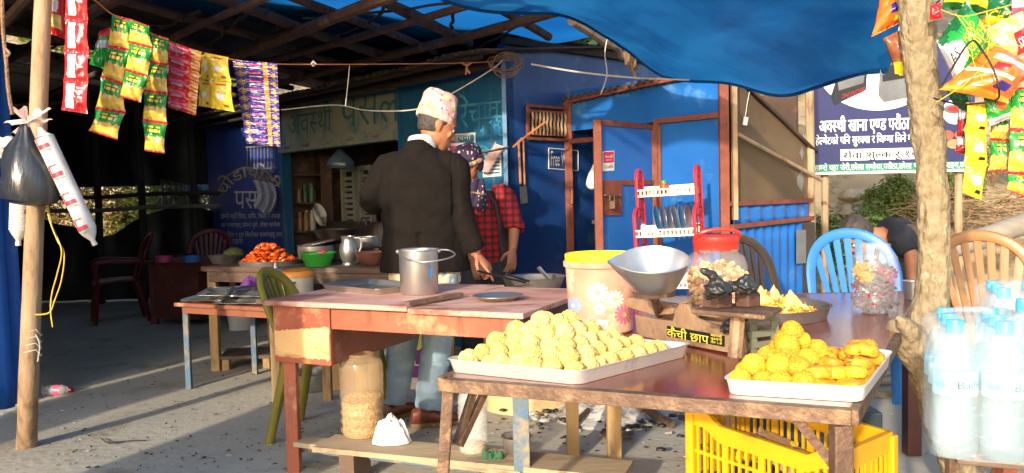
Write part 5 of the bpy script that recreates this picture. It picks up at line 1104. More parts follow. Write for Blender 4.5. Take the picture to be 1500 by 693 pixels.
# clay stove with pan, ashes and sticks
m_clay = mk('cream clay', s(222, 194, 142), s(196, 166, 118), s(140, 118, 92), scale=2.4, dirt=.62, dscale=3, rough=.9, bump=.3, bscale=14)
sv = G(772, 612, 0); t = thing('clay_stove', 'cream clay stove block standing behind the planks with a pan on top', 'stove', (sv.x, sv.y + .25, 0))
a = M(); sx0 = sv.x - .19; 
a.loft([(V((sv.x + .02, sv.y + .28, z)), V((.26 * k, -.02, 0)), V((.02, .25 * k, 0))) for z, k in ((0, 1.04), (.03, 1.0), (.25, .98), (.5, .96), (.56, .92), (.575, .8))], 40)
build(a, 'stove_body', m_clay, t)
a = M(); a.grid(lambda u, v: V((sv.x + .23 + .02 * math.sin(v * 3), sv.y + .14, 0)) + V((.055 * math.sin(u * 3.1416), -.02 + .10 * u, .02 + .2 * v)), 8, 8); build(a, 'fire_mouth', m_soot, t)
pn = V((sv.x + .06, sv.y + .27, .58)); pan = thing('karahi', 'wide steel karahi on the clay stove in front of the plaid shirt', 'pan', pn)
a = M(); a.lathe([(0, 0), (.07, .01), (.14, .07), (.175, .15), (.185, .155), (.17, .15), (.13, .08), (0, .02)], pn, 40); build(a, 'pan', m_steeld, pan)
a = M(); a.tube([P(806, 412, pn.y - .05), P(798, 402, pn.y - .08), P(789, 392, pn.y - .10)], [.012, .010, .012], 8); build(a, 'ladle', m_steel, None, 'steel ladle handle rising from the karahi on the stove', 'ladle')
a = M(); a.tube([P(742, 402, 4.3), P(775, 412, 4.45)], .006, 6); a.tube([P(700, 397, 4.1), P(770, 414, 4.4)], .006, 6); build(a, 'tongs', m_soot_pan, None, 'thin dark tongs reaching from the pointing hand to the pan', 'tongs')
m_ash = mk('white ash', s(214, 210, 204), s(170, 164, 156), s(96, 88, 80), scale=8, dirt=.56, dscale=7, rough=.95, bump=.8, bscale=30)
ac = G(890, 608, 0); a = M()
a.grid(lambda u, v: V((ac.x + .02, ac.y + .1, 0)) + V((.36 * v * math.cos(u * 6.2832), .42 * v * math.sin(u * 6.2832), max(.012, .085 * (1 - v ** 1.5) * (1 + 1.1 * nz((u * 6, v * 5, 0))) ) if v < .99 else .0)), 60, 24, wrap=True); build(a, 'ash_heap', m_ash, None, kind='stuff')
a = M(); rn = random.Random(8)
for k in range(170):
    p = V((ac.x + rn.gauss(0, .26), ac.y + rn.gauss(-.05, .22), .012 + rn.random() * .03)); a.ico(p, rn.uniform(.006, .022), 1, rn.choice((0, 0, 1)), sq=(1.4, 1, .6))
build(a, 'charcoal', [m_blackp, m_ash], None, kind='stuff')
for i, (p, q, r, lb) in enumerate((((926, 590), (984, 622), .022, 'grey brown stick with a cut end leaning out of the ashes'), ((850, 585), (905, 600), .014, 'charred stick lying in the white ashes'), ((862, 600), (842, 622), .012, 'short charred stick below the stove corner'))):
    A_, B_ = G(*p, .06), G(*q, .03); a = M(); a.tube([A_, lerp(A_, B_, .5) + V((.0, .0, .006)), B_], [r, r * 1.05, r], 8); build(a, 'stick', m_tabdark if i == 0 else m_soot, None, lb, 'stick', 'sticks in the ashes')
a = M(); p = G(905, 640, .01); a.grid(lambda u, v: p + V(((u - .5) * .16, (v - .5) * .1, .012 + .012 * nz((u * 4, v * 4, 2)))), 8, 6); build(a, 'bark_piece', m_tabdark, None, 'flat brown bark piece on the ground left of the yellow crate', 'bark', solid=.006)
# ------------------------------------------------------------------ display table
DZ = .72
dFL, dFR, dBR, dBL = G(651, 553, DZ), G(1245, 598, DZ), V((1.83, 3.67, DZ)), V((.43, 3.73, DZ))
m_shine = mk('red brown laminate', s(124, 50, 32), s(102, 38, 26), s(136, 70, 48), scale=3, dirt=.68, dscale=5, rough=.22, coat=.5, bump=.02, bscale=20)
dt = thing('display_table', 'red brown topped display table on a rusty steel frame in the foreground', 'table', (.6, 2.6, 0))
a = M(); a.prism([dFL - V((0, 0, .02)), dFR - V((0, 0, .02)), dBR - V((0, 0, .02)), dBL - V((0, 0, .02))], (0, 0, .02)); build(a, 'tabletop', m_shine, dt, bevel=.003)
ins = [lerp(p, V((.7, 2.7, DZ)), .012) for p in (dFL, dFR, dBR, dBL)]
def fb_(p, q, o): a.beam(p - V((0, 0, o)), q - V((0, 0, o)), .03, .034)
a = M()
out_ = [p + (p - V((.7, 2.7, DZ))).normalized() * .008 for p in (dFL, dFR, dBR, dBL)]
for i in range(4): fb_(out_[i], out_[(i + 1) % 4], .0165 if i != 1 else .0185)
build(a, 'steel_frame', m_iron, dt, bevel=.002)
m_bleg = mk('brown plastic leg', s(86, 50, 40), s(70, 40, 32), rough=.4)
for (p, q, wd, mt, zt) in ((out_[0] + V((.015, .02, 0)), G(672, 693, .12), .032, m_iron, DZ - .036), (out_[1] + V((-.015, .02, 0)), None, .042, m_iron, DZ - .037), (V((1.76, 3.60, 0)), None, .062, m_bleg, DZ - .037), (V((.44, 3.66, 0)), None, .062, m_legwood, DZ - .036)):
    a = M(); lx = (0, 0)
    b0 = V((p.x, p.y, 0))
    if q is not None:
        k = (q.x - p.x) / max(.2, zt - q.z) * (zt if q.z > 0 else zt) if q.z > 0 else (q.x - p.x)
        b0 = V((p.x + k, p.y + .0, 0)); lx = (p.x - b0.x, 0)
    leg(a, b0.x, b0.y, 0, zt, wd, lx); build(a, 'leg', mt, dt, bevel=.004, label={m_bleg: 'brown plastic leg', m_legwood: 'raw wooden leg'}.get(mt))
a = M(); a.beam(P(669, 650, 2.2), P(694, 572, 2.25), .016, .02); build(a, 'brace', m_iron, dt)
a = M(); a.beam(P(673, 652, 2.2), P(712, 570, 2.3), .016, .02); build(a, 'brace', m_iron, dt)
a = M(); a.beam(P(1165, 611, 1.86), P(1240, 706, 1.84), .014, .022); build(a, 'brace', m_iron, dt)

# ------------------------------------------------------------------ laddus
m_lad = [mk('pale yellow sweet', s(222, 196, 126), s(198, 160, 84), s(232, 212, 158), scale=60, amt=.3, dirt=.57, dscale=70, rough=.7, sss=.08, vary=.14), mk('yellow sweet', s(216, 186, 110), s(190, 150, 72), s(228, 206, 144), scale=60, amt=.3, dirt=.57, dscale=70, rough=.7, sss=.08, vary=.14)]
m_ora = [mk('orange yellow sweet', s(228, 168, 32), s(206, 136, 18), s(238, 188, 60), scale=60, amt=.3, dirt=.57, dscale=60, rough=.6, sss=.08, vary=.16), mk('deep orange sweet', s(220, 152, 22), s(196, 118, 14), s(234, 176, 50), scale=60, amt=.3, dirt=.57, dscale=60, rough=.6, sss=.08, vary=.16)]
def boondi(r, grain, amp, seed):
    m = M(); off = V((seed * 7.3, seed * 3.1, seed))
    def f(p, q):
        d = noise.voronoi(p * grain + off)[0]; dome = math.sqrt(max(0, 1 - (d[0] / .68) ** 2)); return q * (1 - amp * .7 + amp * dome + .10 * nz(p * 1.4 + off))
    m.ico((0, 0, 0), r, 5, fn=f); return m
lt, lcs, lce = tray_quad(G(651, 527, .755), G(848, 546, .755), G(1014, 504, .755), DZ + .001, .034, .012, 'sweet_tray', 'large aluminium tray heaped with pale yellow balls in the foreground', m_alu)
LL, LF, LR = lcs[0], lcs[1], lcs[2]; e1 = (LF - LL); e2 = (LR - LF)
pr = [build(boondi(.0272, 5.2, .20, v_), 'laddu', m_lad[v_ % 2], None, 'pale yellow ball sweet in the heap on the large aluminium tray', 'sweet', 'pale yellow laddus heaped on the large tray', local=True) for v_ in range(6)]
rn = random.Random(21); cnt = 0
def put(prs, p, lo=.92, hi=1.08, extra=None):
    global cnt
    o = prs[cnt] if cnt < len(prs) else prs[rn.randrange(len(prs))].copy()
    if cnt >= len(prs): COL.objects.link(o)
    cnt += 1; o.location = p; o.rotation_euler = (rn.uniform(0, 6), rn.uniform(0, 6), rn.uniform(0, 6)); k = rn.uniform(lo, hi); o.scale = (k, k, k); return o
# layers of the heap: (fraction ranges along e1 from L to F, along e2 from F to R)
E1, E2 = e1.length, e2.length
rows_ = [(.045, .355, .045, .40, 0), (.066, .330, .068, .35, 1), (.09, .30, .095, .29, 2), (.12, .265, .13, .245, 3), (.165, .225, .165, .20, 4)]
for (a0, a1, b0, b1, L_) in rows_:
    na = max(1, int((a1 - a0) / .047)); nb = max(1, int((b1 - b0) / .047))
    for i in range(na + 1):
        for j in range(nb + 1):
            if 0 < i < na and 0 < j < nb and L_ < 3 and not (i in (na,) or j in (0,)): 
                if L_ < 2: continue
            x = lerp(a0, a1, i / na); y = lerp(b0, b1, j / nb)
            if L_ > 2 and rn.random() < .12: continue
            p = LL + e1 * min(.93, x / E1) + e2 * min(.9, y / E2); p = V((p.x + rn.uniform(-.007, .007), p.y + rn.uniform(-.007, .007), DZ + .006 + .024 + L_ * .0245 + rn.uniform(-.004, .004)))
            put(pr, p, .84, 1.12)
a = M(); rn2 = random.Random(31)
for k in range(420):
    x, y = rn2.random(), rn2.random() ** .8; p = LL + e1 * lerp(.06, .94, x) + e2 * lerp(.55, .93, y) * 1.0; a.ico(V((p.x, p.y, DZ + .010 + rn2.random() * .004)), rn2.uniform(.003, .006), 1, rn2.randrange(2))
build(a, 'sweet_crumbs', m_lad, None, 'loose yellow crumbs scattered on the empty end of the large tray', 'crumbs', kind='stuff')
# right tray
rt, rcs, rce = tray_quad(G(1059, 557, .755), G(1266, 569, .755), G(1307, 515, .755), DZ + .001, .034, .010, 'sweet_tray', 'smaller white metal tray of orange yellow sweets at the table corner', mk('white enamel metal', s(226, 226, 224), s(204, 204, 206), s(170, 168, 164), scale=6, dirt=.66, dscale=8, rough=.35, metal=.25))
RL, RF, RR = rcs[0], rcs[1], rcs[2]; f1 = (RF - RL); f2 = (RR - RF)
pr = [build(boondi(.0285, 6.4, .12, 5 + v_), 'laddu', m_ora[v_ % 2], None, 'orange yellow ball sweet piled in the smaller tray', 'sweet', 'orange yellow laddus in the smaller tray', local=True) for v_ in range(4)]
cnt = 0
for L_, lst in enumerate(([(x, y) for y in (.10, .27, .45, .63, .82) for x in (.08, .24, .40, .55)], [(x, y) for y in (.2, .42, .66) for x in (.16, .33, .48)], [(.30, .45), (.24, .62), (.37, .62)], [(.31, .60)])):
    for x, y in lst:
        p = RL + f1 * x + f2 * y; put(pr, V((p.x + rn.uniform(-.005, .005), p.y + rn.uniform(-.005, .005), DZ + .006 + .023 + L_ * .027)), .86, 1.12)
def chunk(seed):
    m = M(); off = V((seed * 5.1, seed, seed * 2.2))
    m.ico((0, 0, 0), .03, 4, fn=lambda p, q: V((q.x * 1.15, q.y, max(-.012, min(.016, q.z * .75)))) * (1 + .10 * nz(p * 2 + off) + .06 * (1 - 1.6 * noise.voronoi(p * 6 + off)[0][0]))); return m
m_bit = mk('red nut bit', s(150, 50, 30), s(120, 40, 24), rough=.6)
pr = [build(chunk(v_), 'sweet_piece', m_ora[(v_ + 1) % 2], None, 'flattened orange sweet piece on the right half of the smaller tray', 'sweet', 'flattened orange sweet pieces', local=True) for v_ in range(3)]
cnt = 0; rn = random.Random(5)
for L_, lst in enumerate(([(x, y) for y in (.12, .34, .56, .78) for x in (.70, .86)] + [(.58, .1), (.58, .3)], [(.72, .22), (.86, .25), (.66, .45), (.84, .5), (.74, .7), (.88, .72), (.62, .18)], [(.80, .62), (.88, .6), (.82, .74)])):
    for x, y in lst:
        p = RL + f1 * x + f2 * y; o = put(pr, V((p.x, p.y, DZ + .006 + .014 + L_ * .024))); o.rotation_euler = (rn.uniform(-.25, .25), rn.uniform(-.25, .25), rn.uniform(0, 6))
a = M()
for k in range(16): p = RL + f1 * rn.uniform(.6, .92) + f2 * rn.uniform(.1, .8); a.ico(V((p.x, p.y, DZ + .058 + .014 * rn.random())), .004, 1, sq=(1.6, 1, .6))
build(a, 'nut_bits', m_bit, None, 'small red nut bits on the flattened orange sweets', 'nuts', kind='stuff')

# ------------------------------------------------------------------ tub with yellow lid
tb = G(886, 492, DZ); tb = V((tb.x, tb.y + .11, DZ + .001)); tub = thing('plastic_tub', 'pinkish flowered plastic tub with a yellow lid at the middle of the table', 'tub', tb)
m_tub = mk('pinkish plastic', s(208, 152, 132), s(188, 126, 106), s(222, 178, 148), scale=9, amt=.4, dirt=.55, dscale=7, rough=.35, sss=.1)
a = M(); a.lathe([(0, 0), (.104, 0), (.110, .006), (.120, .222), (.127, .226), (.128, .243), (.121, .245), (0, .245)], tb, 48); build(a, 'body', m_tub, tub)
a = M(); a.lathe([(0, .2455), (.1215, .2455), (.1225, .266), (.119, .270), (.112, .262), (.108, .256), (0, .257)], tb, 48); build(a, 'lid', mk('bright yellow plastic', s(240, 214, 48), s(228, 196, 30), rough=.35), tub)
def tubp(px, py, o=.0012):
    r0 = .115; sn = max(-.97, min(.97, (px - 886) / 50.0)); an = math.asin(sn) + math.atan2(tb.x, tb.y) * 0; z = CAMZ - (py - 281.5) * (tb.y - .1 * math.cos(an)) / 1200 - tb.z
    r = lerp(.110, .120, min(1, max(0, z / .222))) + o; d = V((-tb.x, -tb.y, 0)).normalized(); e = V((-d.y, d.x, 0)); return tb + d * (r * math.cos(an)) + e * (r * math.sin(an)) + V((0, 0, z))
def flower(cx, cy, R_, mt, mc, n=13, seed=0):
    a = M()
    for ring in (0, 1):
        for k in range(n):
            an = (k + .5 * ring) / n * 6.283; rr = R_ * (1 - .38 * ring); o = .0012 + .0008 * ring + .0003 * (k % 2)
            def q(r, da): return tubp(cx + r * math.cos(an + da), cy + r * math.sin(an + da), o)
            a.add([q(rr * .1, 0), q(rr * .55, .20), q(rr * .9, .14), q(rr, 0), q(rr * .9, -.14), q(rr * .55, -.20)], [(0, 1, 2, 3, 4, 5)])
    f = build(a, 'flower_print', mt, tub)
    a = M(); a.add([tubp(cx + R_ * .2 * math.cos(i * .524), cy + R_ * .2 * math.sin(i * .524), .0035) for i in range(12)], [list(range(12))]); build(a, 'flower_centre', mc, f)
m_fw = mk('white petal print', s(232, 212, 198), s(224, 196, 180), rough=.5); m_fp = mk('pink petal print', s(206, 120, 146), s(190, 100, 128), rough=.5); m_fb = mk('blue petal print', s(138, 156, 190), s(116, 136, 176), rough=.5); m_fy = mk('yellow centre print', s(226, 196, 90), rough=.5)
flower(882, 428, 16, m_fw, m_fy); flower(906, 438, 14, m_fw, m_fy); flower(920, 461, 15, m_fp, m_fy); flower(846, 447, 13, m_fb, m_fw); flower(884, 452, 9, m_fw, m_fy)
a = M(); a.add([tubp(880, 468, .003), tubp(896, 469, .003), tubp(896, 478, .003), tubp(880, 477, .003)], [(0, 1, 2, 3)]); sl_ = build(a, 'sticker', m_white, tub)
a = M()
for k in range(3): y = 470.5 + 2.4 * k; a.add([tubp(882, y, .004), tubp(894, y + .7, .004), tubp(894, y + 1.5, .004), tubp(882, y + .8, .004)], [(0, 1, 2, 3)])
build(a, 'sticker_print', m_inkb, sl_)

# ------------------------------------------------------------------ iron balance scale
sA, sB = G(935, 492, DZ), G(1085, 524, DZ); sdv = V((sB.x - sA.x, sB.y - sA.y, 0)).normalized(); sn_ = V((-sdv.y, sdv.x, 0)); sp0_ = (sA.x, sA.y)
m_scale = mk('rusty scale paint', s(158, 130, 104), s(124, 98, 78), s(88, 70, 58), scale=12, dirt=.60, dscale=9, rough=.65, metal=.2, bump=.3, bscale=60)
bs = thing('balance_scale', 'old rusty iron balance scale with a black name plate', 'scale', V((lerp(sA.x, sB.x, .5), lerp(sA.y, sB.y, .5), DZ)))
def SPx(x, y, o=0): return PV(x, y, sp0_, (sdv.x, sdv.y), o)
prof = [(930, 461), (962, 468), (985, 470), (990, 452), (996, 444), (1006, 446), (1012, 458), (1020, 466), (1040, 474), (1088, 486), (1094, 516), (1086, 528), (1074, 528), (1068, 517), (1040, 512), (960, 497), (940, 493), (932, 486)]
a = M(); a.prism([SPx(x, y) for x, y in prof], sn_ * .012); build(a, 'front_plate', m_scale, bs, bevel=.002)
a = M(); a.prism([SPx(x, y) + sn_ * .11 for x, y in prof], sn_ * .012); build(a, 'back_plate', m_scale, bs, bevel=.002)
a = M(); a.prism([SPx(978, 477, .003), SPx(1062, 492, .003), SPx(1062, 508, .003), SPx(978, 492, .003)], sn_ * .002); np_ = build(a, 'name_plate', mk('black enamel', s(26, 34, 28), s(20, 24, 22), rough=.4), bs)
a = M(); quad_text(a, 'कैची छाप', [(979, 477), (1040, 487.5), (1040, 504), (979, 492)], sp0_, (sdv.x, sdv.y), .006)
for k, st in enumerate(('बालाजी', 'कम्पनी', 'तौल ५ के')): quad_text(a, st, [(1043, 487 + 5.2 * k), (1060, 490 + 5.2 * k), (1060, 495 + 5.2 * k), (1043, 492 + 5.2 * k)], sp0_, (sdv.x, sdv.y), .006)
build(a, 'lettering', mk('yellow enamel', s(226, 208, 80), s(206, 186, 60), rough=.5), np_)
a = M(); a.prism([SPx(919, 436), SPx(948, 440), SPx(985, 446), SPx(985, 460), SPx(960, 462), SPx(935, 455), SPx(919, 450)], sn_ * .03); build(a, 'beam_arm', m_scale, bs, bevel=.002)
a = M(); a.prism([SPx(1000, 452) + sn_ * .03, SPx(1100, 466) + sn_ * .03, SPx(1100, 474) + sn_ * .03, SPx(1000, 462) + sn_ * .03], sn_ * .03); build(a, 'beam_arm', m_scale, bs, bevel=.002)
a = M()
c = G(1108, 468, .85)
for k, (x, y0, y1) in enumerate(((1096, 462, 524), (1127, 455, 520))): p = PV(x, y0, sp0_, (sdv.x, sdv.y), .0) ; a.beam(SPx(x, y0) + sn_ * .02, SPx(x, y1) + sn_ * .02, .012, .02, (1, 0, 0))
for y in (470, 492, 508): a.beam(SPx(1092, y) + sn_ * .02, SPx(1130, y - 5) + sn_ * .02, .02, .018)
build(a, 'end_frame', mk('greenish iron', s(110, 118, 100), s(92, 84, 68), scale=12, rough=.7), bs)
# weight platform
pf = [G(1012, 453, .885), G(1120, 462, .885), G(1146, 450, .885), G(1052, 442, .885)]
a = M(); a.prism([p - V((0, 0, .012)) for p in pf], (0, 0, .012)); build(a, 'platform', m_iron, bs, bevel=.003)
a = M(); cpf = sum(pf, V((0, 0, 0))) / 4; a.tube([cpf - V((0, 0, .012)), cpf - V((.01, 0, .13))], .02, 8); build(a, 'platform_post', m_scale, bs)
# pan on its ring
pn2 = P(958, 428, 2.47); a = M(); a.lathe([(.045, -.012), (.06, -.012), (.065, 0), (.055, .004), (.045, 0), (.045, -.012)], pn2, 28); a.tube([pn2 + V((0, 0, -.012)), SPx(955, 462) + sn_ * .03], .014, 8); build(a, 'pan_ring', m_iron, bs)
tilt = Matrix.Rotation(R(13), 3, 'X') @ Matrix.Rotation(R(-3), 3, 'Y')
def spout(p, an):
    d = abs((an - math.pi * 1.02 + math.pi) % (2 * math.pi) - math.pi); k = max(0, 1 - d / .75) * (p.z / .09); b = max(0, math.sin(an)) * p.z / .09
    return V((p.x - .030 * k ** 1.5, p.y, p.z + .012 * k + .012 * b))
pano = V((pn2.x, pn2.y, pn2.z + .006))
a = M(); a.lathe([(0, 0), (.055, .0), (.068, .008), (.098, .06), (.112, .092), (.110, .0945), (.095, .06), (.065, .011), (.053, .004), (0, .004)], pano, 48, rot=tilt, fn=spout); build(a, 'weighing_pan', mk('pan aluminium', s(190, 190, 190), s(166, 166, 168), scale=6, rough=.34, metal=.85, bump=.05, bscale=30), None, 'bright aluminium weighing pan with a spout resting on the scale', 'weighing pan', sharp=60)
# weights and black bundles
for (px, py, r, lb) in ((1053, 450, .043, 'larger hexagonal iron weight under the twisted black bundle'), (1097, 449, .037, 'smaller hexagonal iron weight at the right of the scale platform')):
    c = G(px, py, .886); c = V((c.x, c.y + .012, .8862)); a = M(); k6 = [V((c.x + r * math.cos(i * 1.0472 + .3), c.y + r * math.sin(i * 1.0472 + .3), c.z)) for i in range(6)]; a.prism(k6, (0, 0, .036)); build(a, 'iron_weight', mk('brown iron', s(92, 64, 54), s(74, 50, 44), rough=.55, metal=.3, bump=.2, bscale=50), None, lb, 'weight', bevel=.003)
m_blk = mk('black bag wrap', s(44, 44, 46), s(30, 30, 32), rough=.32, bump=.7, bscale=40)
def bundle(c, r, neck, label):
    m = M(); c = V(c); m.ico(c, r, 4, fn=lambda p, q: V((q.x * 1.1, q.y, q.z * .8)) + p * (.012 * nz(p * 1.8 + c * 7) + .003 * math.sin(p.x * 9 + p.z * 7)))
    if neck: m.tube(smooth_path(neck, 5), [lerp(.016, .008, i / (5 * (len(neck) - 1))) * (1 + .4 * nz((i * .8, c.x * 9, 0))) for i in range(5 * (len(neck) - 1) + 1)], 8)
    o = fuse(m, 'black_bundle', m_blk, None, .004, 2); vs = [v.co for v in o.data.vertices]; b = V((c.x, c.y, min(v.z for v in vs)))
    for v in o.data.vertices: v.co -= b
    o.location = b; return tag(o, label, 'bundle')
wz = .922
c = G(1055, 440, wz); bundle(V((c.x, c.y + .03, wz + .024)), .030, [V((c.x + .005, c.y + .03, wz + .04)), V((c.x - .01, c.y + .025, wz + .058)), V((c.x - .03, c.y + .02, wz + .070)), V((c.x - .045, c.y + .02, wz + .076))], 'black plastic bundle with a long twisted neck on the larger weight')
c = G(1082, 432, wz); bundle(V((c.x - .005, c.y + .02, wz + .018)), .019, None, 'small round black plastic bundle between the two weights')
c = G(1098, 436, wz); bundle(V((c.x, c.y + .03, wz + .026)), .025, [V((c.x, c.y + .03, wz + .03)), V((c.x, c.y + .03, wz + .048)), V((c.x + .006, c.y + .03, wz + .056))], 'upright black plastic bundle on the smaller weight')
c = SPx(1078, 472, .02); bundle(c + V((0, 0, -.012)), .028, [c, c + V((.03, .0, .012)), c + V((.05, 0, .008))], 'black plastic bundle hanging against the side of the scale')

# ------------------------------------------------------------------ jar with red lid
rj = G(1049, 444, DZ); rj = V((rj.x, 3.0, DZ + .001)); rj.x = (1049 - 750) / 1200 * 3.0; t = thing('snack_jar', 'clear square jar of fried snacks with a red handled lid', 'jar', rj)
a = M(); a.lathe([(0, 0), (.088, 0), (.098, .012), (.101, .20), (.092, .235), (.072, .252), (.072, .262), (0, .262)], rj, 44, power=5); build(a, 'body', mk('clear jar plastic', s(226, 216, 214), s(206, 196, 196), rough=.1, alpha=.16, spec=.7), t)
a = M(); m_rl = mk('red plastic', s(220, 56, 46), s(200, 44, 38), rough=.35, sss=.1)
a.lathe([(0, .258), (.081, .258), (.082, .285), (.084, .288), (.083, .308), (.074, .314), (0, .314)], rj, 40); lid_ = build(a, 'lid', m_rl, t)
a = M(); a.tube(smooth_path([rj + V((-.078, -.02, .30)), rj + V((-.07, -.05, .322)), rj + V((-.03, -.06, .334)), rj + V((.03, -.06, .334)), rj + V((.07, -.05, .322)), rj + V((.078, -.02, .30))], 6), .007, 8); build(a, 'handle', m_rl, lid_)
m_sn1 = [mk('fried snack', s(232, 184, 110), s(206, 148, 72), scale=30, rough=.6), mk('light fried snack', s(240, 206, 142), s(218, 170, 98), scale=30, rough=.6), mk('brown fried snack', s(196, 130, 66), s(166, 102, 48), scale=30, rough=.6)]
a = M(); rn = random.Random(14)
for k in range(330):
    x, y = rn.uniform(-.085, .085), rn.uniform(-.085, .085); z = rn.uniform(.012, .215 - abs(x) * .35); p = rj + V((x, y, z)); d = V((rn.gauss(0, 1), rn.gauss(0, 1), rn.gauss(0, .6))).normalized() * .020; e = V((rn.gauss(0, 1), rn.gauss(0, 1), rn.gauss(0, 1))) * .005
    a.tube([p - d, p + e, p + d], .008, 5, rn.randrange(3))
build(a, 'fried_snacks', m_sn1, None, 'pale fried snack pieces filling the red lidded jar', 'snacks', kind='stuff')
# thali with samosas
tc_ = V((.935, 3.06, DZ + .001)); pot('round_thali', 'wide grey metal thali carrying samosas and fried shreds', 'tray', [(0, .0), (.225, 0), (.240, .044), (.246, .046), (.236, .044), (.222, .006), (0, .005)], tc_, m_steeld, 60)
m_sh = [mk('yellow shreds', s(232, 172, 50), s(206, 138, 30), scale=30, rough=.6), mk('brown shreds', s(190, 120, 40), s(150, 88, 30), scale=30, rough=.6), mk('pale shreds', s(238, 196, 84), rough=.6)]
a = M(); rn = random.Random(19)
for k in range(900):
    r = .205 * math.sqrt(rn.random()); an = rn.random() * 6.283; x, y = r * math.cos(an), r * math.sin(an); h_ = .062 * max(0, 1 - ((x + .02) / .22) ** 2 - ((y - .0) / .22) ** 2) * (1.0 + .5 * nz((x * 12, y * 12, 0)))
    p = tc_ + V((x, y, .010 + h_ * rn.uniform(.75, 1.1))); d = V((rn.gauss(0, 1), rn.gauss(0, 1), rn.gauss(0, .5))).normalized() * rn.uniform(.008, .018); e = V((rn.gauss(0, 1), rn.gauss(0, 1), rn.gauss(0, 1))) * .006
    a.tube([p - d, p + e, p + d], rn.uniform(.003, .006), 4, rn.choice((0, 0, 1, 2)))
build(a, 'fried_shreds', m_sh, None, 'yellow fried shreds heaped in the wide thali', 'snacks', kind='stuff')
m_sam = mk('pale fried pastry', s(240, 214, 140), s(222, 180, 92), s(206, 150, 62), scale=14, dirt=.62, dscale=12, rough=.5, bump=.25, bscale=60)
def samosa(px, py, D, hh, wd, seed, label):
    top = P(px, py, D); m = M(); b = top - V((0, 0, hh)); pts = []
    for i in range(3): pts.append(b + V((wd * math.cos(i * 2.094 + seed), wd * .8 * math.sin(i * 2.094 + seed), 0)))
    m.loft([(lerp(b, top, k / 8), V((1, 0, 0)) * max(.004, wd * (1 - (k / 8) ** .9) * (1 + .08 * math.sin(k * 2 + seed))), V((0, .6, 0)) * max(.004, wd * (1 - k / 8))) for k in range(9)], 3)
    o = fuse(m, 'samosa', m_sam, None, .004, 2, post=lambda c, n: c + n * .004 * nz(c * 40 + V((seed, 0, 0)))); bb = V((b.x, b.y, b.z))
    for v in o.data.vertices: v.co -= bb
    o.location = bb; tag(o, label, 'samosa', 'samosas on the wide thali')
samosa(1114, 418, 2.96, .10, .085, .3, 'pale samosa leaning leftmost behind the weights'); samosa(1133, 416, 3.02, .11, .085, 1.2, 'tallest pale samosa in the middle of the thali'); samosa(1157, 424, 2.96, .10, .105, 2.2, 'broad pale samosa at the right of the three'); samosa(1143, 433, 3.15, .06, .04, 4, 'low pale samosa tucked behind the broad one')
# jar of candies
cj = G(1295, 461, DZ); cj = V((cj.x, cj.y + .08, DZ + .001)); t = thing('candy_jar', 'clear zigzag ribbed jar of red and yellow candies at the back corner', 'jar', cj)
m_pet2 = mk('grey clear plastic', s(200, 202, 206), s(118, 120, 126), rough=.08, rvar=.03, alpha=.26, spec=.8)
pr = [(0, 0), (.078, 0), (.083, .008), (.083, .055), (.080, .06)]
for k in range(5): z = .066 + .022 * k; pr += [(.083, z), (.079, z + .011)]
pr += [(.083, .19), (.080, .20), (.083, .208), (.06, .236), (.056, .24), (.058, .256), (.054, .26), (0, .258)]
a = M(); a.lathe(pr, cj, 40, fn=lambda p, an: p + V((0, 0, .008 * math.sin(an * 9) if .06 < p.z < .19 else 0))); build(a, 'body', m_pet2, t)
a = M(); rn = random.Random(23); cm = [mk('red candy', s(124, 18, 30), rough=.3), mk('yellow candy', s(206, 156, 24), rough=.3), mk('pink candy', s(160, 44, 86), rough=.3), mk('silver candy', s(110, 104, 112), rough=.25), mk('dark candy', s(84, 66, 70), rough=.3)]
for k in range(240):
    r = .07 * math.sqrt(rn.random()); an = rn.random() * 6.283; p = cj + V((r * math.cos(an), r * math.sin(an), rn.uniform(.015, .175))); d = V((rn.gauss(0, 1), rn.gauss(0, 1), rn.gauss(0, 1))).normalized() * .012
    ci = 1 if (p.x - cj.x < -.02 and p.z - cj.z > .12) else rn.choice((0, 0, 4, 2, 3, 3, 4)); a.tube([p - d * 1.5, p - d * .7, p, p + d * .7, p + d * 1.5], [.009, .004, .009, .004, .009], 6, ci)
build(a, 'candies', cm, None, 'red, pink and yellow wrapped candies filling the zigzag jar', 'candies', kind='stuff')
gs = P(1338, 445, 3.42); pot('steel_cup', 'small steel cup half hidden behind the tree trunk on the table', 'cup', [(0, 0), (.035, 0), (.042, .075), (.045, .078), (.039, .074), (.032, .006), (0, .006)], V((gs.x, gs.y, DZ + .001)), m_steel)

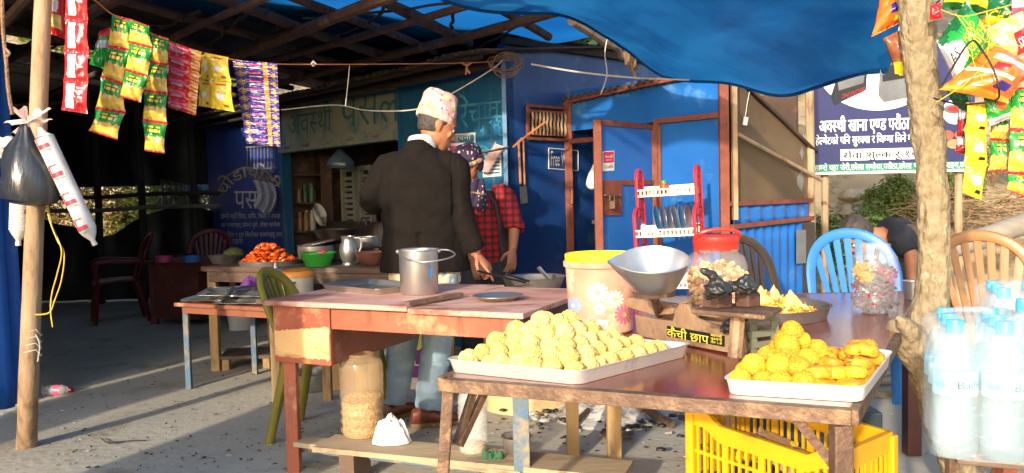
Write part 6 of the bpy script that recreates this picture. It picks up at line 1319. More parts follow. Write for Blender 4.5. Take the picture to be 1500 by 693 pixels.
# ------------------------------------------------------------------ yellow crate
m_cr = mk('yellow crate plastic', s(218, 164, 12), s(198, 144, 10), s(140, 98, 34), scale=5, dirt=.66, dscale=7, rough=.45)
cN = V((.60, 2.78, 0)); ce_ = V((.64, -.768, 0)).normalized(); cg_ = V((.768, .64, 0)).normalized(); CLn, CWd = .55, .30
crate = thing('plastic_crate', 'dusty yellow slotted plastic crate tilted under the table', 'crate', cN + ce_ * CLn / 2 + cg_ * CWd / 2)
def CR(u, v, z): t_ = lerp(.47, .425, u / CLn); return cN + ce_ * u + cg_ * v + V((0, 0, z * t_))
def slotted(m, f, L, z0, z1, nu, nv, th, dip):
    """a wall of bars with slots: f(u, z, out)"""
    def bar(u0, u1, za, zb, o0=0, o1=th):
        q = [f(u0, za, o0), f(u1, za, o0), f(u1, za, o1), f(u0, za, o1), f(u0, zb, o0), f(u1, zb, o0), f(u1, zb, o1), f(u0, zb, o1)]
        m.add(q, [(0, 3, 2, 1), (4, 5, 6, 7), (0, 1, 5, 4), (1, 2, 6, 5), (2, 3, 7, 6), (3, 0, 4, 7)])
    rows_z = [lerp(z0, z1, k / nv) for k in range(nv + 1)]
    for z in rows_z: bar(0, L, z - .012, z + .012, -.001, th + .002)
    cell = L / nu
    for i in range(nu + 1): bar(max(0, i * cell - .012), min(L, i * cell + .012), z0, z1, 0, th + .001)
    for i in range(nu):
        for k in range(1, 5): u = i * cell + cell * k / 5; bar(u - .0045, u + .0045, z0, z1)
def dipz(u, L): e = min(u, L - u); return 1 - .10 * min(1, max(0, (e - .05) / .06)) if e > .05 else 1.0
for nm, f, L in (('front', lambda u, z, o: CR(u, o, z * dipz(u, CLn)), CLn), ('back', lambda u, z, o: CR(u, CWd - o, z), CLn), ('end', lambda u, z, o: CR(o, u, z), CWd), ('end', lambda u, z, o: CR(CLn - o, u, z), CWd)):
    a = M(); slotted(a, f, L, .06, .86, 4 if L > .4 else 2, 4, .008, 0)
    n = 24
    for i in range(n):
        u0, u1 = L * i / n, L * (i + 1) / n; q = [f(u0, .86, -.002), f(u1, .86, -.002), f(u1, .86, .012), f(u0, .86, .012), f(u0, 1, -.004), f(u1, 1, -.004), f(u1, 1, .014), f(u0, 1, .014)]
        a.add(q, [(0, 3, 2, 1), (4, 5, 6, 7), (0, 1, 5, 4), (1, 2, 6, 5), (2, 3, 7, 6), (3, 0, 4, 7)])
    build(a, 'slotted_side', m_cr, crate)
for u in (.0, CLn):
    for v in (0, CWd): a = M(); a.prism([CR(u + sx * .016, v + sy * .016, .0) for sx, sy in ((-1, -1), (1, -1), (1, 1), (-1, 1))], (0, 0, .46 if u == 0 else .415)); build(a, 'corner_post', m_cr, crate, bevel=.006)
a = M(); a.prism([CR(0, 0, .03), CR(CLn, 0, .03), CR(CLn, CWd, .03), CR(0, CWd, .03)], (0, 0, .006)); build(a, 'floor_panel', m_cr, crate)
fill = M(); fill.prism([CR(.03, .02, .1), CR(CLn - .03, .02, .1), CR(CLn - .03, CWd - .02, .1), CR(.03, CWd - .02, .1)], (0, 0, .17)); build(fill, 'carton', m_tabdark, None, 'flat carton filling the lower half of the yellow crate', 'carton')
m_pk = mk('brown wrapper', s(176, 150, 120), s(140, 112, 84), rough=.25, coat=.4, bump=.3, bscale=20)
for i, (u, v, r, z, lb) in enumerate(((.14, .12, .2, .70, 'leftmost'), (.24, .16, 1.3, .72, 'middle'), (.33, .12, .6, .70, 'right'), (.22, .08, 2.2, .78, 'topmost'))):
    c = CR(u, v, z); dx = V((math.cos(r), math.sin(r), .25 * (i % 2))) * .09; dy = V((-math.sin(r), math.cos(r), .35)) * .065
    m = packet_mesh([c - dx + dy, c + dx + dy, c + dx - dy, c - dx - dy], .025, lambda u_, v_: 0 if v_ < .75 else 1, seed=i * 3, crump=.008); build(m, 'snack_packet', [m_pk, f_yel], None, 'brown shiny snack packet lying in the yellow crate, %s of the four' % lb, 'snack packet', 'brown packets in the crate')
a = M(); q = [G(1172, 612, .33), G(1240, 612, .33)]; a.box((q[0] + q[1]) / 2 - V((0, -.2, .165)), (.5, .3, .33)); dc = build(a, 'plastic_crate', mk('dark crate', s(44, 60, 66), s(34, 46, 52), rough=.5), None, 'dark plastic crate on the ground behind the yellow one', 'crate', bevel=.008)
# fire wood and planks behind
rn = random.Random(2)
for i in range(6):
    x0 = 1236 + 6 * i; y = 562 - 8 * i; A_ = G(x0, y, .05 + .05 * (i // 3)); B_ = A_ + V((rn.uniform(.55, .8), rn.uniform(-.12, .1), rn.uniform(-.02, .03))); a = M(); r = rn.uniform(.025, .04)
    a.tube([A_, lerp(A_, B_, .4) + V((0, 0, .012)), B_], [r, r * .9, r * .8], 9); build(a, 'firewood_log', m_log if i < 4 else m_tabdark, None, 'grey split log %s in the firewood behind the brown table leg' % ['nearest', 'second nearest', 'third nearest', 'fourth nearest', 'dark and fifth nearest', 'dark and farthest'][i], 'log', 'firewood logs on the ground')
a = M(); q = G(1290, 575, .02); a.box(q + V((0, 0, 0)), (.7, .12, .03), Matrix.Rotation(R(-4), 3, 'Z')); build(a, 'plank', m_plank, None, 'pale short plank on the ground in front of the firewood', 'plank')
# ------------------------------------------------------------------ red rack against the shed
rkT = Matrix.Rotation(R(-2.5), 3, 'Y')
ra, rb = V((.90, -.43, 0)).normalized(), V((.43, .90, 0)).normalized(); rk0 = P(940, 345, 5.12); rk0 = V((rk0.x, rk0.y, 0))
def RK(u, v, z): q = ra * u + rb * v; return rk0 + rkT @ V((q.x, q.y, z)) 
m_rr = mk('red rack plastic', s(206, 44, 56), s(186, 34, 46), rough=.4); m_cream = mk('cream rack plastic', s(232, 224, 204), s(216, 206, 184), rough=.45)
rack = thing('dish_rack', 'red and cream plastic dish rack standing before the bright blue shed', 'rack', RK(.2, .1, 0))
RWd = .375
for u in (0, RWd):
    a = M()
    def arch(v0, v1, z0, z1):
        pts = [RK(u, v0, z0)] + [RK(u, lerp(v0, v1, .5 - .5 * math.cos(an)), z1 - .06 + .06 * math.sin(an)) for an in [i * math.pi / 12 for i in range(13)]] + [RK(u, v1, z0)]; a.tube(pts, .011, 7)
        vm = (v0 + v1) / 2
        for k in range(9):
            z = lerp(z0 + .02, z1 - .05, k / 8); zz = .018 * (1 if k % 2 else -1)
            a.tube([RK(u, v0, z), RK(u, vm, z + zz), RK(u, v1, z)], .0045, 5)
        for f in (.33, .67): a.tube([RK(u, lerp(v0, v1, f) + .01 * math.sin(q * 1.6), lerp(z0, z1 - .01, q / 8)) for q in range(9)], .0045, 5)
    arch(.09, .22, 1.04, 1.335); arch(.0, .22, .78, 1.095); arch(-.06, .22, .06, .80)
    build(a, 'side_frame', m_rr, rack)
def shelf(v0, v1, z):
    a = M()
    def bx(u0, u1, va, vb, za, zb): a.add([RK(x, y, q) for x in (u0, u1) for y in (va, vb) for q in (za, zb)], [(0, 1, 3, 2), (4, 6, 7, 5), (0, 4, 5, 1), (2, 3, 7, 6), (0, 2, 6, 4), (1, 5, 7, 3)])
    bx(.0, RWd, v0, v1, z, z + .006); bx(-.005, RWd + .005, v0 - .008, v0, z + .034, z + .044); bx(-.005, RWd + .005, v0 - .008, v0, z - .004, z + .008); bx(-.005, RWd + .005, v1, v1 + .008, z, z + .06)
    n = 15
    for k in range(n + 1): u = RWd * k / n; bx(u - .005, u + .005, v0 - .0075, v0 - .0005, z + .008, z + .034)
    build(a, 'shelf', m_cream, rack)
shelf(.09, .22, 1.165); shelf(.0, .22, .915); shelf(-.06, .22, .60); shelf(-.06, .22, .25)
for k in range(6):
    a = M(); c = RK(.12 + .038 * k, .08, .925 + .088); a.lathe([(0, 0), (.07, .002), (.088, .010), (.088, .012), (.07, .005), (0, .003)], c, 28, rot=Matrix.Rotation(R(-26), 3, 'Z') @ Matrix.Rotation(R(76 + 3 * (k % 3)), 3, 'Y'))
    build(a, 'plate', m_steel if k not in (0, 4) else mk('blue plate' + str(k), s(70, 140, 190), rough=.3), None, ['blue plate first from the left on the lower rack shelf', 'steel plate leaning second on the lower rack shelf', 'steel plate leaning third on the lower rack shelf', 'steel plate leaning fourth on the lower rack shelf', 'blue plate between steel ones on the lower rack shelf', 'steel plate leaning last on the lower rack shelf'][k], 'plate', 'plates standing in the rack')
def small_jar(u, v, z, r, h_, cb, cl, label, name='jar'):
    c = RK(u, v, z); t = thing(name, label, 'jar', c); a = M(); a.lathe([(0, 0), (r, 0), (r, h_ * .72), (r * .85, h_ * .78), (0, h_ * .78)], c, 18); build(a, 'body', mk(label[:20] + ' b', cb, rough=.35), t); a = M(); a.lathe([(0, h_ * .78), (r * .92, h_ * .78), (r * .92, h_), (0, h_)], c, 18); build(a, 'lid', mk(label[:20] + ' l', cl, rough=.4), t)
small_jar(.095, .13, 1.172, .030, .05, s(206, 200, 140), s(214, 214, 170), 'squat pale jar at the left of the upper rack shelf')
small_jar(.155, .16, 1.172, .027, .085, s(170, 70, 44), s(50, 130, 70), 'red brown jar with green lid on the upper rack shelf')
small_jar(.045, .12, 1.172, .024, .04, s(150, 60, 50), s(120, 60, 50), 'tiny dark red jar by the left arch of the upper rack shelf')
a = M(); a.add([RK(x, y, q) for x in (.19, .33) for y in (.11, .2) for q in (1.172, 1.20)], [(0, 1, 3, 2), (4, 6, 7, 5), (0, 4, 5, 1), (2, 3, 7, 6), (0, 2, 6, 4), (1, 5, 7, 3)]); build(a, 'white_tub', m_white, None, 'low white tub on the upper rack shelf', 'tub', bevel=.006)
a = M(); a.lathe([(0, 0), (.016, 0), (.017, .06), (.012, .065), (.012, .072), (0, .072)], RK(.045, .03, .922), 16); build(a, 'white_bottle', m_white, None, 'small white bottle at the left end of the lower rack shelf', 'bottle')

# ------------------------------------------------------------------ chairs behind the table
make_chair('plastic_chair', 'dark brown plastic chair turned sideways before the shed side', m_cblack, loc=(1.53, 4.55, 0), rz=R(38), wide=.44, hgt=.90, slats=8)
make_chair('plastic_chair', 'sky blue plastic chair behind the candy jar', m_cblue, loc=(1.84, 4.18, 0), rz=R(-2), wide=.46, hgt=.93, slats=7)
make_chair('plastic_chair', 'tan brown plastic chair right of the tree trunk', m_ctan, loc=(2.26, 3.72, 0), rz=R(-8), wide=.46, hgt=.93, slats=7)
make_chair('plastic_chair', 'deep brown plastic chair cut by the right edge of the picture', m_cbrown, loc=(2.42, 3.10, 0), rz=R(-50), wide=.44, hgt=.88, slats=6)
a = M(); lg0, lg1 = P(1385, 366, 6.6), P(1515, 322, 7.2); a.tube([lg0, lerp(lg0, lg1, .5) + V((0, 0, -.01)), lg1], [.085, .09, .095], 14); build(a, 'log', m_log, None, 'long grey log lying across the slope behind the tan chair', 'log')
a = M(); rn = random.Random(6)
bpc = P(1435, 300, 8.2)
for k in range(150):
    c = bpc + V((rn.gauss(0, .42), rn.gauss(0, .2), rn.gauss(-.06, .12))); d = V((rn.gauss(0, 1), rn.gauss(0, .5), rn.gauss(0, .28))).normalized() * rn.uniform(.10, .34); a.tube([c - d, c + V((0, 0, rn.uniform(-.02, .03))), c + d], [.006, .006, .003], 4)
build(a, 'brush_pile', mk('pale dry twig', s(158, 132, 100), s(122, 98, 72), rough=.9), None, 'pile of dry brown twigs on the slope below the hanging packets', 'brush pile')
m_stone = mk('pale stone', s(176, 162, 136), s(146, 132, 108), scale=4, rough=.9, bump=.5, bscale=12)
pr = []
for v_ in range(3):
    a = M(); a.ico((0, 0, 0), .1, 3, fn=lambda p, q: V((q.x * 1.3, q.y, q.z * .75)) * (1 + .3 * nz(p * 1.6 + V((v_ * 5, 0, 0))))); pr.append(build(a, 'stone', m_stone, None, 'pale rough stone lying on the foot of the earth bank', 'stone', 'stones on the earth bank', local=True))
for k in range(46):
    o = pr[k] if k < 3 else pr[k % 3].copy()
    if k >= 3: COL.objects.link(o)
    x, y = rn.uniform(2.9, 6.2), rn.uniform(6.4, 9.6); o.location = (x, y, max(0, hz(x, y)) + .01); sc_ = rn.uniform(.3, 1.3); o.scale = (sc_,) * 3; o.rotation_euler = (rn.uniform(-.3, .3), rn.uniform(-.3, .3), rn.uniform(0, 6))

# ------------------------------------------------------------------ tree trunk
TD = 2.75
m_trunk = mk('pale trunk bark', s(150, 134, 106), s(114, 100, 76), s(174, 162, 136), scale=34, amt=.4, dirt=.64, dscale=24, rough=.85, bump=.8, bscale=55, bstretch=(1, 1, .5))
trk = thing('tree_trunk', 'pale forked tree trunk with a knobbly burl holding the tarp and bags', 'tree trunk', P(1400, 700, TD) * 1)
trk.location.z = 0
pts = [P(1330, -120, TD), P(1337, -30, TD), P(1349, 100, TD), P(1361, 210, TD), P(1366, 310, TD), P(1367, 400, TD), P(1362, 460, TD), P(1356, 510, TD), P(1356, 550, TD), P(1366, 600, TD), P(1388, 650, TD), P(1420, 710, TD), P(1440, 775, TD), P(1446, 800, TD)]
rad = [24, 23, 23, 22.5, 21.5, 22, 28, 29, 22, 17, 21, 30, 34, 36]
sm = smooth_path(pts, 5); a = M(); a.tube(sm, [poly_at(rad, i / (len(sm) - 1)) * TD / 1200 for i in range(len(sm))], 20)
bp_ = smooth_path([P(1312, 468, 2.71), P(1322, 486, 2.70), P(1338, 510, 2.71), P(1350, 545, 2.73), P(1360, 590, 2.74)], 4); a.tube(bp_, [x * TD / 1200 for x in (8, 13, 17, 20, 22, 24, 25, 25, 25, 24, 23, 20, 17, 14, 11, 8, 6)], 14)
a.tube([P(1336, 490, 2.66), P(1326, 476, 2.64), P(1312, 464, 2.63)], [.035, .026, .010], 10)
a.tube([P(1448, 800, TD), P(1470, 690, 2.9), P(1475, 640, 3.0)], [.06, .04, .03], 10)
fuse(a, 'trunk', m_trunk, trk, .008, 3, post=lambda c, n: c + n * (.006 * nz(c * 9) + .006 * nz(V((c.x * 40, c.y * 40, c.z * 10))) + .004 * nz(c * 60)))

# ------------------------------------------------------------------ crisp bags on the trunk
def bag(px, D, bulge, pat, mats, label, dD=0, seed=0, texts=(), name='crisp_bag', cat='crisp bag', crump=.012, n=26):
    q = [P(x, y, D + d) for (x, y), d in zip(px, dD if isinstance(dD, (list, tuple)) else (dD,) * 4)]; c = sum(q, V((0, 0, 0))) / 4
    t = thing(name, label, cat, V((c.x, c.y, min(p.z for p in q)))); m = packet_mesh(q, bulge, pat, n, n, seed, crump, .07); b = build(m, 'bag', mats, t); srf, nn = m.surface, m.normal
    for st, quad, mt, nm in texts:
        a = M(); a.text(st, lambda x, y, k: srf(lerp(lerp(quad[3][0], quad[2][0], x), lerp(quad[0][0], quad[1][0], x), y), lerp(lerp(quad[3][1], quad[2][1], x), lerp(quad[0][1], quad[1][1], x), y)) + nn * (.0035 + k)); build(a, nm, mt, b)
    return t
m_ink = mk('black label ink', s(28, 26, 34), rough=.4)
def pat_g(u, v):
    if u < .05 or u > .95: return 4
    if (u - .06) ** 2 / .07 + (v - .48) ** 2 / .10 < 1: return 1
    if v > .86: return 2
    return 0 if v > .12 + .05 * math.sin(u * 17) else 3
bag([(1372, 62), (1415, 0), (1462, 62), (1400, 132)], 2.5, .055, pat_g, [f_green, f_white, f_yel, f_dgreen, f_silver], 'big green crisp bag with yellow lettering tilted beside the trunk', seed=3,
    texts=[('POTATO', [(.34, .28), (.72, .22), (.73, .34), (.35, .42)], f_yel, 'lettering'), ('KYUMS CHIPS', [(.22, .46), (.9, .36), (.92, .56), (.26, .68)], f_yel, 'lettering'), ('AS', [(.02, .34), (.17, .30), (.18, .52), (.04, .58)], m_ink, 'lettering'), ('पोटेटो चिप्स', [(.36, .72), (.86, .62), (.87, .72), (.38, .82)], f_yel, 'lettering')])
bag([(1376, -34), (1452, -30), (1446, 26), (1382, 12)], 2.58, .045, lambda u, v: 0 if v < .6 else (1 if v < .8 else 3), [f_green, f_yel, f_white, f_dgreen], 'green crisp bag hanging upside down at the top edge', seed=4, texts=[('KYUMS', [(.9, .62), (.3, .55), (.28, .30), (.9, .36)], f_yel, 'lettering')])
bag([(1442, -10), (1492, -2), (1486, 54), (1432, 34)], 2.62, .045, lambda u, v: 0 if v < .75 else 1, [f_dgreen, f_yel], 'dark green crisp bag tucked behind the cream bag at the top right', seed=5, texts=[('CHIPS', [(.1, .6), (.8, .5), (.8, .78), (.1, .9)], f_yel, 'lettering')])
bag([(1422, 54), (1500, 14), (1518, 76), (1446, 108)], 2.54, .05, lambda u, v: (1 if (int(u * 5) + int(v * 4)) % 2 and (u * 5 % 1 - .5) ** 2 + (v * 4 % 1 - .5) ** 2 < .22 else 0) if not (.55 < u < .95 and .35 < v < .9) else 2, [foil('cream crisp foil', s(240, 206, 150), s(226, 178, 116)), f_chip, f_red], 'cream coloured crisp bag with red SPICY patch at the right edge', seed=6, texts=[('SPICY', [(.58, .52), (.93, .48), (.93, .70), (.58, .76)], f_white, 'lettering')])
def pat_o(u, v):
    if u < .12: return 1
    if .42 < u < .50 and v < .75: return 2
    if .74 < u < .84 and v > .15: return 3
    if .54 < u < .7 and .25 < v < .5: return 4
    if .2 < u < .33 and .55 < v < .8: return 5
    return 0
bag([(1374, 132), (1462, 62), (1516, 96), (1474, 152)], 2.44, .05, pat_o, [f_orange, foil('light orange foil', s(240, 150, 40), s(226, 130, 30)), f_white, f_silver, f_dred, f_pur], 'orange snack bag with white stripes lying diagonally over the others', seed=7)
bag([(1482, -16), (1518, -16), (1518, 30), (1480, 24)], 2.56, .03, lambda u, v: 1 if v > .7 else 0, [f_white, f_pink], 'white and pink packet at the top right corner', seed=8)
bag([(1362, 8), (1378, 4), (1380, 26), (1362, 30)], 2.6, .012, lambda u, v: 0, [f_red], 'small red packet squeezed against the trunk top', seed=9, crump=.005)
bag([(1290, -10), (1330, -16), (1330, 28), (1277, 54)], 2.86, .04, lambda u, v: 1 if .3 < u < .62 and .35 < v < .62 else (2 if .5 < u < .85 and .62 < v < .85 else 0), [f_orange, f_pur, f_yel], 'orange crisp bag with blue mark left of the trunk top', seed=10)
bag([(1294, 56), (1330, 38), (1350, 120), (1312, 108)], 2.88, .045, lambda u, v: 1 if v > .7 else (2 if u > .7 and .5 < v < .66 else 0), [f_brown, f_yel, f_red], 'brown shiny snack bag behind the trunk on its left', seed=12)
bag([(1380, 122), (1426, 134), (1422, 168), (1396, 152)], 2.56, .02, lambda u, v: 0, [f_dgreen], 'dark green packet corner under the orange bag', seed=13, crump=.006)
bag([(1440, 142), (1480, 132), (1482, 172), (1448, 186)], 2.5, .02, lambda u, v: 1 if v > .75 else (2 if (u - .5) ** 2 + (v - .4) ** 2 < .04 else 0), [f_green, f_silver, f_orange], 'bright green packet hanging under the orange bag', seed=14, crump=.007)
strip('snack_strip', 'yellow strip of three packets hanging right of the trunk', 'snack packets', [[(1416, 150), (1452, 152), (1446, 196), (1412, 191)], [(1412, 191), (1446, 196), (1447, 240), (1412, 238)], [(1412, 238), (1447, 240), (1438, 293), (1408, 281)]], 2.52, .014, lambda u, v: 1 if v < .04 else (2 if .3 < u < .7 and .42 < v < .66 else (3 if .55 < u < .85 and .8 < v < .92 else 0)), [f_yel, f_yel, f_white, f_ink if 'f_ink' in globals() else m_ink], seed=81)
strip('snack_strip', 'red and silver narrow strip between the trunk and the yellow strip', 'snack packets', [[(1404, 150), (1420, 150), (1418, 200), (1402, 200)], [(1402, 200), (1418, 200), (1414, 226), (1400, 224)]], 2.58, .008, lambda u, v: 1 if v > .5 else 0, [f_silver, f_dred], seed=84)
strip('crisp_strip', 'middle strip of red and green crisp packets right of the yellow strip', 'snack packets', [[(1452, 166), (1482, 162), (1478, 206), (1450, 204)], [(1450, 204), (1478, 206), (1474, 250), (1448, 252)]], 2.55, .014, pat_chip, CHIPM, seed=91)
strip('crisp_strip', 'strip of green and red crisp packets at the right edge', 'snack packets', [[(1480, 128), (1516, 128), (1516, 192), (1477, 190)], [(1477, 190), (1516, 192), (1514, 256), (1475, 254)], [(1475, 254), (1514, 256), (1508, 292), (1474, 278)]], 2.5, .016, pat_chip, CHIPM, seed=95)
a = M(); a.tube(smooth_path([P(1366, 140, 2.6), P(1380, 126, 2.42), P(1420, 62, 2.36), P(1440, 76, 2.36), P(1456, 104, 2.36), P(1463, 130, 2.36), P(1460, 146, 2.40), P(1430, 152, 2.44), P(1400, 152, 2.5), P(1368, 144, 2.6)][1:], 6), .003, 6); build(a, 'cord_loop', m_blackp, None, 'black cord looped round the hanging crisp bags', 'cord')
a = M()
for p in ([(1378, 14), (1410, 24), (1448, 16), (1500, 2)], [(1400, 20), (1420, 50), (1426, 90), (1440, 118)], [(1445, 16), (1450, 50), (1446, 80)], [(1410, 26), (1444, 60), (1480, 70), (1512, 60)], [(1372, 150), (1420, 118), (1450, 84)]): a.tube(smooth_path([P(x, y, 2.40) for x, y in p], 5), .0014, 4)
build(a, 'net_cord', m_cord_y, None, 'thin yellow net strings over the hanging crisp bags', 'net')

# ------------------------------------------------------------------ bottled water packs
WZ = .655
wt = table('bottle_stand', 'narrow stand with a dark metal leg under the water packs', [(.875, 1.605), (1.50, 1.35), (1.80, 2.25), (1.34, 2.40), (1.255, 2.12), (.985, 1.87)], WZ, .014, [(.895, 1.66), (1.48, 1.42), (1.72, 2.2), (1.38, 2.3)], m_tabdark, [m_iron], .022, 0, 'stand')
p_ = P(1472, 690, 1.74); a = M(); a.beam(V((p_.x, p_.y, 0)), V((p_.x, p_.y, WZ - .018)), .04, .03, (1, 0, 0)); build(a, 'prop_post', m_rust, None, 'rust coloured wooden prop post under the near water pack', 'post')
m_bot = mk('bluish clear bottle', s(180, 208, 220), s(164, 196, 210), rough=.07, rvar=.03, alpha=.19, spec=.8); m_cap = mk('sky blue cap', s(70, 178, 220), s(58, 164, 208), rough=.35); m_lab = mk('pale blue label', s(176, 220, 230), s(120, 196, 218), scale=14, amt=.2, rough=.35)
m_film = mk('shrink film', s(206, 224, 234), s(188, 212, 226), rough=.10, rvar=.04, alpha=.18, spec=.8, bump=.5, bscale=18)
BH = .272; BR = .042
pr = [(0, .004), (.026, .004), (.036, 0), (BR, .008), (BR, .02)]
for k in range(5): z = .03 + .018 * k; pr += [(BR, z), (BR * .94, z + .009)]
pr += [(BR, .122), (BR * .965, .126), (BR * .965, .168), (BR, .172), (BR * .97, .19), (BR * .78, .212), (BR * .48, .236), (.0135, .248), (.0135, .252), (0, .252)]
wb_ = thing('water_bottle', 'x', 'water bottle', (0, 0, 0), 'water bottles in shrink wrapped packs')
a = M(); a.lathe(pr, (0, 0, 0), 26); build(a, 'body', m_bot, wb_, local=True)
a = M(); a.lathe([(0, .246), (.0165, .246), (.0165, .268), (.0155, BH), (0, BH)], (0, 0, 0), 18); build(a, 'cap', m_cap, wb_, local=True)
a = M(); a.lathe([(BR * .972, .124), (BR * .985, .126), (BR * .985, .168), (BR * .972, .170)], (0, 0, 0), 26); lb_ = build(a, 'label', m_lab, wb_, local=True)
def lt_(st, z0, z1, a0, a1, mt):
    m = M(); m.text(st, lambda x, y, k: V(((BR * .985 + .0012 + k) * math.cos(lerp(a0, a1, x)), (BR * .985 + .0012 + k) * math.sin(lerp(a0, a1, x)), lerp(z0, z1, y)))); build(m, 'lettering', mt, lb_, local=True)
lt_('Bailley', .136, .156, R(-136), R(-40), mk('grey blue ink', s(60, 70, 86), rough=.5)); lt_('पानी', .140, .152, R(-200), R(-165), m_cap)
near = []
for r_ in range(3):
    for c_i in range(4):
        near.append((r_, c_i, .885 + .0802 * c_i + .0324 * r_, 1.632 - .0324 * c_i + .0802 * r_))
rowl = ['front', 'middle', 'back']
first = True
for r_, c_i, x, y in near:
    lab = '%s bottle from the left in the %s row of the near shrink wrapped water pack' % (['first', 'second', 'third', 'fourth'][c_i], rowl[r_])
    if first: wb_.location = (x, y, WZ + .001); wb_['label'] = lab; wb_.rotation_euler = (0, 0, R(22)); first = False
    else: copy_tree(wb_, (x, y, WZ + .001), R(22 + 40 * c_i * (c_i > 1) + (15 if c_i == 1 else 0) + 70 * r_), lab)
def film(x0, x1, y0, y1, z0, z1, seed, label, pv=None, ang=0):
    m = M(); RZ = Matrix.Rotation(ang, 3, 'Z')
    def f(u, v):
        an = u * 6.2832; ca, sa = math.cos(an), math.sin(an); q = (abs(ca) ** 9 + abs(sa) ** 9) ** (-1 / 9)
        sh = 1 if v < .68 else max(.0, 1 - ((v - .68) / .32) ** 2.2)
        zz = z0 + (z1 - z0) * (v / .68 * .86 if v < .68 else .86 + .14 * math.sin((v - .68) / .32 * math.pi / 2))
        k = .985 - (.018 * math.sin(math.pi * min(1, v / .68))) + .012 * nz((ca * 3 + seed, sa * 3, v * 5)); k *= (.3 + .7 * sh) if v > .68 else 1
        bump = .007 * math.cos((x1 - x0) * ca * q / .0855 * math.pi) * (abs(sa) > .6) * (v < .7)
        return V(pv or (0, 0, 0)) + RZ @ V(((x0 + x1) / 2 + (x1 - x0) / 2 * ca * q * k, (y0 + y1) / 2 + (y1 - y0) / 2 * sa * q * k * (1 + bump), zz + .010 * nz((ca * q * 5 + seed, sa * q * 5, v * 3)) * (v > .6)))
    m.grid(f, 96, 30, wrap=True); return build(m, 'shrink_film', m_film, None, label, 'shrink film')
film(-.049, .309, -.049, .222, WZ + .002, WZ + .280, 1, 'clear shrink film stretched over the near water pack', (.885, 1.632, 0), R(-22))
for r_ in range(3):
    for c_i in range(3): copy_tree(wb_, (1.27 + .0802 * c_i + .0324 * r_, 2.11 - .0324 * c_i + .0802 * r_, WZ + .001), R(50 * c_i + 33 * r_), '%s bottle from the left in the %s row of the far water pack' % (['first', 'second', 'third'][c_i], rowl[r_]))
film(-.049, .222, -.049, .222, WZ + .002, WZ + .280, 4, 'clear shrink film over the far water pack beside the tan chair', (1.27, 2.11, 0), R(-22))
for x, y, lab in ((1.19, 1.90, 'loose water bottle standing between the two packs, left one'), (1.275, 1.875, 'loose water bottle standing between the two packs, right one')): copy_tree(wb_, (x, y, WZ + .001), R(80), lab)
# ------------------------------------------------------------------ people
m_skin = mk('brown skin', s(176, 116, 82), s(158, 100, 70), s(146, 88, 62), scale=6, dirt=.62, dscale=8, rough=.5, sss=.12, bump=.06, bscale=120)
m_hair = mk('dark hair', s(40, 34, 32), s(70, 62, 58), scale=60, rough=.6, bump=.5, bscale=160, bstretch=(1, 1, .3))
m_jack = mk('charcoal jacket cloth', s(24, 18, 15), s(16, 13, 11), scale=8, rough=.9, bump=.18, bscale=150, spec=.18)
m_trou = mk('light blue denim', s(138, 160, 180), s(116, 140, 162), s(170, 176, 180), scale=6, dirt=.62, dscale=5, rough=.9, bump=.15, bscale=200)
m_shoe = mk('brown leather', s(112, 58, 38), s(88, 44, 30), rough=.4, bump=.15, bscale=40); m_sole = mk('tan sole', s(120, 92, 64), s(96, 72, 50), rough=.8)
m_kurta = mk('cream cotton', s(214, 200, 172), s(194, 178, 150), rough=.9, bump=.2, bscale=60)
def E3(c, rx, ry, rz_, n=6, ax=V((1, 0, 0)), ay=V((0, 1, 0))):      # closed ellipsoid as loft rings along z
    return [(c + V((0, 0, rz_ * math.cos(math.pi * (1 - k / n)))), ax * max(.003, rx * math.sin(math.pi * k / n)), ay * max(.003, ry * math.sin(math.pi * k / n))) for k in range(n + 1)]
def hand(m, wrist, dirv, palm_n, size, curl, spread=.18, thumb_side=1, point=None):
    """palm, four bent fingers of different lengths and a thumb; dirv wrist to fingers, palm_n the way the palm faces"""
    d = V(dirv).normalized(); nrm = V(palm_n); nrm = (nrm - d * nrm.dot(d)).normalized(); x = d.cross(nrm).normalized() * thumb_side; S_ = size
    w0 = V(wrist)
    m.loft([(w0 - d * .02 * S_, x * .026 * S_, nrm * .019 * S_), (w0 + d * .012 * S_, x * .028 * S_, nrm * .018 * S_), (w0 + d * .045 * S_, x * .039 * S_, nrm * .017 * S_), (w0 + d * .085 * S_, x * .041 * S_, nrm * .014 * S_), (w0 + d * .098 * S_, x * .034 * S_, nrm * .010 * S_)], 14)
    for i, (off, ln) in enumerate(((.030, .072), (.010, .080), (-.011, .074), (-.031, .058))):
        c = curl if not (point is not None and i == 0) else point
        p = w0 + d * (.070 * S_) + x * off * S_; pts = [p]; ang = 0; dd = (d + x * off / .03 * spread).normalized(); q = p + dd * .025 * S_; pts.append(q)
        for k, f in enumerate((.46, .31, .23)):
            ang += c * (.75 if k == 0 else 1.0); v = dd * math.cos(ang) + nrm * math.sin(ang); q = q + v * ln * f * S_; pts.append(q)
        m.tube(smooth_path(pts, 3), [lerp(.0098, .0072, i_ / 12) * S_ for i_ in range(13)], 8)
    p = w0 + d * .018 * S_ + x * .024 * S_; pts = [p, p + (d * .5 + x * .8 + nrm * .25).normalized() * .038 * S_]; pts.append(pts[-1] + (d * .85 + x * .35 + nrm * .4).normalized() * .030 * S_); pts.append(pts[-1] + (d * .95 + x * .05 + nrm * .5).normalized() * .024 * S_)
    m.tube(smooth_path(pts, 3), [lerp(.0135, .0085, i_ / 9) * S_ for i_ in range(10)], 8)
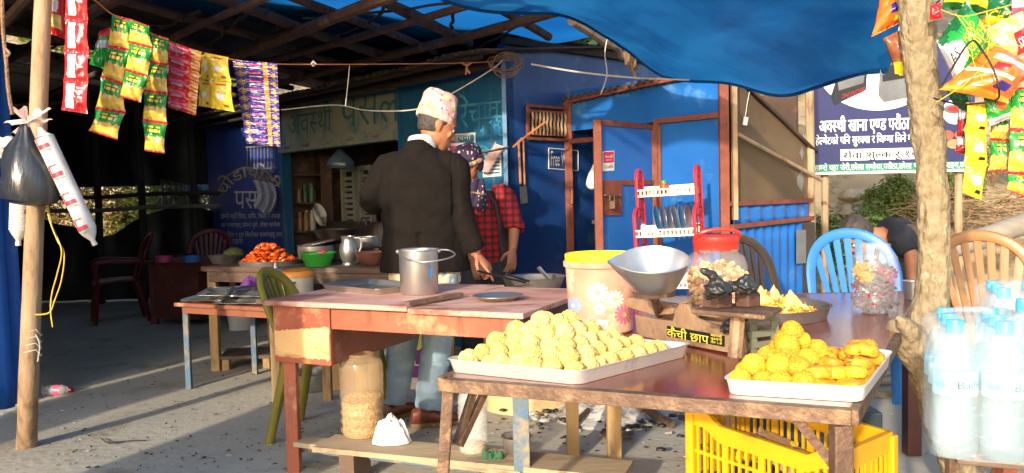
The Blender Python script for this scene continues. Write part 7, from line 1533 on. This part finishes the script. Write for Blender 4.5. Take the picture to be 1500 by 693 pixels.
def head_rings(m, c, fwd, upv, S_=1.0):
    """a head with jaw, nose, lips, brow and ears; c is its centre"""
    f = V(fwd).normalized(); u = V(upv); u = (u - f * u.dot(f)).normalized(); r = f.cross(u)
    L = lambda a, b, z: c + (r * a + f * b + u * z) * S_
    prof = [(.118, .012, .012, -.01), (.112, .045, .055, -.008), (.090, .068, .084, -.006), (.055, .076, .096, -.004), (.015, .077, .098, -.002), (-.02, .074, .094, .0), (-.055, .066, .082, .010), (-.085, .054, .062, .026), (-.108, .038, .040, .040), (-.118, .018, .02, .046)]
    m.loft([(L(0, o, z), r * rx * S_, f * ry * S_) for z, rx, ry, o in prof], 24)
    m.loft([(L(0, .082, .022), r * .008 * S_, f * .010 * S_), (L(0, .098, -.008), r * .012 * S_, f * .016 * S_), (L(0, .103, -.028), r * .017 * S_, f * .018 * S_), (L(0, .094, -.038), r * .014 * S_, f * .012 * S_)], 12)   # nose
    m.loft([(L(-.03, .083, -.062), u * .004 * S_, f * .004 * S_), (L(-.012, .092, -.060), u * .008 * S_, f * .010 * S_), (L(.012, .092, -.060), u * .008 * S_, f * .010 * S_), (L(.03, .083, -.062), u * .004 * S_, f * .004 * S_)], 10)   # upper lip
    m.loft([(L(-.026, .082, -.074), u * .004 * S_, f * .004 * S_), (L(-.01, .090, -.075), u * .008 * S_, f * .010 * S_), (L(.01, .090, -.075), u * .008 * S_, f * .010 * S_), (L(.026, .082, -.074), u * .004 * S_, f * .004 * S_)], 10)
    m.loft([(L(-.05, .072, .030), u * .006 * S_, f * .008 * S_), (L(-.025, .086, .034), u * .010 * S_, f * .010 * S_), (L(0, .088, .028), u * .008 * S_, f * .008 * S_), (L(.025, .086, .034), u * .010 * S_, f * .010 * S_), (L(.05, .072, .030), u * .006 * S_, f * .008 * S_)], 10)   # brow
    for sx in (-1, 1):
        m.loft([(L(sx * .074, -.002, -.032), r * .006 * S_, f * .010 * S_), (L(sx * .082, -.010, -.012), r * .009 * S_, f * .018 * S_), (L(sx * .086, -.014, .012), r * .009 * S_, f * .022 * S_), (L(sx * .083, -.012, .030), r * .006 * S_, f * .014 * S_)], 12)   # ears
        m.loft([(L(sx * .045, .062, -.05), r * .01 * S_, u * .01 * S_), (L(sx * .046, .066, -.022), r * .022 * S_, f * .016 * S_), (L(sx * .044, .070, -.002), r * .018 * S_, f * .010 * S_)], 10)  # cheeks
    return L
def eyes(L, par, mt_w, mt_i, mt_b, S_=1.0):
    for sx in (-1, 1):
        a = M(); a.ico(L(sx * .032, .077, .008), .0125 * S_, 3); e = build(a, 'eye', mt_w, par)
        a = M(); a.ico(L(sx * .032, .0865, .006), .0058 * S_, 2); build(a, 'iris', mt_i, e)
        a = M(); a.tube([L(sx * .050, .076, .026), L(sx * .034, .092, .033), L(sx * .014, .094, .028)], [.003 * S_, .005 * S_, .003 * S_], 6); build(a, 'eyebrow', mt_b, par)
m_eyew = mk('eye white', s(210, 200, 190), rough=.3); m_eyei = mk('dark iris', s(40, 26, 20), rough=.2)
def wr(fr, am, seed, down=1.0):                                      # cloth wrinkles
    def f(c, n):
        return c + n * (am * nz(V((c.x * fr + seed, c.y * fr, c.z * fr * .8 * down))) + am * .5 * nz(V((c.x * fr * 2.3, c.y * fr * 2.3 + seed, c.z * fr * 3.2 * down))))
    return f

# ---- the man in the dark jacket, seen from behind, pointing
mx0, my0 = -.47, 4.24
man = thing('person', 'man in a dark jacket and floral cap pointing with his hand, seen from behind', 'person', (mx0, my0, 0))
hips = V((mx0 + .02, my0 + .02, .86)); neck = V((mx0 - .0, my0 + .03, 1.44)); hc = P(640, 186, my0 + .09) + V((0, 0, -.005))
shR, shL = P(667, 246, my0 + .02), P(568, 246, my0 - .02)
elR, haR = P(675, 322, my0 + .0), P(697, 372, my0 + .02)
elL = P(543, 292, my0 + .02); haL = V((elL.x + .14, elL.y + .24, elL.z - .02))
footL, footR = P(578, 612, 4.36), P(628, 622, 4.22)
b = M()
b.loft([(hips - V((0, 0, .10)), V((.13, 0, 0)), V((0, .095, 0))), (hips, V((.15, 0, 0)), V((0, .105, 0))), (lerp(hips, neck, .3), V((.135, 0, 0)), V((0, .095, 0))), (lerp(hips, neck, .65), V((.16, .0, 0)), V((0, .105, 0))), (lerp(hips, neck, .88), V((.17, 0, 0)), V((0, .09, 0))), (neck - V((0, 0, .03)), V((.09, 0, 0)), V((0, .07, 0)))], 18)
b.tube([neck - V((0, 0, .08)), neck + V((0, .01, .02)), hc + V((0, -.02, -.05))], [.068, .056, .052], 14)
b.tube([shR, elR, haR], [.05, .042, .029], 12); b.tube([shL, elL, haL], [.05, .042, .029], 12)
for ft, sx in ((footL, -1), (footR, 1)): b.tube([hips + V((sx * .085, 0, -.04)), lerp(hips + V((sx * .085, 0, 0)), ft, .5) + V((0, -.0, 0)), V((ft.x, ft.y, .09))], [.082, .055, .038], 14)
hdir = V((.42, .06, -.80)); 
hand(b, haR, V((.60, .05, -.70)), V((-.75, .25, -.3)), 1.0, .75, .12, -1, .12)
hand(b, haL, V((.6, .5, -.3)), V((0, .2, -1)), 1.0, .5)
hf = V((.90, .30, -.38)).normalized(); hu = V((.30, .16, .93)).normalized()
L1 = head_rings(b, hc, hf, hu, .98)
fuse(b, 'body', m_skin, man, .0052, 3)
eyes(L1, man, m_eyew, m_eyei, m_hair, .98)
a = M(); f_ = hf; u_ = (hu - hf * hu.dot(hf)).normalized(); r_ = f_.cross(u_)
a.loft([(L1(0, -.020, z), r_ * rx, f_ * ry) for z, rx, ry in ((-.045, .062, .070), (-.02, .078, .084), (.03, .083, .094), (.08, .080, .094), (.11, .05, .06))], 24); 
fuse(a, 'hair', m_hair, man, .006, 2, post=lambda c, n: c + n * .003 * nz(c * 60))
# cap: tall folded dhaka topi with a print
m_cap1 = mk('pink cap cloth', s(222, 176, 176), s(206, 152, 160), rough=.9, bump=.2, bscale=80); 
def cap_pat():
    m = mk('floral cap cloth', s(212, 166, 162), s(196, 144, 146), rough=.9, bump=.15, bscale=90); t = m.node_tree; L = t.links.new; b = t.nodes['Principled BSDF']
    tc = t.nodes.new('ShaderNodeTexCoord'); prev = b.inputs['Base Color'].links[0].from_socket
    for sc1, col, th in ((17, s(222, 204, 120), .34), (24, s(228, 214, 204), .30), (28, s(200, 104, 128), .24), (34, s(128, 134, 96), .16)):
        vn = t.nodes.new('ShaderNodeTexVoronoi'); vn.inputs['Scale'].default_value = sc1; mp = t.nodes.new('ShaderNodeMapping'); mp.inputs['Location'].default_value = (sc1, sc1 * .3, 0); L(tc.outputs['Object'], mp.inputs[0]); L(mp.outputs[0], vn.inputs['Vector'])
        lt = t.nodes.new('ShaderNodeMath'); lt.operation = 'LESS_THAN'; lt.inputs[1].default_value = th; L(vn.outputs['Distance'], lt.inputs[0])
        mm = t.nodes.new('ShaderNodeMix'); mm.data_type = 'RGBA'; L(lt.outputs[0], mm.inputs[0]); L(prev, mm.inputs[6]); mm.inputs[7].default_value = col; prev = mm.outputs[2]
    L(prev, b.inputs['Base Color']); return m
m_topi = cap_pat()
a = M()
a.loft([(L1(0, -.014 + o, z), r_ * rx, f_ * ry) for z, rx, ry, o in ((.030, .088, .104, -.01), (.045, .088, .105, -.01), (.10, .084, .100, -.012), (.155, .077, .092, -.020), (.186, .060, .080, -.016), (.198, .03, .05, -.012))], 30)
fuse(a, 'cap', m_topi, man, .005, 3, post=lambda c, n: c + n * (.007 * nz(c * 16) + .004 * nz(c * 34)))
# shirt collar
m_check = mk('checked collar', s(206, 200, 196), s(150, 146, 150), scale=120, amt=.1, rough=.85)
a = M(); a.lathe([(.076, -.05), (.078, .0), (.070, .038), (.064, .040), (.066, 0), (.062, -.05)], neck + V((.012, .008, .026)), 30, rot=Matrix.Rotation(R(-14), 3, 'X')); build(a, 'collar', m_check, man)
# jacket
j = M(); jw = V((1, .12, 0)).normalized(); jd = V((-.12, 1, 0)).normalized()
sp_j = lambda t: V((lerp(mx0 + .015, neck.x, t), lerp(my0 + .02, neck.y, t) - .025 * math.sin(t * 3.1), lerp(.815, 1.46, t)))
rj_ = [(0, .238, .152), (.08, .232, .15), (.25, .215, .138), (.42, .208, .132), (.6, .212, .136), (.75, .214, .136), (.85, .190, .120), (.93, .130, .100), (.985, .095, .075), (1.0, .075, .06)]
j.loft([(sp_j(t), jw * rx, jd * ry) for t, rx, ry in rj_], 30)
def sleeve(m, sh, el, wrs, r0=.080, r1=.066, r2=.054):
    pts = smooth_path([lerp(sh, sp_j(.86), .35) , sh, lerp(sh, el, .5), el, lerp(el, wrs, .5), wrs], 4); n = len(pts)
    m.tube(pts, [lerp(r0, r1, i / (n * .6)) if i < n * .6 else lerp(r1, r2, (i - n * .6) / (n * .4)) for i in range(n)], 16)
sleeve(j, shR, elR, lerp(elR, haR, .90)); sleeve(j, shL, elL, lerp(elL, haL, .92))
def jw_(c, n):
    k = wr(9, .009, 2)(c, n); dz = c.z - 1.12
    if abs(c.x - (mx0 + .01)) < .012 and c.z < 1.02 and n.y < -.4: k += n * -.012          # centre vent
    k += n * .009 * math.sin((c.z * 38 + c.x * 14 + 3 * nz(c * 3))) * max(0, 1 - abs(c.z - 1.05) / .22) * (.5 + .5 * nz(c * 4))
    if abs(abs(c.x - (mx0 + .01)) - .175) < .018 and c.z > 1.1: k -= n * .006
    return k
fuse(j, 'jacket', m_jack, man, .0085, 3, post=jw_)
a = M(); a.lathe([(.082, -.02), (.09, .0), (.078, .045), (.070, .046), (.078, 0), (.07, -.02)], neck + V((.0, -.006, -.012)), 30, rot=Matrix.Rotation(R(-16), 3, 'X')); build(a, 'jacket_collar', m_jack, man)
for k in range(3):
    a = M(); p = lerp(elR, haR, .70 + .06 * k) + V((.02, -.050, .0)); a.ico(p, .006, 2); build(a, 'cuff_button', m_blackp, man)
# kurta tail, trousers, shoes
a = M(); a.loft([(V((mx0 + .01, my0 + .02, z)), jw * rx, jd * ry) for z, rx, ry in ((.745, .185, .122), (.80, .188, .124), (.86, .18, .12))], 28); fuse(a, 'shirt_tail', m_kurta, man, .008, 2, post=wr(14, .006, 7))
t_ = M(); t_.loft([(hips + V((0, 0, z)), V((rx, 0, 0)), V((0, ry, 0))) for z, rx, ry in ((.05, .15, .105), (-.06, .165, .115), (-.14, .16, .11))], 22)
for ft, sx in ((footL, -1), (footR, 1)):
    h_ = hips + V((sx * .085, 0, -.06)); k_ = lerp(h_, ft, .5) + V((0, .015, 0)); e_ = V((ft.x, ft.y, .095))
    t_.tube(smooth_path([h_, lerp(h_, k_, .5), k_, lerp(k_, e_, .5), e_], 4), [lerp(.090, .068, i / 16) for i in range(17)], 18)
def trw(c, n): return c + n * (.010 * nz(V((c.x * 7, c.y * 7, c.z * 22))) * (1.3 if c.z < .35 else .7) + .004 * nz(c * 30))
fuse(t_, 'trousers', m_trou, man, .0085, 3, post=trw)
def shoe(ft, d, par, nm='shoe'):
    d = V(d).normalized(); x = V((-d.y, d.x, 0)); o = V((ft.x, ft.y, 0)); a = M()
    prof = [(-.085, .012, .030, .045), (-.075, .034, .042, .082), (-.03, .038, .05, .095), (.02, .038, .048, .085), (.08, .046, .040, .062), (.13, .044, .030, .05), (.165, .030, .022, .04), (.178, .01, .012, .03)]
    a.loft([(o + d * l + V((0, 0, .016 + h / 2)), x * w_, V((0, 0, h / 2))) for l, w_, q, h in prof], 18); s_ = fuse(a, nm, m_shoe, par, .006, 2)
    a = M(); pts = [(-.085, .022), (-.06, .036), (0, .036), (.07, .047), (.13, .046), (.17, .03), (.18, 0)]; poly = [o + d * l + x * w_ for l, w_ in pts] + [o + d * l - x * w_ for l, w_ in pts[::-1][1:]]; a.prism([p + V((0, 0, .004)) for p in poly], (0, 0, .022)); build(a, 'sole', m_sole, s_)
    return s_
shoe(V((footL.x + .0, footL.y + .02, 0)), (.45, .9, 0), man); shoe(V((footR.x - .01, footR.y + .01, 0)), (.96, .25, 0), man)

# ---- the cook with the headscarf and plaid shirt
cx, cy = P(708, 300, 5.38).x, 5.38
cook = thing('person', 'cook in a red plaid shirt, dark vest and wrapped headscarf behind the stove', 'person', (cx, cy + .06, 0))
hc2 = P(684, 243, 5.26); nk2 = P(694, 276, 5.34); hp2 = V((cx + .01, cy + .08, .80))
sR, sL = P(738, 287, 5.36), P(682, 284, 5.28)          # the shoulder on the picture's right and left
eR, wR = P(754, 330, 5.30), P(751, 366, 5.22); eL, wL = P(672, 330, 5.18), P(694, 380, 4.98)
m_skin2 = m_skin; b = M(); bw = V((.95, .30, 0)).normalized(); bd2 = V((-.30, .95, 0)).normalized()
b.loft([(hp2 - V((0, 0, .1)), bw * .13, bd2 * .095), (hp2, bw * .145, bd2 * .1), (lerp(hp2, nk2, .35), bw * .13, bd2 * .092), (lerp(hp2, nk2, .7), bw * .15, bd2 * .1), (lerp(hp2, nk2, .9), bw * .14, bd2 * .085), (nk2, bw * .07, bd2 * .06)], 18)
b.tube([nk2 - V((0, 0, .05)), nk2 + V((-.01, -.02, .03)), hc2 + V((.01, .02, -.05))], [.062, .052, .050], 14)
b.tube([sR, eR, wR], [.048, .040, .027], 12); b.tube([sL, eL, wL], [.048, .040, .027], 12)
for sx in (-1, 1): b.tube([hp2 + V((sx * .08, 0, -.03)), hp2 + V((sx * .10, -.02, -.4)), V((hp2.x + sx * .11, hp2.y, .08))], [.08, .055, .038], 12)
hand(b, wR, V((-.10, -.1, -.95)), V((-.6, .75, -.1)), .95, .35, .10, -1)
hand(b, wL, V((.3, -.4, -.75)), V((.2, .6, -.6)), .95, .8, .1, 1)
hf2 = V((-.78, -.52, -.34)).normalized(); hu2 = V((-.22, -.20, .95)).normalized(); L2 = head_rings(b, hc2, hf2, hu2, .95); fuse(b, 'body', m_skin2, cook, .0052, 3); eyes(L2, cook, m_eyew, m_eyei, m_hair, .95)
u2 = (hu2 - hf2 * hu2.dot(hf2)).normalized(); r2 = hf2.cross(u2)
def scarf_mat():
    m = mk('dark printed scarf', s(52, 38, 66), s(42, 30, 54), rough=.85, bump=.2, bscale=80); t = m.node_tree; L = t.links.new; b = t.nodes['Principled BSDF']; tc = t.nodes.new('ShaderNodeTexCoord'); prev = b.inputs['Base Color'].links[0].from_socket
    mp = t.nodes.new('ShaderNodeMapping'); mp.inputs['Scale'].default_value = (1, 1, .7); L(tc.outputs['Object'], mp.inputs[0])
    for sc1, th, col in ((34, .22, s(206, 176, 170)), (48, .16, s(230, 214, 196))):
        vn = t.nodes.new('ShaderNodeTexVoronoi'); vn.inputs['Scale'].default_value = sc1; vn.inputs['Randomness'].default_value = .35; L(mp.outputs[0], vn.inputs['Vector']); lt = t.nodes.new('ShaderNodeMath'); lt.operation = 'LESS_THAN'; lt.inputs[1].default_value = th; L(vn.outputs['Distance'], lt.inputs[0])
        mm = t.nodes.new('ShaderNodeMix'); mm.data_type = 'RGBA'; L(lt.outputs[0], mm.inputs[0]); L(prev, mm.inputs[6]); mm.inputs[7].default_value = col; prev = mm.outputs[2]
    L(prev, b.inputs['Base Color']); return m
m_scarf = scarf_mat(); m_band = mk('tan scarf band', s(176, 150, 120), s(96, 76, 70), scale=30, amt=.2, rough=.85)
a = M(); a.loft([(L2(0, -.012 + o, z), r2 * rx, hf2 * ry) for z, rx, ry, o in ((.030, .088, .106, -.004), (.06, .092, .110, -.004), (.10, .082, .100, -.008), (.135, .052, .07, -.01), (.148, .02, .03, -.01))], 28); a.loft([(L2(0, -.055, z), r2 * rx, hf2 * ry) for z, rx, ry in ((-.06, .055, .05), (-.02, .082, .06), (.04, .09, .065), (.08, .07, .05))], 24); fuse(a, 'headscarf', m_scarf, cook, .005, 3, post=wr(22, .006, 4))
a = M(); a.tube([L2(.093 * math.cos(x), -.012 + .111 * math.sin(x), .030 + .014 * math.cos(x)) for x in [i * .2618 for i in range(24)]], .017, 8, closed=True); fuse(a, 'scarf_band', m_band, cook, .004, 2, post=wr(40, .003, 4))
a = M(); top_ = L2(-.06, -.07, -.01); 
def tailf(u, v, s_=0):
    c = lerp(P(700, 262, 5.16), P(698, 306, 5.14), v); wd = lerp(.035, .062, min(1, v * 1.6)) * (1 if v < .9 else .85); x = (u - .5) * 2
    return c + V((x * wd, -.018 * (1 - x * x) + .012 * math.sin(x * 5 + v * 3) + s_, -.02 * x * v))
a.grid(lambda u, v: tailf(u, v), 14, 18, lambda u, v: 1 if (.46 < v < .50 or .54 < v < .565) else 0); build(a, 'scarf_tail', [m_scarf, m_band], cook, solid=.008)
def plaid():
    m = mk('red plaid cloth', s(176, 36, 40), s(160, 30, 36), rough=.9, bump=.1, bscale=200); t = m.node_tree; L = t.links.new; b = t.nodes['Principled BSDF']; tc = t.nodes.new('ShaderNodeTexCoord'); prev = b.inputs['Base Color'].links[0].from_socket; sp = t.nodes.new('ShaderNodeSeparateXYZ'); L(tc.outputs['Object'], sp.inputs[0])
    for ax, per, off in (('X', .046, 0), ('Z', .046, .01)):
        d = t.nodes.new('ShaderNodeMath'); d.operation = 'DIVIDE'; d.inputs[1].default_value = per; L(sp.outputs[ax], d.inputs[0]); f = t.nodes.new('ShaderNodeMath'); f.operation = 'FRACT'; L(d.outputs[0], f.inputs[0])
        lt = t.nodes.new('ShaderNodeMath'); lt.operation = 'LESS_THAN'; lt.inputs[1].default_value = .42; L(f.outputs[0], lt.inputs[0]); k = t.nodes.new('ShaderNodeMath'); k.operation = 'MULTIPLY'; k.inputs[1].default_value = .62; L(lt.outputs[0], k.inputs[0])
        mm = t.nodes.new('ShaderNodeMix'); mm.data_type = 'RGBA'; L(k.outputs[0], mm.inputs[0]); L(prev, mm.inputs[6]); mm.inputs[7].default_value = s(44, 20, 32); prev = mm.outputs[2]
    L(prev, b.inputs['Base Color']); return m
m_plaid = plaid()
j = M(); spc = lambda t: lerp(hp2 - V((0, 0, .06)), nk2 + V((0, 0, .0)), t)
j.loft([(spc(t), bw * rx, bd2 * ry) for t, rx, ry in ((0, .165, .118), (.3, .158, .115), (.6, .172, .122), (.8, .175, .112), (.9, .14, .09), (.98, .075, .066), (1.02, .06, .055))], 26)
for sh, el, wr_ in ((sR, eR, wR), (sL, eL, wL)): j.tube(smooth_path([lerp(sh, spc(.82), .3), sh, lerp(sh, el, .6), lerp(el, wr_, .12)], 5), [lerp(.078, .062, i / 15) for i in range(16)], 16)
fuse(j, 'plaid_shirt', m_plaid, cook, .007, 3, post=wr(12, .006, 9))
for sh, el, wr_ in ((sR, eR, wR),): a = M(); q = lerp(el, wr_, .10); d_ = (wr_ - el).normalized(); a.tube([q - d_ * .03, q, q + d_ * .018], [.064, .067, .063], 16); build(a, 'rolled_cuff', m_plaid, cook)
m_vest = mk('grey brown vest', s(74, 58, 60), s(60, 46, 50), scale=6, rough=.8, bump=.15, bscale=90)
a = M()
def vest(u, v):  # open front: the wrap leaves a gap towards the viewer's left
    an = lerp(R(-62), R(200), u); t = lerp(0.0, .96, v); w_ = [(0, .180, .134), (.3, .174, .130), (.6, .188, .137), (.8, .178, .126), (.9, .142, .102), (1, .085, .078)]
    for k in range(len(w_) - 1):
        if w_[k][0] <= t <= w_[k + 1][0]: f = (t - w_[k][0]) / (w_[k + 1][0] - w_[k][0]); rx, ry = lerp(w_[k][1], w_[k + 1][1], f), lerp(w_[k][2], w_[k + 1][2], f); break
    p = spc(t) + bw * (rx * math.cos(an)) + bd2 * (ry * math.sin(an)); nrm = (bw * math.cos(an) + bd2 * math.sin(an)); return p + nrm * .006 * nz(p * 10)
a.grid(vest, 44, 24); build(a, 'vest', m_vest, cook, solid=.010)
a = M()
def vest2(u, v): an = lerp(R(205), R(238), u); t = lerp(0, .94, v); return spc(t) + bw * ((.182 - .09 * max(0, t - .8) / .16) * math.cos(an)) + bd2 * ((.136 - .06 * max(0, t - .8) / .16) * math.sin(an))
a.grid(vest2, 8, 22); build(a, 'vest_front', m_vest, cook, solid=.010)
t_ = M(); t_.loft([(hp2 + V((0, 0, z)), V((rx, 0, 0)), V((0, ry, 0))) for z, rx, ry in ((.04, .15, .11), (-.08, .165, .115), (-.15, .16, .11))], 20)
for sx in (-1, 1): t_.tube([hp2 + V((sx * .08, 0, -.06)), hp2 + V((sx * .10, -.01, -.4)), V((hp2.x + sx * .11, hp2.y, .05))], [.098, .084, .078], 16)
fuse(t_, 'trousers', mk('dark grey trousers', s(48, 48, 56), s(38, 38, 46), rough=.9), cook, .0095, 3, post=wr(9, .006, 3))
for sx in (-1, 1): shoe(V((hp2.x + sx * .11, hp2.y - .02, 0)), (-.3, -.9, 0), cook)

# ---- the person bending down behind the blue chair
bx, by = 2.30, 5.05
bent = thing('person', 'person in a black shirt bending down behind the blue chair and trunk', 'person', (bx + .12, by + .05, 0))
hp3 = V((bx + .16, by + .1, .88)); ch3 = P(1296, 346, by); hd3 = P(1262, 341, by - .0) + V((-.02, 0, -.02)); 
b = M(); up3 = V((0, -.25, 1)).normalized(); dp = V((0, 1, .25)).normalized()
ax3 = (ch3 - hp3).normalized(); n3 = V((-ax3.z, 0, ax3.x)); n3 = -n3 if n3.z < 0 else n3
b.loft([(lerp(hp3, ch3, t), n3 * rx, V((0, 1, 0)) * ry) for t, rx, ry in ((-.2, .10, .12), (0, .115, .15), (.4, .11, .14), (.8, .12, .16), (1.0, .10, .14), (1.12, .06, .07))], 18)
b.tube([ch3, lerp(ch3, hd3, .6), hd3], [.06, .052, .05], 12); sA3, sB3 = ch3 + V((.03, -.15, -.02)), ch3 + V((.05, .15, -.02)); wA3 = P(1337, 424, by - .22)
eA3 = P(1334, 372, by - .20); b.tube([sA3, eA3, wA3], [.048, .04, .028], 12); b.tube([sB3, sB3 + V((-.02, .02, -.25)), sB3 + V((-.05, -.05, -.45))], [.048, .04, .028], 12)
hand(b, wA3, V((-.05, -.1, -1)), V((-1, .1, 0)), .95, .4); hand(b, sB3 + V((-.05, -.05, -.45)), V((-.1, -.1, -1)), V((-1, 0, 0)), .95, .4)
for sx in (-1, 1): b.tube([hp3 + V((0, sx * .09, 0)), hp3 + V((-.02, sx * .10, -.42)), V((hp3.x + .02, hp3.y + sx * .11, .08))], [.085, .055, .038], 12)
hf3 = V((-.55, -.15, -.82)).normalized(); hu3 = V((-.80, 0, .55)).normalized(); L3 = head_rings(b, hd3, hf3, hu3, .95); fuse(b, 'body', m_skin, bent, .0065, 3); eyes(L3, bent, m_eyew, m_eyei, m_hair, .95)
u3 = (hu3 - hf3 * hu3.dot(hf3)).normalized(); r3 = hf3.cross(u3)
a = M(); a.loft([(L3(0, -.02, z), r3 * rx, hf3 * ry) for z, rx, ry in ((-.05, .066, .074), (-.01, .084, .088), (.04, .090, .098), (.09, .082, .092), (.125, .04, .05))], 20); fuse(a, 'hair', m_hair, bent, .006, 2, post=lambda c, n: c + n * .004 * nz(c * 60))
j = M(); j.loft([(lerp(hp3, ch3, t), n3 * rx, V((0, 1, 0)) * ry) for t, rx, ry in ((-.12, .12, .15), (.0, .135, .168), (.4, .128, .162), (.8, .140, .185), (1.0, .118, .16), (1.08, .08, .09))], 22)
j.tube([sA3 + V((.03, .05, .02)), sA3, lerp(sA3, eA3, .9)], [.085, .075, .066], 14); j.tube([sB3 + V((.03, -.05, .02)), sB3, sB3 + V((-.01, .02, -.2))], [.085, .075, .066], 14)
fuse(j, 'shirt', mk('black shirt cloth', s(40, 40, 46), s(32, 32, 38), rough=.9), bent, .009, 3, post=wr(8, .008, 5))
t_ = M(); t_.loft([(hp3 + V((.02, 0, z)), V((.13, 0, 0)), V((0, .16, 0))) for z in (.08, 0, -.12)], 18)
for sx in (-1, 1): t_.tube([hp3 + V((0, sx * .09, 0)), hp3 + V((-.02, sx * .10, -.42)), V((hp3.x + .02, hp3.y + sx * .11, .05))], [.10, .085, .078], 14)
fuse(t_, 'trousers', mk('brown trousers', s(86, 74, 64), rough=.9), bent, .01, 3, post=wr(9, .006, 3))
for sx in (-1, 1): shoe(V((hp3.x + .02, hp3.y + sx * .11, 0)), (-1, 0, 0), bent)
